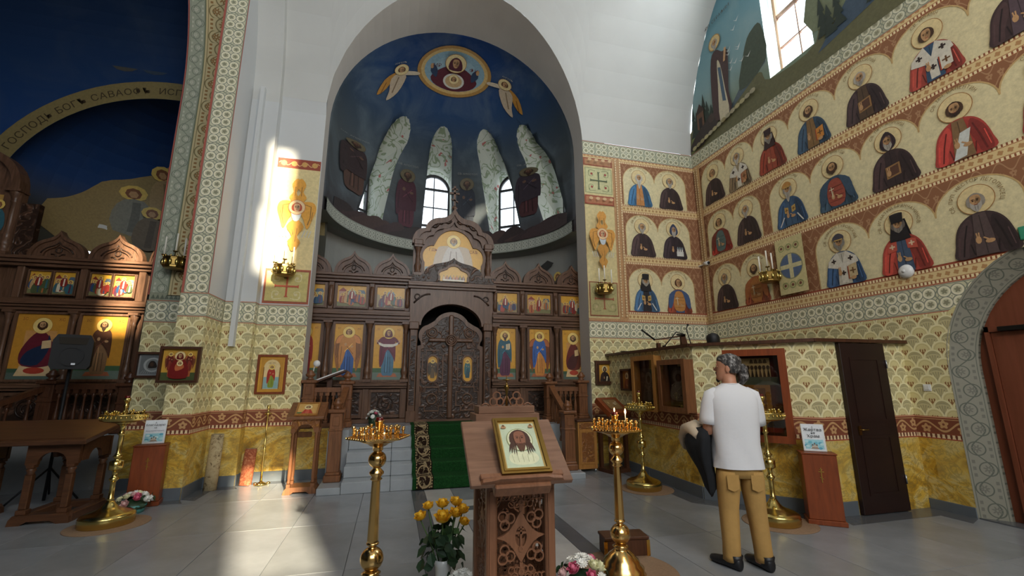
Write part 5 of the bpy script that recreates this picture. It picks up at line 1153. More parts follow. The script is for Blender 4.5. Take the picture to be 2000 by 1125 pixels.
ic = shift([(.56, 0), (.56, .18)] + arc(.42, .4, .18, -40, 100, 7, .22) + arc(0, .6, .36, 25, 90, 8, .36), 1.05, 3.47); ic = ic + [(2.1 - x, z) for x, z in ic[-2::-1]]
m = S.mb(); m.ring(scl(ic, 1.1, 1.07, 1.05, 3.47), ic, -.08, -.03); S.part('upper_frame', m, 'wood_icon')
cv = Cv(); cv.poly(ic, '#e0ab3e'); cv.rect(.5, 3.48, 1.6, 3.66, '#8a9a98'); cv.blob([(.7, 3.55), (.72, 4.0), (.85, 4.1), (1.25, 4.1), (1.38, 4.0), (1.4, 3.55)], '#c9b8a2')
cv.blob([(.82, 3.6), (.86, 3.9), (.97, 4.1), (1.13, 4.1), (1.24, 3.9), (1.28, 3.6), (1.05, 3.55)], '#d2ccc4'); cv.line([(.96, 3.65), (1.0, 4.0)], .02, '#a89c92'); cv.line([(1.14, 3.65), (1.1, 4.0)], .02, '#a89c92'); head(cv, 1.05, 4.2, .07, '#8a7460', '#a8a094', None, True, SKIN, '#f4d98c', '#c08c3c', .3)
for q in (-1, 1): cv.text('ГДЬ' if q < 0 else 'САВ', 1.05 + q * .4, 3.98, .08, '#8a4a2a')
cv.build('painting', (-1.05, -.045, -.75), (1, 0, 0), (0, 0, 1), 'icon_paint', S.e)['label'] = 'enthroned figure on a gold three-lobed panel at the top of the screen'
for x in (.36, 1.74): S.column(x, 3.46, 4.06, .045, -.09); m = S.mb(); m.box(x - .085, x + .085, -.17, .05, 4.06, 4.17, .012); S.part('capital', m, 'wood_icon')
m = S.mb(); m.lathe([(.03, 4.88), (.06, 4.92), (.03, 4.97)], 1.05, -.03, 10); m.box(1.03, 1.07, -.05, -.01, 4.95, 5.4); m.box(.95, 1.15, -.05, -.01, 5.22, 5.26); m.box(.99, 1.11, -.05, -.01, 5.32, 5.35); m.add([(.98, -.05, 5.1), (1.12, -.05, 5.04), (1.12, -.01, 5.04), (.98, -.01, 5.1), (.98, -.05, 5.13), (1.12, -.05, 5.07), (1.12, -.01, 5.07), (.98, -.01, 5.13)], [[0, 1, 5, 4], [4, 5, 6, 7], [3, 2, 1, 0], [2, 3, 7, 6], [0, 4, 7, 3], [1, 2, 6, 5]]); S.part('cross', m, 'wood_icon')
# royal doors
half = [(0, .78), (.62, .78), (.62, 2.12), (.56, 2.14)] + arc(.42, 2.32, .19, -40, 80, 8, .2) + arc(0, 2.44, .36, 28, 90, 8, .34)
for q in (-1, 1):
    pl = [(1.045 + q * x, z) for x, z in half]; m = S.mb(); m.prism(pl if q > 0 else pl[::-1], -.02, .03); d = S.part('door', m, 'wood_carved')
    m = S.mb(); bd = [(1.045 + q * x, z) for x, z in half[1:]]; m.ring(bd if q > 0 else bd[::-1], scl(bd if q > 0 else bd[::-1], .9, .955, 1.045, .85), -.045, .0); S.part('door_border', m, 'wood_icon', d)
    cx = 1.045 + q * .33; o_ = [(cx + .085, 1.55), (cx + .085, 1.85)] + arc(cx, 1.85, .085, 0, 180, 10)[1:-1] + [(cx - .085, 1.85), (cx - .085, 1.55)] + arc(cx, 1.55, .085, 180, 360, 10)[1:-1]
    m = S.mb(); m.ring(scl(o_, 1.25, 1.12, cx, 1.7), o_, -.05, .0, True); S.part('oval_frame', m, 'wood_icon', d)
    cv = Cv(); cv.poly(o_, GOLD); standing(cv, cx, 1.52, .36, *(('#6a563c', '#4a4030') if q < 0 else ('#2f5560', '#3f6f74')), '#3a281a', None, '#4a3a2a' if q < 0 else None, dais=False); cv.build('painting', (-1.05, -.022, -.75), (1, 0, 0), (0, 0, 1), 'icon_paint', d)
    a, b = .12, .2; pl = [(cx - a, 1.15 - b), (cx + a, 1.15 - b), (cx + a, 1.15 - a), (cx + b, 1.15 - a), (cx + b, 1.15 + a), (cx + a, 1.15 + a), (cx + a, 1.15 + b), (cx - a, 1.15 + b), (cx - a, 1.15 + a), (cx - b, 1.15 + a), (cx - b, 1.15 - a), (cx - a, 1.15 - a)]
    m = S.mb(); m.ring(scl(pl, 1.12, 1.12, cx, 1.15), pl, -.045, 0, True); m.tube([(cx + .09 * cos(k * pi / 10), -.03, 1.15 + .09 * sin(k * pi / 10)) for k in range(20)], .015, 6, True); S.part('cross_panel', m, 'wood_icon', d)
    m = S.mb(); m.ring([(cx - .13, 1.36), (cx + .13, 1.36), (cx + .13, 1.44), (cx + .2, 1.44), (cx + .2, 1.96), (cx + .13, 1.96), (cx + .13, 2.05), (cx - .13, 2.05), (cx - .13, 1.96), (cx - .2, 1.96), (cx - .2, 1.44), (cx - .13, 1.44)], scl([(cx - .13, 1.36), (cx + .13, 1.36), (cx + .13, 1.44), (cx + .2, 1.44), (cx + .2, 1.96), (cx + .13, 1.96), (cx + .13, 2.05), (cx - .13, 2.05), (cx - .13, 1.96), (cx - .2, 1.96), (cx - .2, 1.44), (cx - .13, 1.44)], .9, .95, cx, 1.7), -.035, 0, True); S.part('moulding', m, 'wood_icon', d)
    m = S.mb(); 
    for r in (.1, .06): m.tube([(1.045 + q * .36 + r * cos(k * pi / 10), -.03, 2.38 + r * sin(k * pi / 10)) for k in range(20)], .014, 6, True)
    S.part('roundel', m, 'wood_icon', d)
m = S.mb(); m.box(1.0, 1.09, -.075, 0, .8, 2.72, .02); m.box(.62, 1.47, -.07, 0, 2.2, 2.27, .02); S.part('door_cross', m, 'wood_icon')
m = S.mb(); 
for r in (.1, .065, .03): m.tube([(1.045 + r * cos(k * pi / 12), -.08, 2.235 + r * sin(k * pi / 12)) for k in range(24)], .014, 6, True)
S.part('door_boss', m, 'wood_icon'); S.hbar('threshold', .2, 1.9, [(.75, .79, .06)])
# chapel screen
T = Screen('iconostasis', -5.1, 8.5, .75, 'dark carved wooden icon screen in the dim chapel, crossed by a sunbeam')
m = T.mb(); m.box(-7.6, -3.69, .04, .1, .75, 3.4); T.part('body', m, 'wood_icon')
for cx, hw, dr, sd in ((-5.3, .33, dthrone('#6a2430', '#22304a'), 31), (-4.5, .31, dfig('#8a6a4a', '#5a3a2a', '#4a3324', '#5a4634'), 32)):
    T.lowpanel(cx - .33, cx + .33, .84, 1.33); T.icon(cx - hw, cx + hw, 1.52, 2.52, dr, bgc='#c98f34')
    for q in (-1, 1): T.icon(cx + q * .16 - .14, cx + q * .16 + .14, 2.84, 3.2, dfeast(sd * 3 + q), .015)
    T.kokoshnik(cx, 3.42, .76, .46)
xa, xb = -7.6, -3.69; T.hbar('plinth', xa, xb, [(.75, .82, .08)]); T.hbar('sill', xa, xb, [(1.35, 1.39, .1), (1.39, 1.43, .14), (1.43, 1.46, .1)]); T.hbar('entablature', xa, xb, [(2.57, 2.62, .1), (2.62, 2.66, .14), (2.66, 2.7, .18), (2.7, 2.76, .1)]); T.hbar('cornice', xa, xb, [(3.27, 3.32, .08), (3.32, 3.37, .13), (3.37, 3.42, .17)])
T.lowpanel(-4.02, -3.72, .84, 1.33); T.icon(-3.98, -3.76, 1.52, 2.52, dfig('#7a4a3a', '#3a4a5a'), bgc='#c98f34'); T.kokoshnik(-3.87, 3.42, .32, .4)
for x in (-5.72, -4.9, -4.1):
    T.column(x, 1.46, 2.57, .04); m = T.mb(); m.box(x - .05, x + .05, -.06, .04, 2.76, 3.27, .012); T.part('pilaster', m, 'wood_icon'); m = T.mb(); m.box(x - .06, x + .06, -.06, .04, .82, 1.35, .01); T.part('pilaster', m, 'wood_icon')
T.column(-5.98, 3.42, 4.5, .06); m = T.mb(); m.box(-7.3, -5.9, -.08, .05, 3.42, 4.5); T.part('upper_board', m, 'wood_icon')
o_ = shift(ogee(1.6, .95), -6.7, 4.5); m = T.mb(); m.ring(o_, scl(o_, .86, .84, -6.7, 4.5), -.16, .05); m.prism(scl(o_, .88, .88, -6.7, 4.5), -.06, .05); T.part('upper_gable', m, 'wood_icon')
cv = Cv(); cv.rect(-7.2, 3.55, -6.12, 4.4, '#b98f4a'); 
for k in range(6): mini(cv, -7.1 + k * .19, 3.6 + .2 * (k % 2), .5, random.choice(PAL), '#d8c9a4')
cv.build('painting', (5.1, -.085, -.75), (1, 0, 0), (0, 0, 1), 'icon_paint', T.e)
m = T.mb(); m.box(-5.93, -5.66, -.05, .05, 3.42, 4.3); T.part('carving', m, 'wood_carved')
# chapel apse window behind the screen
_a = (A0 + A1) / 2; glazed('window_6', .6, 1.0, True, 'window_white', 1, 2, (CHX - CHR * cos(_a), CHY + CHR * sin(_a), 3.42), (0, 0, pi / 2 - _a))
# ------------------------------------------------------------------ raised sanctuary floor, steps, carpet
mb = MB(); MS = ['tile_gray', 'wall_marble']
mb.box(-1.4, 3.6, 7.8, 11.2, 0, .75); mb.box(-9.4, -3.67, 7.9, 11.6, 0, .75); struct(mb.build('floor_sanctuary', 'tile_gray'))
mb = MB()
for xa, xb in ((-1.395, -.9), (2.95, 3.6)): mb.quad((xa, 7.795, .15), (xb, 7.795, .15), (xb, 7.795, .75), (xa, 7.795, .75), [(xa, .15), (xb, .15), (xb, .75), (xa, .75)])
struct(mb.build('trim_7', 'wall_marble')); basebd('baseboard_step', [(-1.4, 7.795), (-.9, 7.795)])
st = empty('staircase', (1.0, 6.68, 0), 0, 'grey tiled steps leading up to the screen under a green runner', 'stairs'); tilemat('tile_step', '#a2a7ab', .3)
for k in range(5):
    y0 = 6.68 + .28 * k; s_ = empty('step', (0, y0 - 6.68, .15 * k), parent=st)
    for i in range(5):
        x0 = -1.6 + .64 * i; b = MB(); b.box(x0 + .002, x0 + .638, 0, .3 if k < 4 else .1, 0 if k else .0, .148, .006); b.build('tile', 'tile_step', s_)
for q, xa, xb in ((0, -.9, -.602), (1, 2.602, 2.95)):
    b = MB(); b.box(xa - 1, xb - 1, 0, .75, 0, .09, .006); b.box(xa - 1, xb - 1, .75, 1.13, 0, .75); b.build('side_plinth', 'tile_step', st)
# carpet runner
m_ = Mat('carpet_green', .95, 0, .1); n_ = m_.noise(m_.coord('Object'), 60, 3); m_.col(m_.ramp(n_, [(.3, '#123016'), (.7, '#1f4a22')])); m_.bump(n_, .5, .01); M['carpet_green'] = m_.m
m_ = Mat('carpet_border', .95, 0, .1); u, v = m_.uv(); t = (v / .3); a = m_.noise(m_.uvvec((7, 7, 1)), 1.6, 3, .5, 1.2); x = (u / .23 - .5)
r_ = (x * x + (t.fr() - .5) * (t.fr() - .5)).sq(); c_ = m_.mix((a * 20).si().gt(.15), '#2a1d16', '#8a7a5c'); c_ = m_.mix((r_ - .36).ab().lt(.035), c_, '#a08a68'); c_ = m_.mix(x.ab().gt(.4), c_, '#1c140f'); c_ = m_.mix(x.ab().band(.42, .47) * (v / .04).fr().gt(.4), c_, '#b09a70'); m_.col(c_); M['carpet_border'] = m_.m
path = [(8.32, .75), (7.8, .75)]
for k in range(4, -1, -1): y0 = 6.68 + .28 * k; path += [(y0 - .004, .15 * (k + 1)), (y0 - .006, .15 * k)] if k == 0 else [(y0 - .004, .15 * (k + 1)), (y0 - .006, .15 * k), ]
path = [(8.32, .75)]
for k in range(4, -1, -1): y0 = 6.68 + .28 * k; path += [(y0, .15 * (k + 1)), (y0 - .008, .15 * (k + 1) - .006), (y0 - .008, .15 * k + (.006 if k else .0))]
path += [(6.62, .0)]
def ribbon(x0, x1, h):
    b = MB(); L = 0; P_ = [(y - (h if 0 else 0), z) for y, z in path]; n = []
    for i, (y, z) in enumerate(P_):
        a_, c_ = P_[max(0, i - 1)], P_[min(len(P_) - 1, i + 1)]; d = hypot(c_[0] - a_[0], c_[1] - a_[1]); n.append(((c_[1] - a_[1]) / d, -(c_[0] - a_[0]) / d))
    Q = [(y + nx * -0 - h * abs(nx), z + h * abs(ny)) for (y, z), (nx, ny) in zip(P_, n)]
    for i in range(len(Q) - 1):
        (ya, za), (yb, zb) = Q[i], Q[i + 1]; d = hypot(yb - ya, zb - za); b.quad((x0, ya, za), (x0, yb, zb), (x1, yb, zb), (x1, ya, za), [(0, L), (0, L + d), (x1 - x0, L + d), (x1 - x0, L)]); L += d
    return b
cp = empty('carpet_runner', (0, 0, 0), 0, 'long green carpet runner with patterned borders running down the steps', 'carpet')
ribbon(.34, 1.76, .012).build('carpet_field', 'carpet_green', cp)
for x0 in (.39, 1.47): ribbon(x0, x0 + .24, .016).build('carpet_border', 'carpet_border', cp)
# ------------------------------------------------------------------ balustrades
def newel(e, x, y, z0, z1, w=.085, mat='wood_brown'):
    m = MB(); h = z1 - z0
    m.box(x - w * 1.35, x + w * 1.35, y - w * 1.35, y + w * 1.35, z0, z0 + .09, .012); m.box(x - w * 1.15, x + w * 1.15, y - w * 1.15, y + w * 1.15, z0 + .09, z0 + .13, .01); m.box(x - w, x + w, y - w, y + w, z0 + .13, z1 - .05, .008)
    m.box(x - w * 1.12, x + w * 1.12, y - w * 1.12, y + w * 1.12, z1 - .3, z1 - .27, .006); m.box(x - w * 1.4, x + w * 1.4, y - w * 1.4, y + w * 1.4, z1 - .05, z1, .012)
    for q in (-.5, 0, .5): m.box(x + q * w - .012, x + q * w + .012, y - w - .008, y - w + .004, z0 + .18, z1 - .34)
    m.box(x - w * .55, x + w * .55, y - w - .01, y - w, z1 - .23, z1 - .1, .004); o = m.build('newel_post', mat, e)
    m = MB(); m.lathe([(w * .6, z1), (w * .75, z1 + .02), (w * .4, z1 + .035), (w * .85, z1 + .065), (w * .9, z1 + .09), (w * .5, z1 + .12), (w * .6, z1 + .13), (.004, z1 + .165)], x, y, 14); m.build('finial', mat, o)
def rail(e, a, b, n, mat='wood_brown', hb=.52):
    """handrail from a to b (top centre) with n balusters standing hb below"""
    m = MB(); A_, B_ = Vector(a), Vector(b); d = (B_ - A_); s = Vector((-d.y, d.x, 0)).normalized() * .045
    v = []
    for P_ in (A_, B_):
        for q in (-1, 1):
            for h in (0, -.075): v.append(tuple(P_ + s * q + Vector((0, 0, h))))
    m.add(v, [[0, 1, 3, 2], [4, 6, 7, 5], [0, 2, 6, 4], [1, 5, 7, 3], [0, 4, 5, 1], [2, 3, 7, 6]]); m.build('handrail', mat, e)
    for k in range(n):
        P_ = A_ + d * (k + .5) / n; z1 = P_.z - .07; z0 = z1 - hb; m = MB(); r = .024
        m.box(P_.x - .03, P_.x + .03, P_.y - .03, P_.y + .03, z1 - .06, z1); m.box(P_.x - .028, P_.x + .028, P_.y - .028, P_.y + .028, z0, z0 + .05)
        m.lathe([(r, z0 + .05), (r * 1.3, z0 + .07), (r * .6, z0 + .1), (r * 1.2, z0 + .17), (r * 1.35, z0 + .22), (r * .7, z0 + .32), (r * .55, z1 - .12), (r * 1.1, z1 - .1), (r * .7, z1 - .08), (r, z1 - .06)], P_.x, P_.y, 10); m.build('baluster', mat, e)
e = empty('balustrade', (-1.0, 7.6, 0), 0, 'brown wooden balustrade with carved newel posts on the left of the steps', 'railing', 'stair balustrades'); e.location = (0, 0, 0)
newel(e, -1.29, 7.9, .62, 1.5); newel(e, -.72, 7.92, .75, 1.48); newel(e, -.755, 7.12, .09, 1.08); rail(e, (-1.24, 7.9, 1.38), (-.78, 7.92, 1.38), 5, hb=.5); rail(e, (-.72, 7.86, 1.4), (-.755, 7.2, 1.04), 4, hb=.55)
m = MB(); m.box(-1.24, -.76, 7.86, 7.96, .75, .82); m.build('bottom_rail', 'wood_brown', e)
e = empty('balustrade', (0, 0, 0), 0, 'brown wooden balustrade with carved newel posts on the right of the steps', 'railing', 'stair balustrades')
newel(e, 3.46, 7.9, .75, 1.48); newel(e, 2.83, 7.92, .75, 1.46); newel(e, 2.80, 6.98, .09, 1.0); rail(e, (2.9, 7.92, 1.36), (3.38, 7.9, 1.36), 5, hb=.5); rail(e, (2.83, 7.86, 1.4), (2.80, 7.06, .98), 5, hb=.55)
m = MB(); m.box(2.9, 3.38, 7.86, 7.96, .75, .82); m.build('bottom_rail', 'wood_brown', e)
e = empty('balustrade', (0, 0, 0), 0, 'dark wooden balustrade in the dim chapel behind the loudspeaker', 'railing')
newel(e, -4.75, 7.98, .75, 1.5, mat='wood_darkbox'); newel(e, -3.8, 7.98, .75, 1.46, mat='wood_darkbox'); rail(e, (-4.68, 7.98, 1.45), (-3.86, 7.98, 1.45), 8, 'wood_darkbox', .6); rail(e, (-4.8, 7.9, 1.42), (-5.3, 6.9, .95), 5, 'wood_darkbox', .6)
newel(e, -5.35, 6.85, 0.0, .98, mat='wood_darkbox')
# ------------------------------------------------------------------ brass candle stands
cup = MB(); cup.lathe([(.004, 0), (.005, .02), (.009, .022), (.006, .03), (.006, .045), (.012, .05), (.013, .062), (.009, .066), (.009, .055)], 0, 0, 10); CUP = {k: cup.mesh('candle_cup', k) for k in ('brass_red', 'brass_pale')}
def cups(e, pts, z, mat):
    for x, y in pts:
        o = bpy.data.objects.new('candle_cup', CUP[mat]); COL.objects.link(o); o.parent = e; o.location = (x, y, z); s = random.choice((.9, 1.0, 1.25)); o.scale = (1, 1, s)
def m_flame():
    m = bpy.data.materials.new('flame'); m.use_nodes = True; t = m.node_tree; t.nodes.clear(); o = t.nodes.new('ShaderNodeOutputMaterial'); e = t.nodes.new('ShaderNodeEmission'); e.inputs[0].default_value = (1, .55, .2, 1); e.inputs[1].default_value = 18; t.links.new(e.outputs[0], o.inputs[0]); M['flame'] = m
m_flame(); plain('lamp_red', '#5a1410', .15)
def flame(e, x, y, z, s=1.0):
    m = MB(); m.lathe([(.001, z), (.006 * s, z + .008 * s), (.008 * s, z + .018 * s), (.005 * s, z + .032 * s), (.001, z + .045 * s)], x, y, 8); return m.build('flame', 'flame', e)
def stand_oct(loc, label, lit, grp):
    e = empty('candle_stand', loc, radians(10), label, 'candle stand', grp); mt = 'brass_red'
    m = MB(); m.lathe([(.185, 0), (.185, .03), (.17, .04), (.172, .075), (.14, .1), (.135, .125), (.1, .155), (.095, .165), (.06, .19), (.045, .205), (.065, .218), (.04, .232)], 0, 0, 32); m.build('base', mt, e)
    m = MB(); m.lathe([(.03, .225)] + [(.078 * cos(radians(a)), .305 + .076 * sin(radians(a))) for a in range(-70, 75, 12)] + [(.026, .385), (.042, .395), (.042, .405), (.034, .41)], 0, 0, 26); m.build('lower_ball', mt, e)
    m = MB(); m.lathe([(.036, .405), (.038, .42), (.029, .81)], 0, 0, 8, ngon=True); m.build('shaft', mt, e)
    m = MB(); m.lathe([(.03, .805), (.042, .815), (.03, .828), (.05, .85), (.05, .862), (.028, .885)] + [(.062 * cos(radians(a)), .945 + .06 * sin(radians(a))) for a in range(-66, 70, 12)] + [(.03, 1.002), (.036, 1.01), (.036, 1.03), (.06, 1.04), (.075, 1.052), (.11, 1.064), (.14, 1.078)], 0, 0, 26); m.build('upper_ball', mt, e)
    m = MB(); m.lathe([(.14, 1.075), (.222, 1.09), (.222, 1.105), (.212, 1.105), (.208, 1.097), (.01, 1.097)], 0, 0, 6, 0, ngon=True)
    for k in range(48):
        a = k * 2 * pi / 48; s6 = cos(pi / 6) / cos((a % (pi / 3)) - pi / 6); m.ell((.221 * s6 * cos(a), .221 * s6 * sin(a), 1.1), (.006, .006, .006), 6, 4)
    m.build('dish', mt, e)
    pts = []
    for r, n in ((.175, 14), (.125, 10), (.08, 6)): pts += [(r * cos(2 * pi * k / n), r * sin(2 * pi * k / n)) for k in range(n)]
    cups(e, pts, 1.098, mt)
    m = MB(); m.lathe([(.02, 1.097), (.012, 1.12), (.014, 1.15), (.026, 1.17), (.03, 1.2), (.037, 1.212), (.033, 1.212), (.026, 1.2)], 0, 0, 16); m.build('lamp_cup', mt, e)
    m = MB(); m.lathe([(.02, 1.195), (.028, 1.21), (.026, 1.235), (.022, 1.235)], 0, 0, 12); m.build('lamp_glass', 'lamp_red', e)
    if lit:
        m = MB(); m.tube([(.08, -.04, 1.15), (.08, -.04, 1.215)], .004, 6); c = m.build('candle', 'candle_wax', e); flame(c, .08, -.04, 1.215); flame(e, 0, 0, 1.235, .7)
        light('candle_light', 'POINT', (loc[0] + .08, loc[1] - .04, 1.27), 1.2, (1, .55, .22), radius=.02)
    return e
stand_oct((-.075, 3.45, 0), 'brass candle stand with a hexagonal dish, unlit, in front of the steps', False, 'hexagonal brass candle stands'); stand_oct((1.8, 3.45, 0), 'brass candle stand with a burning candle, right of the fretwork lectern', True, 'hexagonal brass candle stands')
def stand_round(loc, label):
    e = empty('candle_stand', loc, 0, label, 'candle stand', 'round brass candle stands'); mt = 'brass_pale'
    m = MB(); m.lathe([(.235, 0), (.24, .012), (.235, .03), (.243, .036), (.236, .05), (.242, .058), (.236, .072), (.24, .082), (.23, .1), (.2, .118), (.13, .14), (.08, .165), (.05, .2), (.036, .23)], 0, 0, 40); m.build('base', mt, e)
    m = MB(); m.lathe([(.034, .225), (.026, .24), (.034, .25), (.024, .26), (.024, .42), (.034, .43), (.044, .45), (.03, .468), (.022, .48), (.024, .53), (.055, .545), (.062, .552), (.062, .625), (.055, .632), (.022, .645), (.03, .665), (.044, .68), (.03, .7), (.02, .72), (.02, .9), (.034, .91), (.024, .93), (.022, .99), (.05, 1.02), (.09, 1.04)], 0, 0, 24); m.build('stem', mt, e)
    m = MB(); m.lathe([(.09, 1.035), (.17, 1.05), (.2, 1.06), (.205, 1.065), (.208, 1.12), (.214, 1.125), (.2, 1.13), (.195, 1.09), (.02, 1.085)], 0, 0, 40)
    for k in range(30): a = k * 2 * pi / 30; m.ell((.208 * cos(a), .208 * sin(a), 1.093), (.009, .009, .017), 6, 5)
    m.build('dish', mt, e); cups(e, [(.165 * cos(2 * pi * k / 16), .165 * sin(2 * pi * k / 16)) for k in range(16)] + [(.11 * cos(2 * pi * k / 9), .11 * sin(2 * pi * k / 9)) for k in range(9)], 1.088, mt)
    m = MB(); m.lathe([(.03, 1.085), (.012, 1.11), (.028, 1.15), (.012, 1.18), (.03, 1.21), (.014, 1.23), (.018, 1.25), (.034, 1.275), (.036, 1.3), (.03, 1.3), (.026, 1.285)], 0, 0, 18); m.build('lamp_holder', mt, e)
    m = MB(); m.lathe([(.015, 1.285), (.026, 1.3), (.022, 1.325)], 0, 0, 10); m.build('lamp_glass', 'lamp_red', e)
    mm = MB(); mm.lathe([(.36, 0), (.36, .006), (.352, .008)], 0, 0, 40); mo = mm.build('floor_mat', 'mat_brown', None, (loc[0] + .03, loc[1] - .02, 0)); e.location.z = .008; return e, mo
for loc, la, lb in (((3.47, 5.88, 0), 'round-dished brass candle stand in front of the two dark icon cases', 'round brown floor mat under the candle stand by the two icon cases'), ((4.02, 4.2, 0), 'round-dished brass candle stand mostly hidden behind the person in white', 'round brown floor mat behind the person in white'), ((-2.86, 6.02, 0), 'round-dished brass candle stand beside the dark table on the left', 'round brown floor mat under the leftmost candle stand')):
    e, mo = stand_round(loc, la); tag(mo, lb, 'mat', 'round floor mats')
mm = MB(); mm.lathe([(.42, 0), (.42, .006), (.41, .008)], 0, 0, 40); tag(mm.build('floor_mat', 'mat_brown', None, (1.86, 3.52, 0)), 'brown floor mat under the lit candle stand', 'mat', 'round floor mats'); 
# ------------------------------------------------------------------ fretwork lectern with the icon of the face
LE = empty('lectern', (.655, 2.62, 0), 0, 'walnut lectern with fretwork sides and a slanted top in the foreground', 'lectern')
x0, x1, y0, y1 = -.125, .19, -.2, .14
for x in (x0, x1):
    for y in (y0, y1):
        m = MB(); m.box(x - .028, x + .028, y - .028, y + .028, .06, .97, .008); m.box(x - .014, x + .014, y - .034, y - .024, .12, .93); m.box(x - .036, x + .036, y - .036, y + .036, 0, .06, .006); m.build('corner_post', 'wood_walnut', LE)
for q in (0, 1):
    m = MB(); m.box(x0 - .03, x1 + .03, y0 - .03, y1 + .03, (.03, .94)[q], (.06, .98)[q], .006); m.build('plate', 'wood_walnut_x', LE)
def plate_ring(m, cx, cz, r, w, y0_, y1_, n=20): m.ring([(cx + r * cos(2 * pi * k / n), cz + r * sin(2 * pi * k / n)) for k in range(n)], [(cx + (r - w) * cos(2 * pi * k / n), cz + (r - w) * sin(2 * pi * k / n)) for k in range(n)], y0_, y1_, True)
def tre(m, cx, cz, r, y0_, y1_, a0=90):
    for k in range(3):
        a = radians(a0 + 120 * k); plate_ring(m, cx + r * .48 * cos(a), cz + r * .48 * sin(a), r * .55, r * .15, y0_ + .001 * k, y1_ - .001 * k, 16)
def fret(m, w):
    """fretwork panel in the xz plane, half width w, two tiers centred on z .70 and .26"""
    a, b = -.008, .008
    for zc in (.70, .26):
        D = [(0, .125), (w * .28, .065), (w * .5, .03), (w * .72, .012), (w * 1.0, 0), (w * .72, -.012), (w * .5, -.03), (w * .28, -.065), (0, -.125), (-w * .28, -.065), (-w * .5, -.03), (-w * .72, -.012), (-w, 0), (-w * .72, .012), (-w * .5, .03), (-w * .28, .065)]
        O = [(w * .24 * sin(2 * pi * k / 16), .05 * cos(2 * pi * k / 16)) for k in range(16)]
        m.ring(shift(D, 0, zc), shift(O, 0, zc), a, b, True)
        m.box(-.005, .005, a, b, zc - .05, zc + .05); m.box(-.03, .03, a, b, zc + .012, zc + .022); m.box(-.016, .016, a, b, zc + .032, zc + .038); plate_ring(m, 0, zc - .058, .015, .008, a - .003, b)
        for q in (-1, 1):
            for p in (-1, 1): tre(m, q * w * .62, zc + p * .083, .05, a, b, (90 - q * 45) if p > 0 else (-90 + q * 45))
            m.box(-.008, .008, a, b, *sorted((zc + q * .12, zc + q * .19))); plate_ring(m, 0, zc + q * .165, .016, .009, a - .003, b); tre(m, w * .28, zc + q * .165, .034, a, b, 90 * q); tre(m, -w * .28, zc + q * .165, .034, a, b, 90 * q)
            for k in range(6): tre(m, -w * .85 + k * w * .34, zc + q * .2, .03, a, b, 90 * q)
for nm, w, M_ in (('front', .13, Matrix.Translation(((x0 + x1) / 2, y0 - .005, 0))), ('side', .14, Matrix.Translation((x0 - .005, (y0 + y1) / 2, 0)) @ Matrix.Rotation(-pi / 2, 4, 'Z')), ('side', .14, Matrix.Translation((x1 + .005, (y0 + y1) / 2, 0)) @ Matrix.Rotation(pi / 2, 4, 'Z')), ('back', .13, Matrix.Translation(((x0 + x1) / 2, y1, 0)) @ Matrix.Rotation(pi, 4, 'Z'))):
    m = MB(); m.M = M_; fret(m, w); m.build('fretwork_panel', 'wood_walnut', LE)
BA = math.atan2(.265, .36); BMx = Matrix.Translation((-.265, -.38, 1.0)) @ Matrix.Rotation(BA, 4, 'X')
m = MB(); m.M = BMx; m.box(0, .53, 0, .45, -.028, 0, .004); m.build('top_board', 'wood_walnut_x', LE)
m = MB(); m.M = BMx; m.prism([(.05, 0), (.12, 0), (.14, -.02), (.39, -.02), (.41, 0), (.48, 0), (.47, .015), (.42, .02), (.39, .03), (.14, .03), (.11, .02), (.06, .015)][::1], .0, .02); m.M = BMx; m.build('ledge', 'wood_walnut', LE)
m = MB(); m.M = BMx; m.box(.12, .41, -.02, .05, -.07, -.005, .006); m.box(.05, .48, .02, .05, 0, .022, .004); m.build('ledge_block', 'wood_walnut', LE)
def framed(name, w, h, draw, frame, label, fr=.025, depth=.03, M_=None, loc=(0, 0, 0), rot=(0, 0, 0), bgc=GOLD, glass=False, mats2=None, group=None, cat='icon'):
    """picture: frame, painting; local x right, z up, front -y, origin at lower left"""
    e = empty(name, loc, 0, label, cat, group); e.rotation_euler = rot
    if M_ is not None: e.matrix_world = M_
    O = [(-fr, -fr), (w + fr, -fr), (w + fr, h + fr), (-fr, h + fr)]; I = [(0, 0), (w, 0), (w, h), (0, h)]; m = MB(); m.ring(O, I, -depth, 0, True); m.ring(scl(O, 1 - fr / (w + fr), 1 - fr / (h + fr), w / 2, h / 2), I, -depth * 1.25, -depth * .8, True); m.build('frame', frame, e)
    m = MB(); m.box(-fr * .9, w + fr * .9, -.008, 0, -fr * .9, h + fr * .9); m.build('back_board', 'wood_darkbox', e)
    cv = Cv(.0003); cv.rect(0, 0, w, h, bgc); draw(cv, 0, 0, w, h); cv.build('painting', (0, -.01, 0), (1, 0, 0), (0, 0, 1), 'icon_paint', e)
    if glass: m = MB(); m.box(0, w, -depth * .8, -depth * .75, 0, h); m.build('glass', 'case_glass', e)
    return e
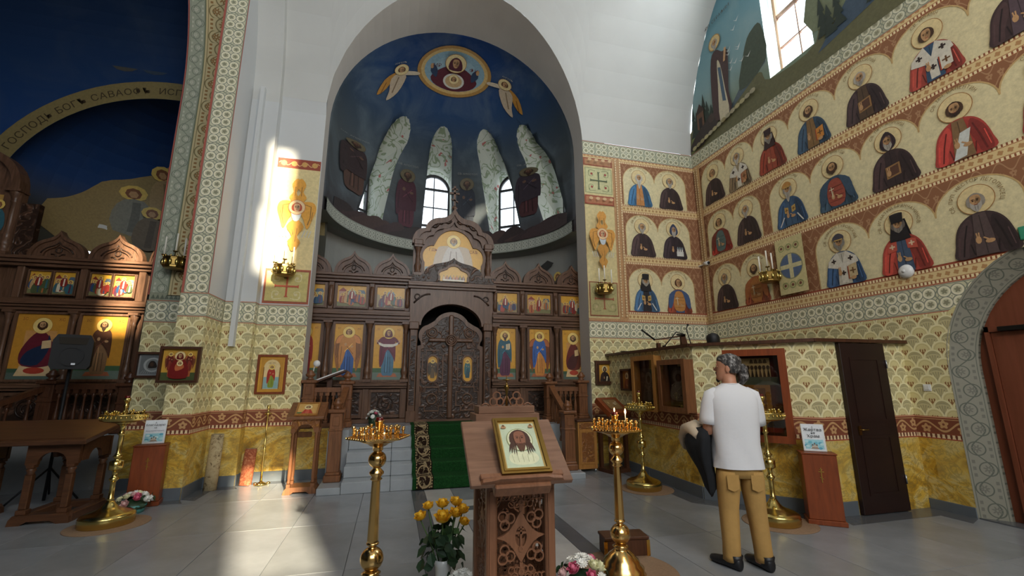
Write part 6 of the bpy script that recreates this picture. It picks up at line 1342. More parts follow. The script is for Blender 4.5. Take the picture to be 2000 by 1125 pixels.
def d_face(cv, x, z, w, h):
    cv.rect(0, 0, w, h, '#b99a58'); cv.rect(w * .05, h * .04, w * .95, h * .96, '#c3cfb2'); cv.blob([(w * .14, h * .2), (w * .25, h * .34), (w * .75, h * .34), (w * .88, h * .2), (w * .7, h * .1), (w * .3, h * .1)], '#dfe0bc')
    for k in range(5): cv.line([(w * (.25 + .12 * k), h * .14), (w * (.22 + .13 * k), h * .3)], w * .01, '#a8ab84')
    cv.circ(w * .5, h * .6, w * .33, w * .018, '#8a9060', 30); cv.ell(w * .5, h * .6, w * .32, w * .32, '#dadcb8', 30); r = w * .2
    cv.blob([(w * .5 - r * 1.15, h * .5), (w * .5 - r * 1.15, h * .72), (w * .5, h * .82), (w * .5 + r * 1.15, h * .72), (w * .5 + r * 1.15, h * .5)], '#4a2e24')
    for q in (-1, 1):
        for k in range(4): cv.blob([(w * .5 + q * r * (.55 + .16 * k), h * .56), (w * .5 + q * r * (.8 + .2 * k), h * .5), (w * .5 + q * r * (.75 + .3 * k), h * (.27 + .02 * k)), (w * .5 + q * r * (.62 + .2 * k), h * .46)], '#4a2e24')
    cv.blob([(w * .5 - r * .75, h * .62), (w * .5 - r * .6, h * .74), (w * .5, h * .78), (w * .5 + r * .6, h * .74), (w * .5 + r * .75, h * .62), (w * .5 + r * .5, h * .46), (w * .5, h * .4), (w * .5 - r * .5, h * .46)], '#8a5a44')
    cv.blob([(w * .5 - r * .6, h * .52), (w * .5, h * .5), (w * .5 + r * .6, h * .52), (w * .5 + r * .4, h * .4), (w * .5 + r * .12, h * .34), (w * .5, h * .38), (w * .5 - r * .12, h * .34), (w * .5 - r * .4, h * .4)], '#5a3828')
    for q in (-1, 1): cv.ell(w * .5 + q * r * .32, h * .63, r * .16, r * .07, '#2a1814', 8); cv.line([(w * .5 + q * r * .12, h * .66), (w * .5 + q * r * .5, h * .665)], r * .06, '#3a2218'); cv.blob([(w * .5 + q * w * .36 - w * .07, h * .86), (w * .5 + q * w * .36, h * .93), (w * .5 + q * w * .36 + w * .07, h * .86), (w * .5 + q * w * .36, h * .84)], '#a8805a'); cv.ell(w * .5 + q * w * .36, h * .9, w * .025, w * .025, '#4a3020', 8)
    cv.line([(w * .5, h * .64), (w * .51, h * .55), (w * .48, h * .545)], r * .06, '#5a3626'); cv.line([(w * .46, h * .5), (w * .54, h * .5)], r * .06, '#6a3428')
IM = Matrix.Translation((.655, 2.62, 0)) @ BMx @ Matrix.Translation((.165, .075, .004)) @ Matrix.Rotation(radians(-90 + 12), 4, 'X') if False else Matrix.Translation((.655, 2.62, 0)) @ BMx @ Matrix.Translation((.18, .052, .02)) @ Matrix.Rotation(radians(-82), 4, 'X')
framed('icon', .215, .30, d_face, 'brass_dark', 'gold-framed icon of a bearded face on a cloth, resting on the front lectern', .024, .022, M_=IM)
# second lectern behind it, seen from its carved back
L2 = empty('lectern', (.82, 3.25, 0), 0, 'pale wooden stand with a carved crest and small metal finial behind the front lectern', 'lectern')
m = MB(); m.box(-.16, .16, -.12, .12, 0, 1.2, .01); m.build('post', 'wood_walnut', L2); m = MB(); m.box(-.235, .24, -.05, .2, 1.2, 1.258, .004); m.build('lower_board', 'wood_walnut_x', L2); m = MB(); m.box(-.21, .21, -.03, .15, 1.258, 1.31, .004); m.build('upper_board', 'wood_walnut_x', L2)
m = MB()
for q in (-1, 1):
    tre(m, q * .075, 1.355, .058, -.02, -.008); m.tube([(q * (.13 + .06 * t), -.014, 1.312 + .018 * sin(pi * t)) for t in [i / 6 for i in range(7)]], .005, 6); m.tube([(q * .035 * (1 - t), -.014, 1.315 + .07 * t) for t in [i / 4 for i in range(5)]], .007, 6)
m.build('crest', 'wood_walnut', L2)
m = MB(); m.lathe([(.01, 1.31), (.008, 1.39), (.012, 1.42), (.02, 1.445), (.018, 1.458), (.006, 1.465), (.005, 1.49), (.034, 1.496), (.034, 1.5), (.004, 1.503), (.003, 1.53)], 0, -.014, 12); m.build('finial', 'brass_dark', L2)
# ------------------------------------------------------------------ icons and cases on the walls
def d_half(**kw):
    def f(cv, x, z, w, h): saint(cv, w / 2, 0, min(w / .58, h / .86), **kw)
    return f
def d_red(cv, x, z, w, h):
    cv.rect(0, 0, w, h * .25, '#4f5a34'); cx = w / 2; cv.rect(w * .18, h * .12, w * .82, h * .6, '#b5623c'); standing(cv, w * .22, h * .3, h * .6, '#8a3a2c', '#6a2a22', '#4a2e1c', None, '#8a5030', dais=False); standing(cv, w * .78, h * .3, h * .6, '#8a3a2c', '#6a2a22', '#4a2e1c', None, '#8a5030', dais=False)
    cv.blob([(w * .26, h * .08), (w * .24, h * .4), (w * .36, h * .66), (w * .5, h * .72), (w * .64, h * .66), (w * .76, h * .4), (w * .74, h * .08)], '#7a1f1c'); cv.blob([(w * .42, h * .3), (w * .4, h * .5), (w * .56, h * .56), (w * .64, h * .4)], '#c06a40'); head(cv, w * .5, h * .78, h * .075, '#5a2020', None, 'veil', True, hatc='#6a1c1c'); head(cv, w * .52, h * .54, h * .045, '#5a3a24', None, None, True)
def d_silver(cv, x, z, w, h):
    cv.rect(0, 0, w, h, '#8c9090'); cv.rect(w * .06, h * .07, w * .94, h * .93, '#6c7070'); cv.ell(w * .5, h * .5, w * .32, h * .34, '#a4a8a6', 24); cv.ell(w * .5, h * .5, w * .24, h * .27, '#7c807e', 24); cv.blob([(w * .34, h * .38), (w * .4, h * .66), (w * .56, h * .66), (w * .66, h * .4), (w * .5, h * .34)], '#2c2622'); cv.ell(w * .47, h * .52, w * .07, h * .1, '#4a3628', 10)
    for k in range(10): cv.line([(w * (.12 + .08 * k), h * .1), (w * (.2 + .065 * k), h * .24)], .004, '#a9adac')
def d_gold(cv, x, z, w, h):
    cv.rect(w * .06, h * .04, w * .94, h * .96, '#c8923a'); cv.poly([(w * .18, h * .08), (w * .82, h * .08), (w * .82, h * .7)] + [(w * .5 + w * .32 * cos(pi * i / 12), h * .7 + h * .22 * sin(pi * i / 12)) for i in range(13)] + [(w * .18, h * .08)], '#e8cf98'); cv.rect(w * .2, h * .09, w * .8, h * .42, '#8fb4b4')
    cv.line([(w * .18, h * .08), (w * .18, h * .7)], .012, '#8a5a24'); cv.line([(w * .82, h * .08), (w * .82, h * .7)], .012, '#8a5a24'); standing(cv, w * .5, h * .1, h * .68, '#8a9a3a', '#b03a2c', '#5a3a24', dais=False); cv.text('СВ. МЧ.', w * .5, h * .8, .03, '#5a3a1a')
framed('icon', .41, .41, d_red, 'wood_darkbox', 'dark-framed red icon of mother and child with angels, on the stepped pier', .034, .05, loc=(-2.965, 6.93, 1.50), bgc='#d0a040')
framed('icon', .36, .31, d_silver, 'wood_darkbox', 'dark-framed silver icon with a small dark face, partly behind the red icon', .034, .05, loc=(-3.62, 7.765, 1.57), bgc='#6c7070')
framed('icon', .36, .54, d_gold, 'wood_red', 'upright gold icon of a standing saint in a red-brown frame on the sunlit pier', .034, .03, loc=(-2.02, 7.785, 1.32))
framed('icon', .27, .32, d_half(robe='#3a2a26', inner='#2c2220', hair='#3a2a22', hat='hood', hatc='#2c2220', attr='scroll'), 'wood_darkbox', 'small wood-framed icon of a hooded monk on the east wall by the arch', .062, .05, loc=(3.735, 7.735, 1.46))
AR_ = radians(-90)
framed('icon', .28, .3, d_half(robe='#7a3a24', inner='#a05a30', hair='#5a3a24', attr='hands'), 'wood_darkbox', 'small dark-framed amber icon in the corner left of the two icon cases', .035, .05, loc=(3.935, 7.14, 1.34), rot=(0, 0, AR_), bgc='#b0702c')
def case(name, w, h, depth, loc, rz, frame, label, draw, bgc, fr=.05, lining='#4a1c18'):
    e = empty(name, loc, rz, label, 'icon case'); m = MB(); m.box(-fr, 0, -depth, 0, -fr, h + fr); m.box(w, w + fr, -depth, 0, -fr, h + fr); m.box(0, w, -depth, 0, -fr, 0); m.box(0, w, -depth, 0, h, h + fr); m.build('case_body', frame, e)
    O = [(-fr - .01, -fr - .01), (w + fr + .01, -fr - .01), (w + fr + .01, h + fr + .01), (-fr - .01, h + fr + .01)]; I = [(.012, .012), (w - .012, .012), (w - .012, h - .012), (.012, h - .012)]; m = MB(); m.ring(O, I, -depth - .02, -depth, True); m.build('door_frame', frame, e)
    m = MB(); m.box(0, w, -.008, -.002, 0, h); plain('lining' + lining, lining, .8); m.build('back_board', 'lining' + lining, e)
    cv = Cv(.0004); draw(cv, w, h); cv.build('painting', (0, -.03, 0), (1, 0, 0), (0, 0, 1), 'icon_paint', e); m = MB(); m.box(.01, w - .01, -depth - .008, -depth - .004, .01, h - .01); m.build('glass', 'case_glass', e); return e
def d_k1(cv, w, h):
    cv.rect(w * .1, h * .06, w * .9, h * .82, '#3c3430'); cv.blob([(w * .2, h * .08), (w * .26, h * .4), (w * .4, h * .62), (w * .5, h * .7), (w * .6, h * .62), (w * .74, h * .4), (w * .8, h * .08)], '#6c6862'); cv.ell(w * .5, h * .6, w * .16, h * .14, '#8a867c', 16); cv.ell(w * .5, h * .58, w * .08, h * .08, '#4a3628', 12); cv.blob([(w * .4, h * .15), (w * .44, h * .4), (w * .56, h * .4), (w * .6, h * .15)], '#8e8a80')
    for k in range(9): cv.ell(w * random.uniform(.28, .72), h * random.uniform(.12, .5), w * .02, h * .015, '#a8a49a', 6)
def d_k2(cv, w, h):
    cv.rect(w * .06, h * .04, w * .94, h * .94, '#2e2420'); cv.ell(w * .48, h * .72, w * .3, h * .2, '#5e5a54', 20); cv.ell(w * .48, h * .7, w * .24, h * .16, '#8d8a84', 20); cv.ell(w * .48, h * .68, w * .13, h * .1, '#33241c', 12); cv.ell(w * .48, h * .67, w * .08, h * .07, '#5a4030', 10)
    cv.blob([(w * .12, h * .18), (w * .14, h * .46), (w * .34, h * .58), (w * .62, h * .58), (w * .84, h * .46), (w * .88, h * .18)], '#98958c')
    for k in range(40): cv.ell(w * random.uniform(.16, .84), h * random.uniform(.2, .54), w * .022, h * .018, random.choice(('#c2bfb6', '#5a5750', '#b0ada4')), 6)
def d_k3(cv, w, h):
    cv.rect(w * .06, h * .72, w * .8, h * .96, '#cdb98a'); 
    for k in range(9): cv.ell(w * (.12 + .08 * k), h * .84, w * .035, h * .03, '#4a3a2a', 8); cv.poly([(w * (.09 + .08 * k), h * .72), (w * (.15 + .08 * k), h * .72), (w * (.12 + .08 * k), h * .84)], '#3a3026')
    for k in range(4): cv.blob([(w * (.4 + .09 * k), h * .9), (w * (.44 + .09 * k), h * .95), (w * (.48 + .09 * k), h * .9)], '#5a4a34')
    cv.rect(w * .06, h * .62, w * .94, h * .72, '#5f6a5c'); cv.rect(w * .2, h * .28, w * .76, h * .62, '#a87a3a'); cv.rect(w * .3, h * .32, w * .66, h * .58, '#7a4f28'); standing(cv, w * .48, h * .33, h * .24, '#8a3a2c', '#5a3a2a', dais=False); cv.rect(w * .06, h * .04, w * .94, h * .26, '#2a2c30'); cv.rect(w * .06, h * .04, w * .94, h * .1, '#7a2420')
case('icon_case', .56, .72, .12, (3.93, 6.56, 1.08), AR_, 'wood_honey', 'tall glazed icon case with a dim silver-covered icon, left one of the pair', d_k1, '#2a2018')
case('icon_case', .52, .6, .15, (3.935, 5.77, 1.11), AR_, 'wood_brown', 'deep glazed icon case with a silver-robed dark-faced icon beside the person in white', d_k2, '#2a2018')
_ba = atan2(4.17 - 5.2, 4.82 - 3.92); _d = Vector((cos(_ba), sin(_ba), 0)); _n = Vector((sin(_ba), -cos(_ba), 0)); q_ = Vector((3.92, 5.2, 0)) + _d * .46
case('icon_case', .55, .96, .13, (q_.x, q_.y, .83), _ba, 'wood_red', 'large red-brown glazed case with relics and icons behind the person in white', d_k3, '#6a2420', .06, '#5a1e1a')
# ------------------------------------------------------------------ donation boxes with signs
def d_sign(lines):
    def f(cv, x, z, w, h):
        cv.rect(0, 0, w, h, '#e2e6ea'); cv.rect(w * .06, h * .05, w * .94, h * .42, '#9cd3de')
        for k in range(12): cv.ell(w * random.uniform(.12, .88), h * random.uniform(.08, .38), w * .1, h * .05, random.choice(('#6fc0d2', '#bfe6ea', '#58a9c4', '#d6f0f0')), 10)
        cv.rect(w * .4, h * .07, w * .6, h * .18, '#d8cdb8'); cv.poly([(w * .3, h * .06), (w * .7, h * .06), (w * .62, h * .13), (w * .38, h * .13)], '#a08c7c')
        for k, dz in ((.4, .19), (.5, .24), (.6, .19)): cv.rect(w * (k - .03), h * .12, w * (k + .03), h * dz, '#c9b8a4'); cv.blob([(w * (k - .04), h * dz), (w * k, h * (dz + .06)), (w * (k + .04), h * dz)], '#6a5a50')
        for t, zz, sz, c in lines: cv.text(t, w * .5, h * zz, sz, c)
    return f
def donation(loc, rz, label, sign_label, lines, swd):
    e = empty('donation_box', loc, rz, label, 'donation box'); w, d, h = .32, .2, .70
    m = MB(); m.box(-w / 2, w / 2, -d / 2, d / 2, .05, h, .006); m.build('body', 'wood_red', e); m = MB(); m.box(-w / 2 - .015, w / 2 + .015, -d / 2 - .015, d / 2 + .015, 0, .05, .006); m.build('plinth', 'wood_red', e); m = MB(); m.box(-w / 2 - .008, w / 2 + .008, -d / 2 - .008, d / 2 + .008, h, h + .015, .004); m.box(-.06, .06, -.02, .02, h + .012, h + .018); m.build('lid', 'wood_red', e)
    m = MB(); y = -d / 2 - .006; m.box(-.004, .004, y, y + .006, .42, .57); m.box(-.025, .025, y, y + .006, .525, .533); m.box(-.014, .014, y, y + .006, .548, .554); m.add([(-.018, y, .47), (.018, y, .452), (.018, y, .46), (-.018, y, .478)], [[0, 1, 2, 3]]); m.build('cross', 'brass', e)
    R_ = Matrix.Translation(loc) @ Matrix.Rotation(rz, 4, 'Z') @ Matrix.Translation((-swd / 2, .03, h + .026)) @ Matrix.Rotation(radians(-8), 4, 'X')
    s = framed('sign', swd, .27, d_sign(lines), 'window_white', sign_label, .008, .012, M_=R_, bgc='#e2e6ea', cat='sign'); return e
DK = '#20242a'
donation((-2.88, 6.79, 0), radians(12), 'red-brown wooden donation box in front of the stepped pier on the left', 'framed notice with blue sky picture on the left donation box', [('А', .86, .03, DK), ('Благодарю', .76, .036, DK), ('за', .64, .03, DK), ('Ваше пожертвование', .52, .017, '#5a6a8a')], .21)
donation((4.52, 4.05, 0), _ba + radians(12), 'red-brown wooden donation box with a small cross beside the dark door', 'framed notice reading Жертва на Храм on the right donation box', [('А', .87, .026, DK), ('Жертва', .75, .045, DK), ('на', .64, .036, DK), ('Храм', .5, .045, DK)], .2)
# ------------------------------------------------------------------ wall candelabra
def sconce(loc, rz, label, n=3):
    e = empty('wall_candelabrum', loc, rz, label, 'wall candelabrum', 'brass wall candelabra'); m = MB(); N_ = 12
    m.lathe([(.09, 0), (.13, .01), (.15, .05), (.155, .14), (.15, .17), (.155, .175), (.15, .18), (.145, .17), (.145, .02)], 0, -.17, N_, ngon=True); m.build('crown', 'brass_dark', e)
    m = MB(); 
    for k in range(N_): a = 2 * pi * k / N_; m.ell((.152 * cos(a), -.17 + .152 * sin(a), .09), (.026, .026, .05), 6, 5); m.ell((.152 * cos(a), -.17 + .152 * sin(a), .185), (.012, .012, .022), 5, 4)
    m.build('ornament', 'brass_pale', e); m = MB(); m.tube([(0, 0, .08), (0, -.04, .06), (0, -.1, .02)], .012, 6); m.box(-.03, .03, -.008, 0, 0, .16); m.build('bracket', 'brass_dark', e)
    for x, y, z in ((-.13, -.23, .19), (0, -.2, .26), (.13, -.23, .18)):
        m = MB(); m.lathe([(.006, .12), (.006, z), (.03, z + .008), (.038, z + .02), (.034, z + .02), (.01, z + .012)], x, y, 12); h = m.build('cup', 'brass_dark', e); m = MB(); m.tube([(x, y, z + .015), (x, y, z + .30)], .012, 8); m.build('candle', 'candle_wax', h)
sconce((-3.29, 7.75, 3.15), 0, 'brass wall candelabrum with three white candles on the banded jamb at left'); sconce((-1.78, 7.79, 3.14), 0, 'brass wall candelabrum in the sun patch on the pier'); sconce((3.86, 7.73, 3.1), 0, 'brass wall candelabrum below the seraph right of the arch'); sconce((XR - .01, 5.86, 3.08), AR_, 'brass wall candelabrum beside the blue cross medallion on the right wall')
# ------------------------------------------------------------------ small lectern with icon, left of the steps
AN = empty('lectern', (-1.13, 6.98, 0), 0, 'small brown arched lectern left of the steps', 'lectern')
for x in (-.15, .15):
    for y in (-.1, .12):
        m = MB(); m.box(x - .024, x + .024, y - .024, y + .024, .09, .13); m.lathe([(.018, .13), (.028, .15), (.018, .18), (.024, .2), (.02, .72), (.028, .74), (.018, .76), (.03, .79)], x, y, 10); m.box(x - .028, x + .028, y - .028, y + .028, .79, .84); m.build('leg', 'wood_brown', AN)
for y in (-.1, .12):
    A2 = [(.11 * cos(pi * i / 12), .80 + .1 * sin(pi * i / 12)) for i in range(13)]; m = MB(); m.prism([(.18, .80), (.18, .99), (-.18, .99), (-.18, .80)] + A2[::-1], y - .012, y + .012); m.build('arch_panel', 'wood_carved_honey' if y < 0 else 'wood_brown', AN)
for x in (-.16, .16): m = MB(); m.box(x - .012, x + .012, -.1, .12, .84, .99); m.build('side_panel', 'wood_brown', AN)
m = MB(); m.prism([(-.21, 0), (-.12, 0), (-.08, .03), (.08, .03), (.12, 0), (.21, 0), (.2, .05), (.17, .09), (-.17, .09), (-.2, .05)], -.14, .16); m.build('foot_board', 'wood_brown', AN)
m = MB(); m.M = Matrix.Translation((0, -.17, .98)) @ Matrix.Rotation(radians(28), 4, 'X'); m.box(-.24, .24, 0, .4, -.02, .02, .006); m.build('top_board', 'wood_brown', AN)
def d_youth(cv, x, z, w, h): cv.rect(0, 0, w, h, '#d2a45c'); cv.rect(0, 0, w * .3, h * .2, '#4f6a3c'); cv.blob([(w * .25, 0), (w * .3, h * .3), (w * .42, h * .5), (w * .6, h * .5), (w * .72, h * .3), (w * .78, 0)], '#b0322a'); cv.blob([(w * .42, h * .1), (w * .44, h * .4), (w * .58, h * .4), (w * .6, h * .1)], '#c65a44'); head(cv, w * .51, h * .66, h * .12, '#5a3420', None, None, True)
framed('icon', .25, .23, d_youth, 'wood_honey', 'small framed icon of a youth in red on the arched lectern', .022, .02, M_=Matrix.Translation((-1.13, 6.98, 0)) @ Matrix.Translation((-.125, -.17, .98)) @ Matrix.Rotation(radians(28), 4, 'X') @ Matrix.Translation((0, .06, .022)) @ Matrix.Rotation(radians(-84), 4, 'X'), bgc='#d2a45c')
# reading desk and white lamp on the raised floor behind it
RD = empty('reading_desk', (-1.02, 8.14, .75), 0, 'slanted dark reading desk with an open book behind the left railing', 'lectern'); m = MB(); m.box(-.04, .04, -.04, .04, 0, .78); m.box(-.2, .2, -.15, .15, 0, .04); m.build('post', 'wood_darkbox', RD); m = MB(); m.M = Matrix.Translation((0, 0, .8)) @ Matrix.Rotation(radians(-22), 4, 'Y'); m.box(-.28, .28, -.16, .16, -.015, .015); m.build('top_board', 'wood_darkbox', RD); m = MB(); m.M = Matrix.Translation((0, 0, .8)) @ Matrix.Rotation(radians(-22), 4, 'Y'); m.box(-.22, .24, -.12, .12, .016, .035); m.build('book', 'paper', RD)
LP = empty('desk_lamp', (-1.3, 8.12, .75), 0, 'white gooseneck lamp with a round head beside the reading desk', 'lamp'); m = MB(); m.lathe([(.06, 0), (.06, .02), (.01, .03)], 0, 0, 14); m.build('base', 'white_plastic', LP); m = MB(); m.tube([(0, 0, .02), (0, 0, .8), (.02, -.01, .95), (.05, -.03, 1.0)], .01, 8); m.build('neck', 'white_plastic', LP); m = MB(); m.ell((.06, -.04, 1.02), (.055, .03, .055), 12, 8); m.build('lamp_head', 'white_plastic', LP)
# ------------------------------------------------------------------ left: long sloping table, loudspeaker, flowers
TB = empty('table', (-3.95, 6.55, 0), 0, 'long dark carved table with a sloping top and arched supports at far left', 'table')
m = MB(); m.M = Matrix.Translation((-3.95 + 3.95, -.42, .84)) @ Matrix.Rotation(radians(11), 4, 'X'); m.box(-.95, .72, 0, .86, -.03, .02, .008); m.build('table_top', 'wood_table', TB); m = MB(); m.M = Matrix.Translation((0, -.42, .84)) @ Matrix.Rotation(radians(11), 4, 'X'); m.ring([(-.85, .0), (.62, .0), (.62, .001), (-.85, .001)], [(-.84, .0), (.61, .0), (.61, .001), (-.84, .001)], .05, .06, True); m.box(-.9, .67, .06, .075, .02, .028); m.build('top_moulding', 'wood_table', TB)
for cx in (-.62, .38):
    sp = empty('support', (cx, 0, 0), parent=TB)
    for y in (-.28, .28):
        A2 = [(.13 * cos(pi * i / 12), .62 + .11 * sin(pi * i / 12)) for i in range(13)]; m = MB(); m.prism([(.24, .60), (.24, .83), (-.24, .83), (-.24, .60)] + [(-.13, .60)] + A2[::-1] + [(.13, .60)], y - .02, y + .02); m.build('arch_panel', 'wood_table', sp)
        for x in (-.18, .18): m = MB(); m.box(x - .035, x + .035, y - .035, y + .035, .57, .6); m.lathe([(.03, .57), (.045, .55), (.03, .52), (.04, .5)], x, y, 10); m.box(x - .034, x + .034, y - .034, y + .034, .15, .5, .008); m.box(x - .045, x + .045, y - .045, y + .045, .1, .15, .006); m.build('leg', 'wood_table', sp)
        m = MB(); m.prism([(-.27, 0), (-.16, 0), (-.1, .035), (.1, .035), (.16, 0), (.27, 0), (.26, .06), (.23, .1), (-.23, .1), (-.26, .06)], y - .06, y + .06); m.build('foot_rail', 'wood_table', sp)
    for x in (-.22, .22):
        A3 = [(.12 * cos(pi * i / 12), .62 + .11 * sin(pi * i / 12)) for i in range(13)]; m = MB(); m.M = Matrix.Translation((x, 0, 0)) @ Matrix.Rotation(pi / 2, 4, 'Z'); m.prism([(.24, .62), (.24, .84), (-.24, .84), (-.24, .62)] + A3[::-1], -.02, .02); m.build('side_arch', 'wood_table', sp); m = MB(); m.box(x - .05, x + .05, -.3, .3, .0, .09, .01); m.build('side_rail', 'wood_table', sp)
SP = empty('loudspeaker', (-4.19, 7.3, 1.65), radians(24), 'black plastic loudspeaker with a pale badge on a tall pole', 'loudspeaker')
m = MB(); m.prism([(-.17, 0), (.17, 0), (.2, .05), (.2, .38), (.16, .46), (-.16, .46), (-.2, .38), (-.2, .05)], -.02, .24); m.build('cabinet', 'black_plastic', SP)
m = MB(); m.ring([(.13 * cos(2 * pi * k / 24), .17 + .13 * sin(2 * pi * k / 24)) for k in range(24)], [(.11 * cos(2 * pi * k / 24), .17 + .11 * sin(2 * pi * k / 24)) for k in range(24)], -.035, -.02, True); m.prism([(.11 * cos(2 * pi * k / 24), .17 + .11 * sin(2 * pi * k / 24)) for k in range(24)], -.026, -.02); m.build('woofer', 'black_plastic', SP); m = MB(); m.prism([(-.13, .33), (.13, .33), (.15, .42), (-.15, .42)], -.03, -.02); m.build('horn', 'glass_dark', SP); m = MB(); m.box(.015, .055, -.04, -.036, .055, .08); m.build('badge', 'steel', SP)
m = MB(); m.tube([(0, .1, .02), (0, .1, -1.65)], .018, 10); 
pole = m; pole.build('pole', 'black_plastic', SP)
for k in range(3): a = radians(90 + 120 * k); m = MB(); m.tube([(0, .1, -1.25), (.38 * cos(a), .1 + .38 * sin(a), -1.64)], .012, 8); m.build('tripod_leg', 'black_plastic', SP)
# ---- flowers
_bl = {}
def bloom_mesh(kind, mat):
    if (kind, mat) in _bl: return _bl[(kind, mat)]
    m = MB(); R = random.Random(hash(kind) % 97); m.sm = True
    if kind == 'rose':
        m.ell((0, 0, .1), (.42, .42, .55), 10, 7)
        for lay, (n, r, h, tl) in enumerate(((4, .42, .62, .1), (5, .62, .5, .35), (6, .85, .3, .75))):
            for k in range(n):
                a0 = 2 * pi * (k + .5 * lay) / n; ww = 1.25 * pi / n; V_ = []
                for i in range(5):
                    a = a0 - ww + 2 * ww * i / 4; s = 1 - .18 * abs(i - 2)
                    V_ += [(.2 * r * cos(a), .2 * r * sin(a), -.5), (r * .85 * cos(a), r * .85 * sin(a), -.1), (r * (1 + tl * .2) * s * cos(a), r * (1 + tl * .2) * s * sin(a), h * s)]
                m.add(V_, [[i * 3 + j, (i + 1) * 3 + j, (i + 1) * 3 + j + 1, i * 3 + j + 1] for i in range(4) for j in range(2)])
    else:
        m.ell((0, 0, .05), (.35, .35, .3), 8, 5)
        for lay, (n, r, h) in enumerate(((9, .55, .45), (12, .85, .25), (14, 1.0, .0))):
            for k in range(n):
                a = 2 * pi * (k + .5 * lay) / n; w_ = .16; c, s = cos(a), sin(a)
                m.add([(.1 * c - w_ * .4 * s, .1 * s + w_ * .4 * c, 0), (.1 * c + w_ * .4 * s, .1 * s - w_ * .4 * c, 0), (r * .7 * c + w_ * s, r * .7 * s - w_ * c, h * .7), (r * c, r * s, h), (r * .7 * c - w_ * s, r * .7 * s + w_ * c, h * .7)], [[0, 1, 2, 3, 4]])
    _bl[(kind, mat)] = m.mesh('bloom', mat); return _bl[(kind, mat)]
def leaf_mesh(mat):
    if ('leaf', mat) in _bl: return _bl[('leaf', mat)]
    m = MB(); m.add([(0, 0, 0), (.28, .3, .06), (.34, .6, .05), (0, 1, -.05), (-.34, .6, .05), (-.28, .3, .06), (0, .5, -.02)], [[0, 1, 6], [1, 2, 6], [2, 3, 6], [3, 4, 6], [4, 5, 6], [5, 0, 6]]); _bl[('leaf', mat)] = m.mesh('leaf', mat); return _bl[('leaf', mat)]
for n_, c_ in (('petal_yellow', '#e8b62a'), ('petal_white', '#ecebe4'), ('petal_pink', '#d76a86'), ('petal_cream', '#e6e3b8'), ('petal_blush', '#e2b8b4'), ('leaf_dark', '#1f3a20'), ('leaf_mid', '#33552c'), ('teal', '#4f8f8c'), ('stem_green', '#3d5a2c')): plain(n_, c_, .6, var=.12, vs=14)
plain('vase_white', '#d6d8d4', .2)
def put(me, name, e, p, s, d=None, roll=0.0):
    o = bpy.data.objects.new(name, me); COL.objects.link(o); o.parent = e; o.location = p; o.scale = (s, s, s)
    q = Vector(d).to_track_quat('Z', 'Y') if d is not None else Vector((0, 0, 1)).to_track_quat('Z', 'Y'); o.rotation_mode = 'QUATERNION'; o.rotation_quaternion = q @ __import__('mathutils').Quaternion((0, 0, 1), roll); return o
def leaves(e, n, c, rad, zr, s, mat='leaf_dark', seed=1):
    R = random.Random(seed)
    for k in range(n):
        a = R.uniform(0, 2 * pi); r = rad * sqrt(R.uniform(.1, 1)); p = (c[0] + r * cos(a), c[1] + r * sin(a), R.uniform(*zr)); put(leaf_mesh(mat), 'leaf', e, p, s * R.uniform(.7, 1.2), (cos(a) * .9 + R.uniform(-.3, .3), sin(a) * .9 + R.uniform(-.3, .3), R.uniform(-.2, 1)), R.uniform(0, 6))
VA = empty('rose_vase', (.4, 3.35, 0), 0, 'tall bunch of yellow roses in a white vase on the floor', 'flowers')
m = MB(); m.lathe([(.05, 0), (.06, .01), (.045, .1), (.055, .25), (.07, .3), (.064, .3), (.05, .25)], 0, 0, 20); m.build('vase', 'vase_white', VA)
for k, (x, y, z, s) in enumerate(((-.165, .0, .575, .042), (-.11, .05, .625, .038), (-.02, -.06, .575, .055), (-.01, .06, .63, .045), (.075, -.02, .585, .046), (.085, .05, .64, .044), (.125, -.0, .6, .045), (.13, -.06, .535, .036))):
    put(bloom_mesh('rose', 'petal_yellow'), 'bloom', VA, (x, y, z), s * 1.2, (x * 1.5, y - .3, .8), k); m = MB(); m.tube([(x * .1, y * .1, .2), (x * .6, y * .6, .42), (x, y, z - .02)], .005, 6); m.build('stem', 'stem_green', VA)
leaves(VA, 70, (-.01, 0), .14, (.24, .5), .085, 'leaf_dark', 3); leaves(VA, 16, (0, 0), .12, (.3, .52), .08, 'leaf_mid', 4)
def bouquet(name, loc, label, spec, rad, hgt, pot, seed, potmat, nl=30, grp=None):
    e = empty(name, loc, 0, label, 'flowers', grp); R = random.Random(seed); pr, ph = pot
    m = MB(); m.lathe([(pr * .8, 0), (pr, ph), (pr * .95, ph), (pr * .7, ph * .3)], 0, 0, 24); m.build('bowl', potmat, e)
    m = MB(); m.ell((0, 0, ph * .8), (rad * .72, rad * .72, hgt * .62), 14, 7); m.build('foliage_mound', 'leaf_dark', e)
    n = len(spec); 
    for k, (kind, mat, s) in enumerate(spec):
        t = (k + .5) / n; el = radians(12 + 78 * (1 - t) ** .8) if n > 1 else 1.5; a = k * 2.399 + R.uniform(-.2, .2); d = (cos(el) * cos(a), cos(el) * sin(a), sin(el)); put(bloom_mesh(kind, mat), 'bloom', e, (rad * d[0], rad * d[1], ph * .8 + hgt * d[2]), s * R.uniform(.9, 1.1), d, a)
    leaves(e, nl, (0, 0), rad * 1.1, (ph * .8, ph + hgt * .6), rad * .4, 'leaf_dark', seed); return e
W_, P_, C_, B_ = 'petal_white', 'petal_pink', 'petal_cream', 'petal_blush'
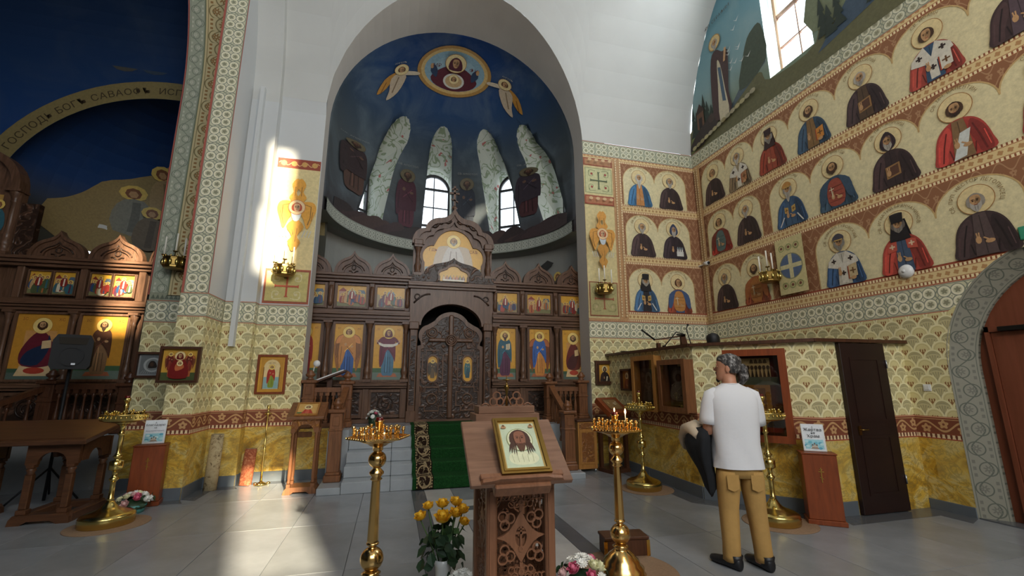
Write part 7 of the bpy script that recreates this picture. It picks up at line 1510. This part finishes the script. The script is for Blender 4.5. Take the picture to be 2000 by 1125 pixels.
bouquet('bouquet', (1.33, 3.12, 0), 'round bouquet of white daisies with pink and cream roses at the foot of the lectern', [('daisy', W_, .045)] * 8 + [('rose', P_, .045), ('daisy', W_, .045), ('rose', C_, .05), ('daisy', W_, .045), ('rose', P_, .055), ('rose', C_, .05), ('daisy', W_, .04), ('rose', P_, .04), ('daisy', W_, .045), ('rose', B_, .045), ('daisy', W_, .045), ('rose', C_, .045), ('rose', P_, .045), ('daisy', W_, .04)], .17, .2, (.11, .12), 5, 'vase_white')
bouquet('bouquet', (.47, 2.95, 0), 'white daisy bouquet just peeping in below the yellow roses', [('daisy', W_, .04)] * 16, .12, .15, (.08, .25), 6, 'vase_white', 18)
bouquet('bouquet', (-2.84, 6.47, 0), 'low bowl of white and pink roses beside the left donation box', [('rose', W_, .05), ('rose', W_, .05), ('rose', B_, .05), ('rose', C_, .055), ('rose', W_, .05), ('rose', P_, .05), ('rose', W_, .055), ('rose', C_, .05), ('rose', W_, .05), ('rose', B_, .05), ('rose', P_, .05), ('rose', W_, .05), ('rose', C_, .05), ('rose', W_, .05), ('rose', W_, .05), ('rose', B_, .05), ('rose', W_, .05), ('rose', C_, .05)], .18, .13, (.13, .09), 7, 'teal')
bouquet('bouquet', (-.27, 8.0, .75), 'small white flower arrangement at the top of the steps beneath the screen', [('daisy', W_, .045)] * 10 + [('rose', P_, .035)] * 2 + [('daisy', W_, .04)] * 6, .12, .16, (.08, .1), 8, 'leaf_mid', 18)
# chest behind the lit stand
CH = empty('chest', (2.04, 3.86, .008), radians(-8), 'small brown chest with brass corners behind the lit candle stand', 'box'); m = MB(); m.box(-.19, .19, -.09, .09, 0, .13, .004); m.build('body', 'wood_darkbox', CH); m = MB(); m.box(-.2, .2, -.1, .1, .13, .155, .005); m.build('lid', 'wood_darkbox', CH)
for x in (-.19, .19): m = MB(); m.box(x - .015, x + .015, -.097, -.085, .0, .125); m.build('corner_strap', 'brass', CH)
# ------------------------------------------------------------------ rolled carpets, processional staff, wall duct
def roll(loc, lean, label, h, r, cols, sq=.8):
    e = empty('rolled_carpet', loc, 0, label, 'rolled carpet', 'rolled carpets'); e.rotation_euler = lean; m = MB(); m.M = Matrix.Scale(sq, 4, (0, 1, 0)); m.lathe([(r, 0), (r, h * .5), (r * .94, h)], 0, 0, 18); m.build('outer_roll', cols[0], e)
    m = MB(); m.M = Matrix.Scale(sq, 4, (0, 1, 0)); pts = [(r * (1 - .11 * t) * cos(t * 3.0) * .9, r * (1 - .11 * t) * sin(t * 3.0) * .9, h + .001) for t in [i * .35 for i in range(22)]]; m.tube(pts, .006, 5); m.build('spiral_end', cols[1], e); return e
m_ = Mat('rug_beige', .95, 0, .1); v_ = m_.coord('Object', (1, 1, 1)); n_ = m_.noise(v_, 14, 4, .6, 1.0); m_.col(m_.ramp(n_, [(.35, '#5a4a34'), (.45, '#a89674'), (.6, '#b5a582'), (.7, '#7a6448')])); M['rug_beige'] = m_.m
m_ = Mat('rug_red', .95, 0, .1); n_ = m_.noise(m_.coord('Object'), 30, 4, .6, 1.0); m_.col(m_.ramp(n_, [(.35, '#8a4630'), (.55, '#b0694a'), (.7, '#c9906a')])); M['rug_red'] = m_.m; plain('rug_back', '#8d8068', .95)
roll((-2.38, 7.42, 0), (radians(-4), 0, 0), 'beige patterned rolled carpet leaning in the corner of the pier', .74, .085, ('rug_beige', 'rug_back')); roll((-2.0, 7.63, .0), (radians(-6), radians(2), 0), 'short red-brown rolled mat leaning beside the brass staff', .5, .085, ('rug_red', 'rug_back'), .6)
SF = empty('brass_staff', (-1.78, 7.58, 0), 0, 'slim brass floor candlestick leaning against the sunlit pier', 'candlestick'); SF.rotation_euler = (radians(-6), radians(-1.5), 0); m = MB(); m.lathe([(.09, 0), (.095, .015), (.06, .03), (.02, .05), (.012, .07)], 0, 0, 20); m.build('base', 'brass_pale', SF)
for k in range(3): a = radians(30 + 120 * k); m = MB(); m.ell((.1 * cos(a), .1 * sin(a), .02), (.03, .03, .02), 8, 5); m.build('foot', 'brass_pale', SF)
m = MB(); m.lathe([(.012, .05), (.012, .5), (.018, .51), (.018, .53), (.012, .54), (.01, .98), (.03, .99), (.055, 1.0), (.05, 1.01), (.012, 1.02), (.012, 1.08), (.024, 1.1), (.026, 1.13), (.02, 1.13)], 0, 0, 14); m.build('shaft', 'brass_pale', SF)
m = MB(); m.box(-2.41, -2.345, 7.5, 7.6, 2.0, 6.4); tag(m.build('wall_duct', 'plaster_cool'), 'white boxed duct running down the pier and ending over the scalloped wall', 'duct')
# ------------------------------------------------------------------ right-hand corner furniture
CB = empty('cabinet', (3.2, 7.28, 0), 0, 'small honey-coloured carved cabinet right of the steps', 'cabinet'); m = MB(); m.box(-.17, .17, -.16, .16, .05, .8, .006); m.build('body', 'wood_honey', CB); m = MB(); m.box(-.19, .19, -.18, .18, .8, .83, .005); m.build('top', 'wood_darkbox', CB); m = MB(); m.ring([(-.14, .13), (.14, .13), (.14, .66), (-.14, .66)], [(-.11, .16), (.11, .16), (.11, .63), (-.11, .63)], -.172, -.16, True); d_ = m.build('door', 'wood_honey', CB); m = MB(); m.box(-.11, .11, -.165, -.16, .16, .63); m.build('door_panel', 'wood_carved_honey', d_); m = MB(); m.box(-.14, .14, -.172, -.16, .69, .78); m.build('drawer', 'wood_carved_honey', CB)
for x in (-.14, .14):
    for y in (-.13, .13): m = MB(); m.lathe([(.02, 0), (.025, .03), (.02, .05)], x, y, 10); m.build('foot', 'steel', CB)
SC_ = empty('icon_stand', (3.65, 7.05, 0), radians(14), 'dark stand carrying a slanted brown icon box in the corner', 'icon stand'); m = MB(); m.box(-.2, .2, -.15, .2, .0, .06); m.build('foot_board', 'wood_darkbox', SC_)
for x in (-.16, .16):
    for y in (-.1, .16): m = MB(); m.box(x - .03, x + .03, y - .03, y + .03, .06, .86); m.build('leg', 'wood_darkbox', SC_)
m = MB(); m.box(-.22, .22, -.17, .22, .84, .9, .006); m.build('top', 'wood_darkbox', SC_); m = MB(); m.M = Matrix.Translation((0, -.16, .92)) @ Matrix.Rotation(radians(33), 4, 'X'); m.box(-.22, .22, 0, .42, -.05, .05, .006); m.build('icon_box', 'wood_red', SC_)
cv = Cv(.0003); cv.rect(-.15, .07, .15, .36, '#5a3a22'); cv.rect(-.13, .09, .13, .34, '#8a6a42')
for k in range(14): cv.ell(random.uniform(-.1, .1), random.uniform(.1, .3), .02, .014, random.choice(('#c9c0a8', '#6a4a30', '#b09a70')), 7)
_b = Vector((0, -.16, .92)); _c, _s = cos(radians(33)), sin(radians(33)); cv.build('painting', tuple(_b + Vector((0, -_s * .051, _c * .051))), (1, 0, 0), (0, _c, _s), 'icon_paint', SC_)
# choir desks and lamps above the enclosure
m = MB(); pl_ = [(4.12, 7.72), (4.08, 5.32), (4.92, 4.34), (6.2, 4.34), (6.2, 7.72)]; m.add([(x, y, z) for z in (0, .35) for x, y in pl_], [[5, 6, 7, 8, 9]] + [[i, (i + 1) % 5, 5 + (i + 1) % 5, 5 + i] for i in range(5)]); struct(m.build('floor_choir', 'wood_darkbox'))
CD = empty('choir_desk', (4.33, 6.3, .35), 0, 'dark sloping choir desk rising above the enclosure wall', 'music stand')
for x in (-.2, .25): m = MB(); m.box(x - .025, x + .025, -.03, .03, 0, 1.72); m.build('post', 'wood_darkbox', CD)
m = MB(); m.add([(-.27, -.02, 1.76), (.3, -.02, 1.84), (.3, .02, 1.84), (-.27, .02, 1.76), (-.27, -.02, 1.78), (.3, -.02, 1.865), (.3, .02, 1.865), (-.27, .02, 1.78)], [[0, 1, 5, 4], [4, 5, 6, 7], [3, 2, 1, 0], [2, 3, 7, 6], [0, 4, 7, 3], [1, 2, 6, 5]]); m.build('desk_edge', 'wood_darkbox', CD); m = MB(); m.add([(.22, -.02, 1.845), (.3, -.02, 1.855), (.36, -.02, 1.62), (.22, -.02, 1.62), (.22, .02, 1.845), (.3, .02, 1.855), (.36, .02, 1.62), (.22, .02, 1.62)], [[3, 2, 1, 0], [4, 5, 6, 7], [0, 1, 5, 4], [1, 2, 6, 5], [2, 3, 7, 6], [3, 0, 4, 7]]); m.build('end_panel', 'wood_darkbox', CD); m = MB(); m.tube([(-.26, 0, 1.77), (-.52, -.05, 1.92)], .014, 8); m.build('book_rest', 'iron', CD)
DL = empty('clip_lamp', (4.2, 6.25, .35), 0, 'thin folding lamp clipped to the choir desk', 'lamp'); m = MB(); m.tube([(0, 0, 1.66), (.24, 0, 1.9), (.38, 0, 1.87)], .009, 6); m.build('arm', 'iron', DL); m = MB(); m.box(.25, .4, -.02, .02, 1.85, 1.87, .004); m.build('lamp_head', 'iron', DL); m = MB(); m.box(-.02, .02, -.02, .02, 0, 1.68); m.build('stem', 'iron', DL)
MC = empty('microphone', (4.66, 6.28, .35), 0, 'black gooseneck microphone behind the choir desk', 'microphone'); m = MB(); m.tube([(.1, 0, 0), (.1, 0, 1.6), (.02, 0, 1.88), (.0, 0, 1.97), (.03, 0, 2.02)], .008, 8); m.build('gooseneck', 'black_plastic', MC); m = MB(); m.ell((.035, 0, 2.03), (.022, .016, .016), 10, 6); m.build('capsule', 'black_plastic', MC); m = MB(); m.lathe([(.1, 0), (.1, .015), (.02, .03)], .1, 0, 16); m.build('base', 'black_plastic', MC)
NB = empty('tablet', (4.0, 7.15, BH + .04), radians(20), 'thin dark tablet lying on the far end of the enclosure ledge', 'tablet'); m = MB(); m.box(-.08, .1, -.06, .06, .01, .02, .003); m.build('body', 'black_plastic', NB); m = MB(); m.box(-.06, -.03, -.064, -.058, 0, .012); m.build('clip', 'steel', NB)
# small fittings on the right wall
m = MB(); m.box(XR - .012, XR, 3.93, 4.01, 1.35, 1.43, .003); s_ = tag(m.build('light_switch', 'white_plastic'), 'pale square light switch on the right wall by the dark door', 'switch'); m = MB(); m.box(XR - .017, XR - .01, 3.945, 3.995, 1.365, 1.415, .002); m.build('rocker', 'white_plastic', s_)
e = empty('security_camera', (6.2, 7.55, 3.85), 0, 'tiny white security camera in the painted corner', 'camera'); m = MB(); m.box(-.02, .05, .0, .2, -.01, .01); m.build('bracket', 'white_plastic', e); m = MB(); m.tube([(-.01, -.1, 0), (-.01, .02, .01)], .04, 12); m.build('housing', 'white_plastic', e); m = MB(); m.tube([(-.01, -.115, -.001), (-.01, -.1, 0)], .03, 12); m.build('lens', 'black_plastic', e)
m = MB(); m.M = Matrix.Translation((XR, 3.95, 2.83)) @ Matrix.Rotation(-pi / 2, 4, 'Y'); m.lathe([(.085, 0), (.088, .02), (.075, .045), (.04, .062), (.005, .066)], 0, 0, 24); s_ = tag(m.build('smoke_detector', 'white_plastic'), 'white round detector on the border below the red-cloaked bishop', 'detector'); m = MB(); m.M = Matrix.Translation((XR, 3.95, 2.83)) @ Matrix.Rotation(-pi / 2, 4, 'Y'); m.lathe([(.02, .06), (.02, .07), (.004, .072)], 0, 0, 12); m.build('sensor', 'white_plastic', s_)
e = empty('exit_sign', (XR, 2.73, 2.97), 0, 'small green exit sign above the arched door at the right edge', 'sign'); m = MB(); m.box(-.03, 0, -.13, .13, -.07, .07, .004); plain('sign_green', '#2f8f6a', .4); m.build('housing', 'sign_green', e); cv = Cv(.0003); cv.rect(-.12, -.06, .12, .06, '#3c9a78'); cv.ell(.02, .03, .018, .02, '#e4f0e8', 8); cv.line([(.02, .02), (0, -.02), (-.03, -.05)], .018, '#e4f0e8'); cv.line([(0, -.02), (.04, -.045)], .018, '#e4f0e8'); cv.rect(.06, -.05, .1, .05, '#e4f0e8'); cv.build('pictogram', (-.031, 0, 0), (0, -1, 0), (0, 0, 1), 'icon_paint', e)
# ------------------------------------------------------------------ the man in the white T-shirt, and a singer behind the enclosure
plain('skin', '#b98468', .5, var=.08, vs=20); plain('cotton_white', '#d9dade', .85, bump=.15, bs=18); plain('trouser_tan', '#b08a4e', .85, var=.08, vs=10, bump=.25, bs=26); plain('shoe_black', '#15161a', .45); plain('lining_beige', '#b9aa94', .9)
m_ = Mat('hair_grey', .55, 0, .4); n_ = m_.noise(m_.coord('Object', (34, 5, 22)), 1.6, 4, .6, .4); m_.col(m_.ramp(n_, [(.38, '#1e1c1c'), (.52, '#4a4745'), (.66, '#9a9794')])); m_.bump(n_, .5, .006); M['hair_grey'] = m_.m
plain('hair_black', '#0f0d0d', .55)
def sring(z, cx, cy, rx, ry, n=24, e=2.3, wob=0.0, ph=0.0):
    r = []
    for k in range(n):
        a = 2 * pi * k / n; c, s = cos(a), sin(a); q = (abs(c) ** e + abs(s) ** e) ** (-1 / e); w_ = 1 + wob * sin(a * 5 + ph) + wob * .6 * sin(a * 9 + ph * 2)
        r.append((cx + rx * c * q * w_, cy + ry * s * q * w_, z))
    return r
def limb(mb, pts, seg=12): mb.tube([p[:3] for p in pts], [p[3] for p in pts], seg)
HP = [(0, .074, .04, .03), (.05, .092, .0, .046), (.12, .094, -.03, .056), (.2, .092, -.05, .064), (.3, .094, -.068, .069), (.4, .093, -.084, .073), (.5, .088, -.094, .0755), (.58, .092, -.099, .077), (.68, .093, -.1, .077), (.78, .086, -.097, .074), (.87, .068, -.085, .064), (.94, .042, -.064, .046), (.985, .012, -.034, .02)]
def headmesh(mb, M_, z0=0.0, H=.235):
    o = mb.M; mb.M = M_
    mb.loft([sring(H * t, 0, (f + b) / 2, w_, (f - b) / 2, 20, 2.2) for t, f, b, w_ in HP])
    mb.sm = True
    mb.add([(0, .093, H * .54), (.013, .09, H * .37), (0, .122, H * .375), (-.013, .09, H * .37), (0, .1, H * .335)], [[0, 2, 1], [0, 3, 2], [1, 2, 4], [3, 4, 2]])      # nose
    mb.sm = False
    mb.ell((0, .092, H * .235), (.024, .008, .007), 10, 5); mb.ell((0, .09, H * .205), (.02, .009, .007), 10, 5)                                     # lips
    for q in (-1, 1):
        mb.ell((q * .031, .082, H * .52), (.014, .01, .008), 10, 6); mb.ell((q * .032, .087, H * .585), (.02, .008, .006), 8, 5); mb.ell((q * .077, -.008, H * .45), (.008, .02, .034), 10, 6)   # eyes, brows, ears
    mb.M = o
def hand(mb, M_):
    """palm along +y from the wrist at the origin, back of the hand up (+z), fingers curled, thumb on the -x side"""
    o = mb.M; mb.M = M_; mb.loft([sring(0, 0, 0, .026, .018, 10)] + [[(x, y0_, z) for x, z in [(r * cos(2 * pi * k / 10) * sx, r * sin(2 * pi * k / 10) * .45) for k in range(10)]] for y0_, r, sx in ((.02, .03, 1), (.05, .04, 1), (.085, .042, 1), (.095, .038, 1))])
    for k, (x, L) in enumerate(((-.03, .07), (-.01, .08), (.011, .075), (.03, .06))): mb.tube([(x, .085, 0), (x * 1.05, .085 + L * .45, -.004), (x * 1.05, .085 + L * .75, -.024), (x, .085 + L * .8, -.045)], [.0095, .009, .0085, .007], 8)
    mb.tube([(-.025, .02, 0), (-.05, .045, -.006), (-.06, .075, -.018), (-.055, .095, -.028)], [.013, .0115, .01, .008], 8); mb.M = o
MAN = empty('person', (2.86, 3.32, 0), radians(-20), 'person in a white T-shirt and tan trousers standing with a dark coat over one arm', 'person')
HM = Matrix.Translation((.0, .035, 1.482)) @ Matrix.Rotation(radians(62), 4, 'Z') @ Matrix.Rotation(radians(4), 4, 'X')
b = MB(); headmesh(b, HM)
b.loft([sring(1.36, 0, -.01, .075, .06, 16), sring(1.42, 0, .0, .06, .058, 16), sring(1.48, 0, .012, .056, .058, 16), sring(1.54, 0, .02, .054, .06, 16)])
b.loft([sring(z, 0, 0, rx, ry, 20) for z, rx, ry in ((.8, .15, .1), (1.0, .15, .1), (1.2, .17, .1), (1.34, .17, .09), (1.4, .08, .06))])
for q in (-1, 1):
    E_ = (-.222, .005, 1.06) if q < 0 else (.2, .09, 1.06); Wr = (-.22, .235, 1.03) if q < 0 else (.06, .26, 1.0)
    limb(b, [(q * .16, 0, 1.34, .06), (q * .19, .0, 1.26, .052), (q * .208, .005 if q < 0 else .05, 1.17, .046), (*E_, .043), ((E_[0] + Wr[0]) / 2, (E_[1] + Wr[1]) / 2, (E_[2] + Wr[2]) / 2 + .0, .038), (*Wr, .027)])
    d = (Vector(Wr) - Vector(E_)).normalized(); R_ = Vector((d.x, d.y, 0)).normalized(); hm = Matrix.Translation(Wr) @ Matrix.Rotation(atan2(R_.y, R_.x) - pi / 2, 4, 'Z') @ Matrix.Rotation(radians(-12), 4, 'X'); hand(b, hm if q < 0 else hm @ Matrix.Scale(-1, 4, (1, 0, 0)))
    limb(b, [(q * .09, 0, .85, .085), (q * .1, .0, .48, .055), (q * .1, -.01, .1, .04), (q * .1, 0, .05, .04)])
b.build('body', 'skin', MAN)
h = MB(); h.M = HM; H_ = .235
HR = [(.3, .0, -.094, .074), (.38, .012, -.1, .0785), (.46, .03, -.106, .082), (.54, .05, -.109, .0835), (.64, .074, -.111, .0845), (.74, .09, -.11, .083), (.84, .09, -.105, .078), (.92, .072, -.092, .066), (.98, .04, -.066, .046), (1.03, .004, -.034, .018)]
h.loft([sring(H_ * t, 0, (f + bk) / 2, w_, (f - bk) / 2, 22, 2.2, .012, t * 9) for t, f, bk, w_ in HR])
h.ell((0, -.118, H_ * .42), (.05, .042, .058), 14, 9); h.tube([(0, -.115, H_ * .36), (0, -.122, H_ * .16), (.004, -.1, H_ * -.08)], [.046, .044, .02], 10)
h.build('hair', 'hair_grey', MAN); h = MB(); h.M = HM; h.ell((0, .08, H_ * .04), (.02, .018, .028), 10, 6); h.ell((0, .097, H_ * .275), (.026, .006, .007), 8, 5); h.build('beard', 'hair_black', MAN)
h = MB(); h.M = HM
h.ring([(.022 * cos(2 * pi * k / 10), .0 + .022 * sin(2 * pi * k / 10)) for k in range(10)], [(.016 * cos(2 * pi * k / 10), .016 * sin(2 * pi * k / 10)) for k in range(10)], -.09, -.082, True) if 0 else None
t = MB()
t.loft([sring(z, cx, cy, rx, ry, 34, 2.5, wb, z * 14) for z, cx, cy, rx, ry, wb in ((.772, .0, .0, .2, .142, .03), (.80, 0, 0, .198, .14, .028), (.85, 0, 0, .194, .137, .024), (.9, 0, 0, .192, .135, .024), (.96, 0, 0, .19, .133, .02), (1.02, 0, .0, .19, .131, .02), (1.1, 0, -.004, .192, .13, .014), (1.22, 0, -.01, .198, .126, .008), (1.32, 0, -.012, .205, .116, .003), (1.378, 0, -.01, .192, .1, 0), (1.415, 0, -.006, .155, .084, 0), (1.442, 0, -.002, .1, .072, 0), (1.458, 0, .002, .072, .068, 0))], False)
t.build('t_shirt', 'cotton_white', MAN)
for q in (-1, 1):
    t = MB(); t.tube([(q * .115, -.005, 1.372), (q * .16, -.004, 1.35), (q * .188, .0 if q < 0 else .02, 1.27), (q * .208, .004 if q < 0 else .045, 1.17), (q * .214, .006 if q < 0 else .06, 1.12)], [.066, .076, .074, .072, .073], 16); t.build('sleeve', 'cotton_white', MAN)
t = MB(); t.lathe([(.07, 1.448), (.076, 1.455), (.072, 1.463), (.066, 1.461)], 0, .002, 24); t.build('neckband', 'cotton_white', MAN)
p = MB(); p.loft([sring(z, 0, cy, rx, ry, 26, 2.4, .008, z * 20) for z, cy, rx, ry in ((.70, -.005, .178, .11), (.76, -.008, .174, .112), (.84, -.006, .165, .108), (.92, -.004, .155, .1))])
for q in (-1, 1):
    p.loft([sring(z, q * cx, cy, rx, ry, 22, 2.3, wb, z * 22 + q) for z, cx, cy, rx, ry, wb in ((.06, .125, -.01, .064, .07, .035), (.1, .122, -.012, .066, .072, .035), (.18, .12, -.012, .066, .07, .02), (.32, .115, -.008, .07, .074, .014), (.45, .108, .004, .076, .08, .01), (.58, .1, .0, .086, .092, .008), (.68, .096, -.006, .09, .106, .005), (.75, .092, -.008, .086, .106, 0))])
p.build('trousers', 'trouser_tan', MAN)
for q in (-1, 1):
    p = MB(); x0 = q * .095; p.add([(x0 - .048, -.1175, .73), (x0 + .048, -.1175, .73), (x0 + .045, -.1135, .62), (x0, -.1135, .6), (x0 - .045, -.1135, .62)], [[0, 1, 2, 3, 4]]); p.build('back_pocket', 'trouser_tan', MAN)
for q in (-1, 1):
    s_ = MB(); a = radians(25 * -q + 8); s_.M = Matrix.Translation((q * .125, -.01, 0)) @ Matrix.Rotation(a * -1 if q > 0 else radians(32), 4, 'Z')
    s_.loft([[(x * w_, y, z) for x, z in [(cos(2 * pi * k / 14), zc + zr * sin(2 * pi * k / 14)) for k in range(14)]] for y, w_, zc, zr in ((-.085, .02, .045, .03), (-.075, .038, .05, .05), (-.03, .046, .055, .055), (.03, .046, .05, .05), (.1, .052, .035, .035), (.16, .048, .03, .03), (.195, .03, .026, .024), (.205, .012, .022, .012))]); s_.loft([sring(.05, 0, -.02, .05, .055, 14), sring(.11, 0, -.03, .055, .06, 14)]); s_.build('shoe', 'shoe_black', MAN)
# coat over the left forearm
c = MB()
def cring(z, cx, cy, lx, ly, k, n=34): return [(cx + lx * cos(a) * (1 + .16 * sin(a * 4 + k) + .07 * sin(a * 9 + k)), cy + ly * sin(a) * (1 + .13 * sin(a * 3 + k * 1.7)), z + .016 * sin(a * 2 + k)) for a in [2 * pi * i / n for i in range(n)]]
c.loft([cring(1.085, -.235, .13, .04, .1, 0), cring(1.07, -.25, .13, .085, .15, .3), cring(1.0, -.262, .14, .1, .19, .6), cring(.93, -.268, .15, .1, .2, .9), cring(.86, -.265, .15, .09, .19, 1.2), cring(.79, -.25, .13, .075, .15, 1.5), cring(.72, -.235, .1, .06, .11, 1.8), cring(.65, -.225, .075, .05, .075, 2.1), cring(.58, -.22, .06, .042, .05, 2.4), cring(.54, -.22, .055, .02, .03, 2.5)])
c.build('coat', 'black_cloth', MAN)
c = MB(); c.loft([[(-.275 + dx * k * 1.25, y, z + dz * k * 1.25) for dx, dz in ((-.06, -.06), (-.085, -.02), (-.07, .02), (.0, .045), (.05, .02), (.04, -.005), (.0, .02), (-.05, -.01))] for y, z, k in ((.0, 1.03, .6), (.06, 1.07, .9), (.15, 1.085, 1.05), (.24, 1.06, 1.15), (.31, 1.0, 1.1), (.345, .93, .9), (.35, .88, .4))]); c.build('coat_lining', 'lining_beige', MAN)
# singer hidden behind the enclosure: only the crown of the head shows
PS = empty('person', (4.62, 5.62, .35), radians(-30), 'person in black almost hidden behind the enclosure wall, only the crown visible', 'person')
b = MB(); headmesh(b, Matrix.Translation((0, .02, 1.475))); b.loft([sring(z, 0, 0, rx, ry, 20) for z, rx, ry in ((.05, .16, .1), (.4, .18, .12), (.8, .17, .11), (1.0, .17, .11), (1.2, .19, .11), (1.34, .18, .09), (1.4, .08, .06), (1.5, .055, .06))]); b.build('body', 'skin', PS)
b = MB(); b.loft([sring(z, 0, 0, rx, ry, 20) for z, rx, ry in ((.0, .24, .2), (.4, .22, .17), (.8, .19, .13), (1.0, .185, .125), (1.2, .21, .125), (1.35, .19, .1), (1.41, .09, .07))]); b.build('dress', 'black_cloth', PS)
for q in (-1, 1): b = MB(); limb(b, [(q * .18, 0, 1.33, .06), (q * .24, 0, 1.1, .05), (q * .2, .18, .98, .04), (q * .06, .26, 1.0, .035)]); b.build('sleeve', 'black_cloth', PS)
b = MB(); b.M = Matrix.Translation((0, .02, 1.475)); b.loft([sring(H_ * t_, 0, (f + bk) / 2 - .004, w_ * 1.04, (f - bk) / 2 * 1.05, 22) for t_, f, bk, w_ in HR]); b.build('hair', 'hair_black', PS); PS.scale = (1.06, 1.06, 1.065)
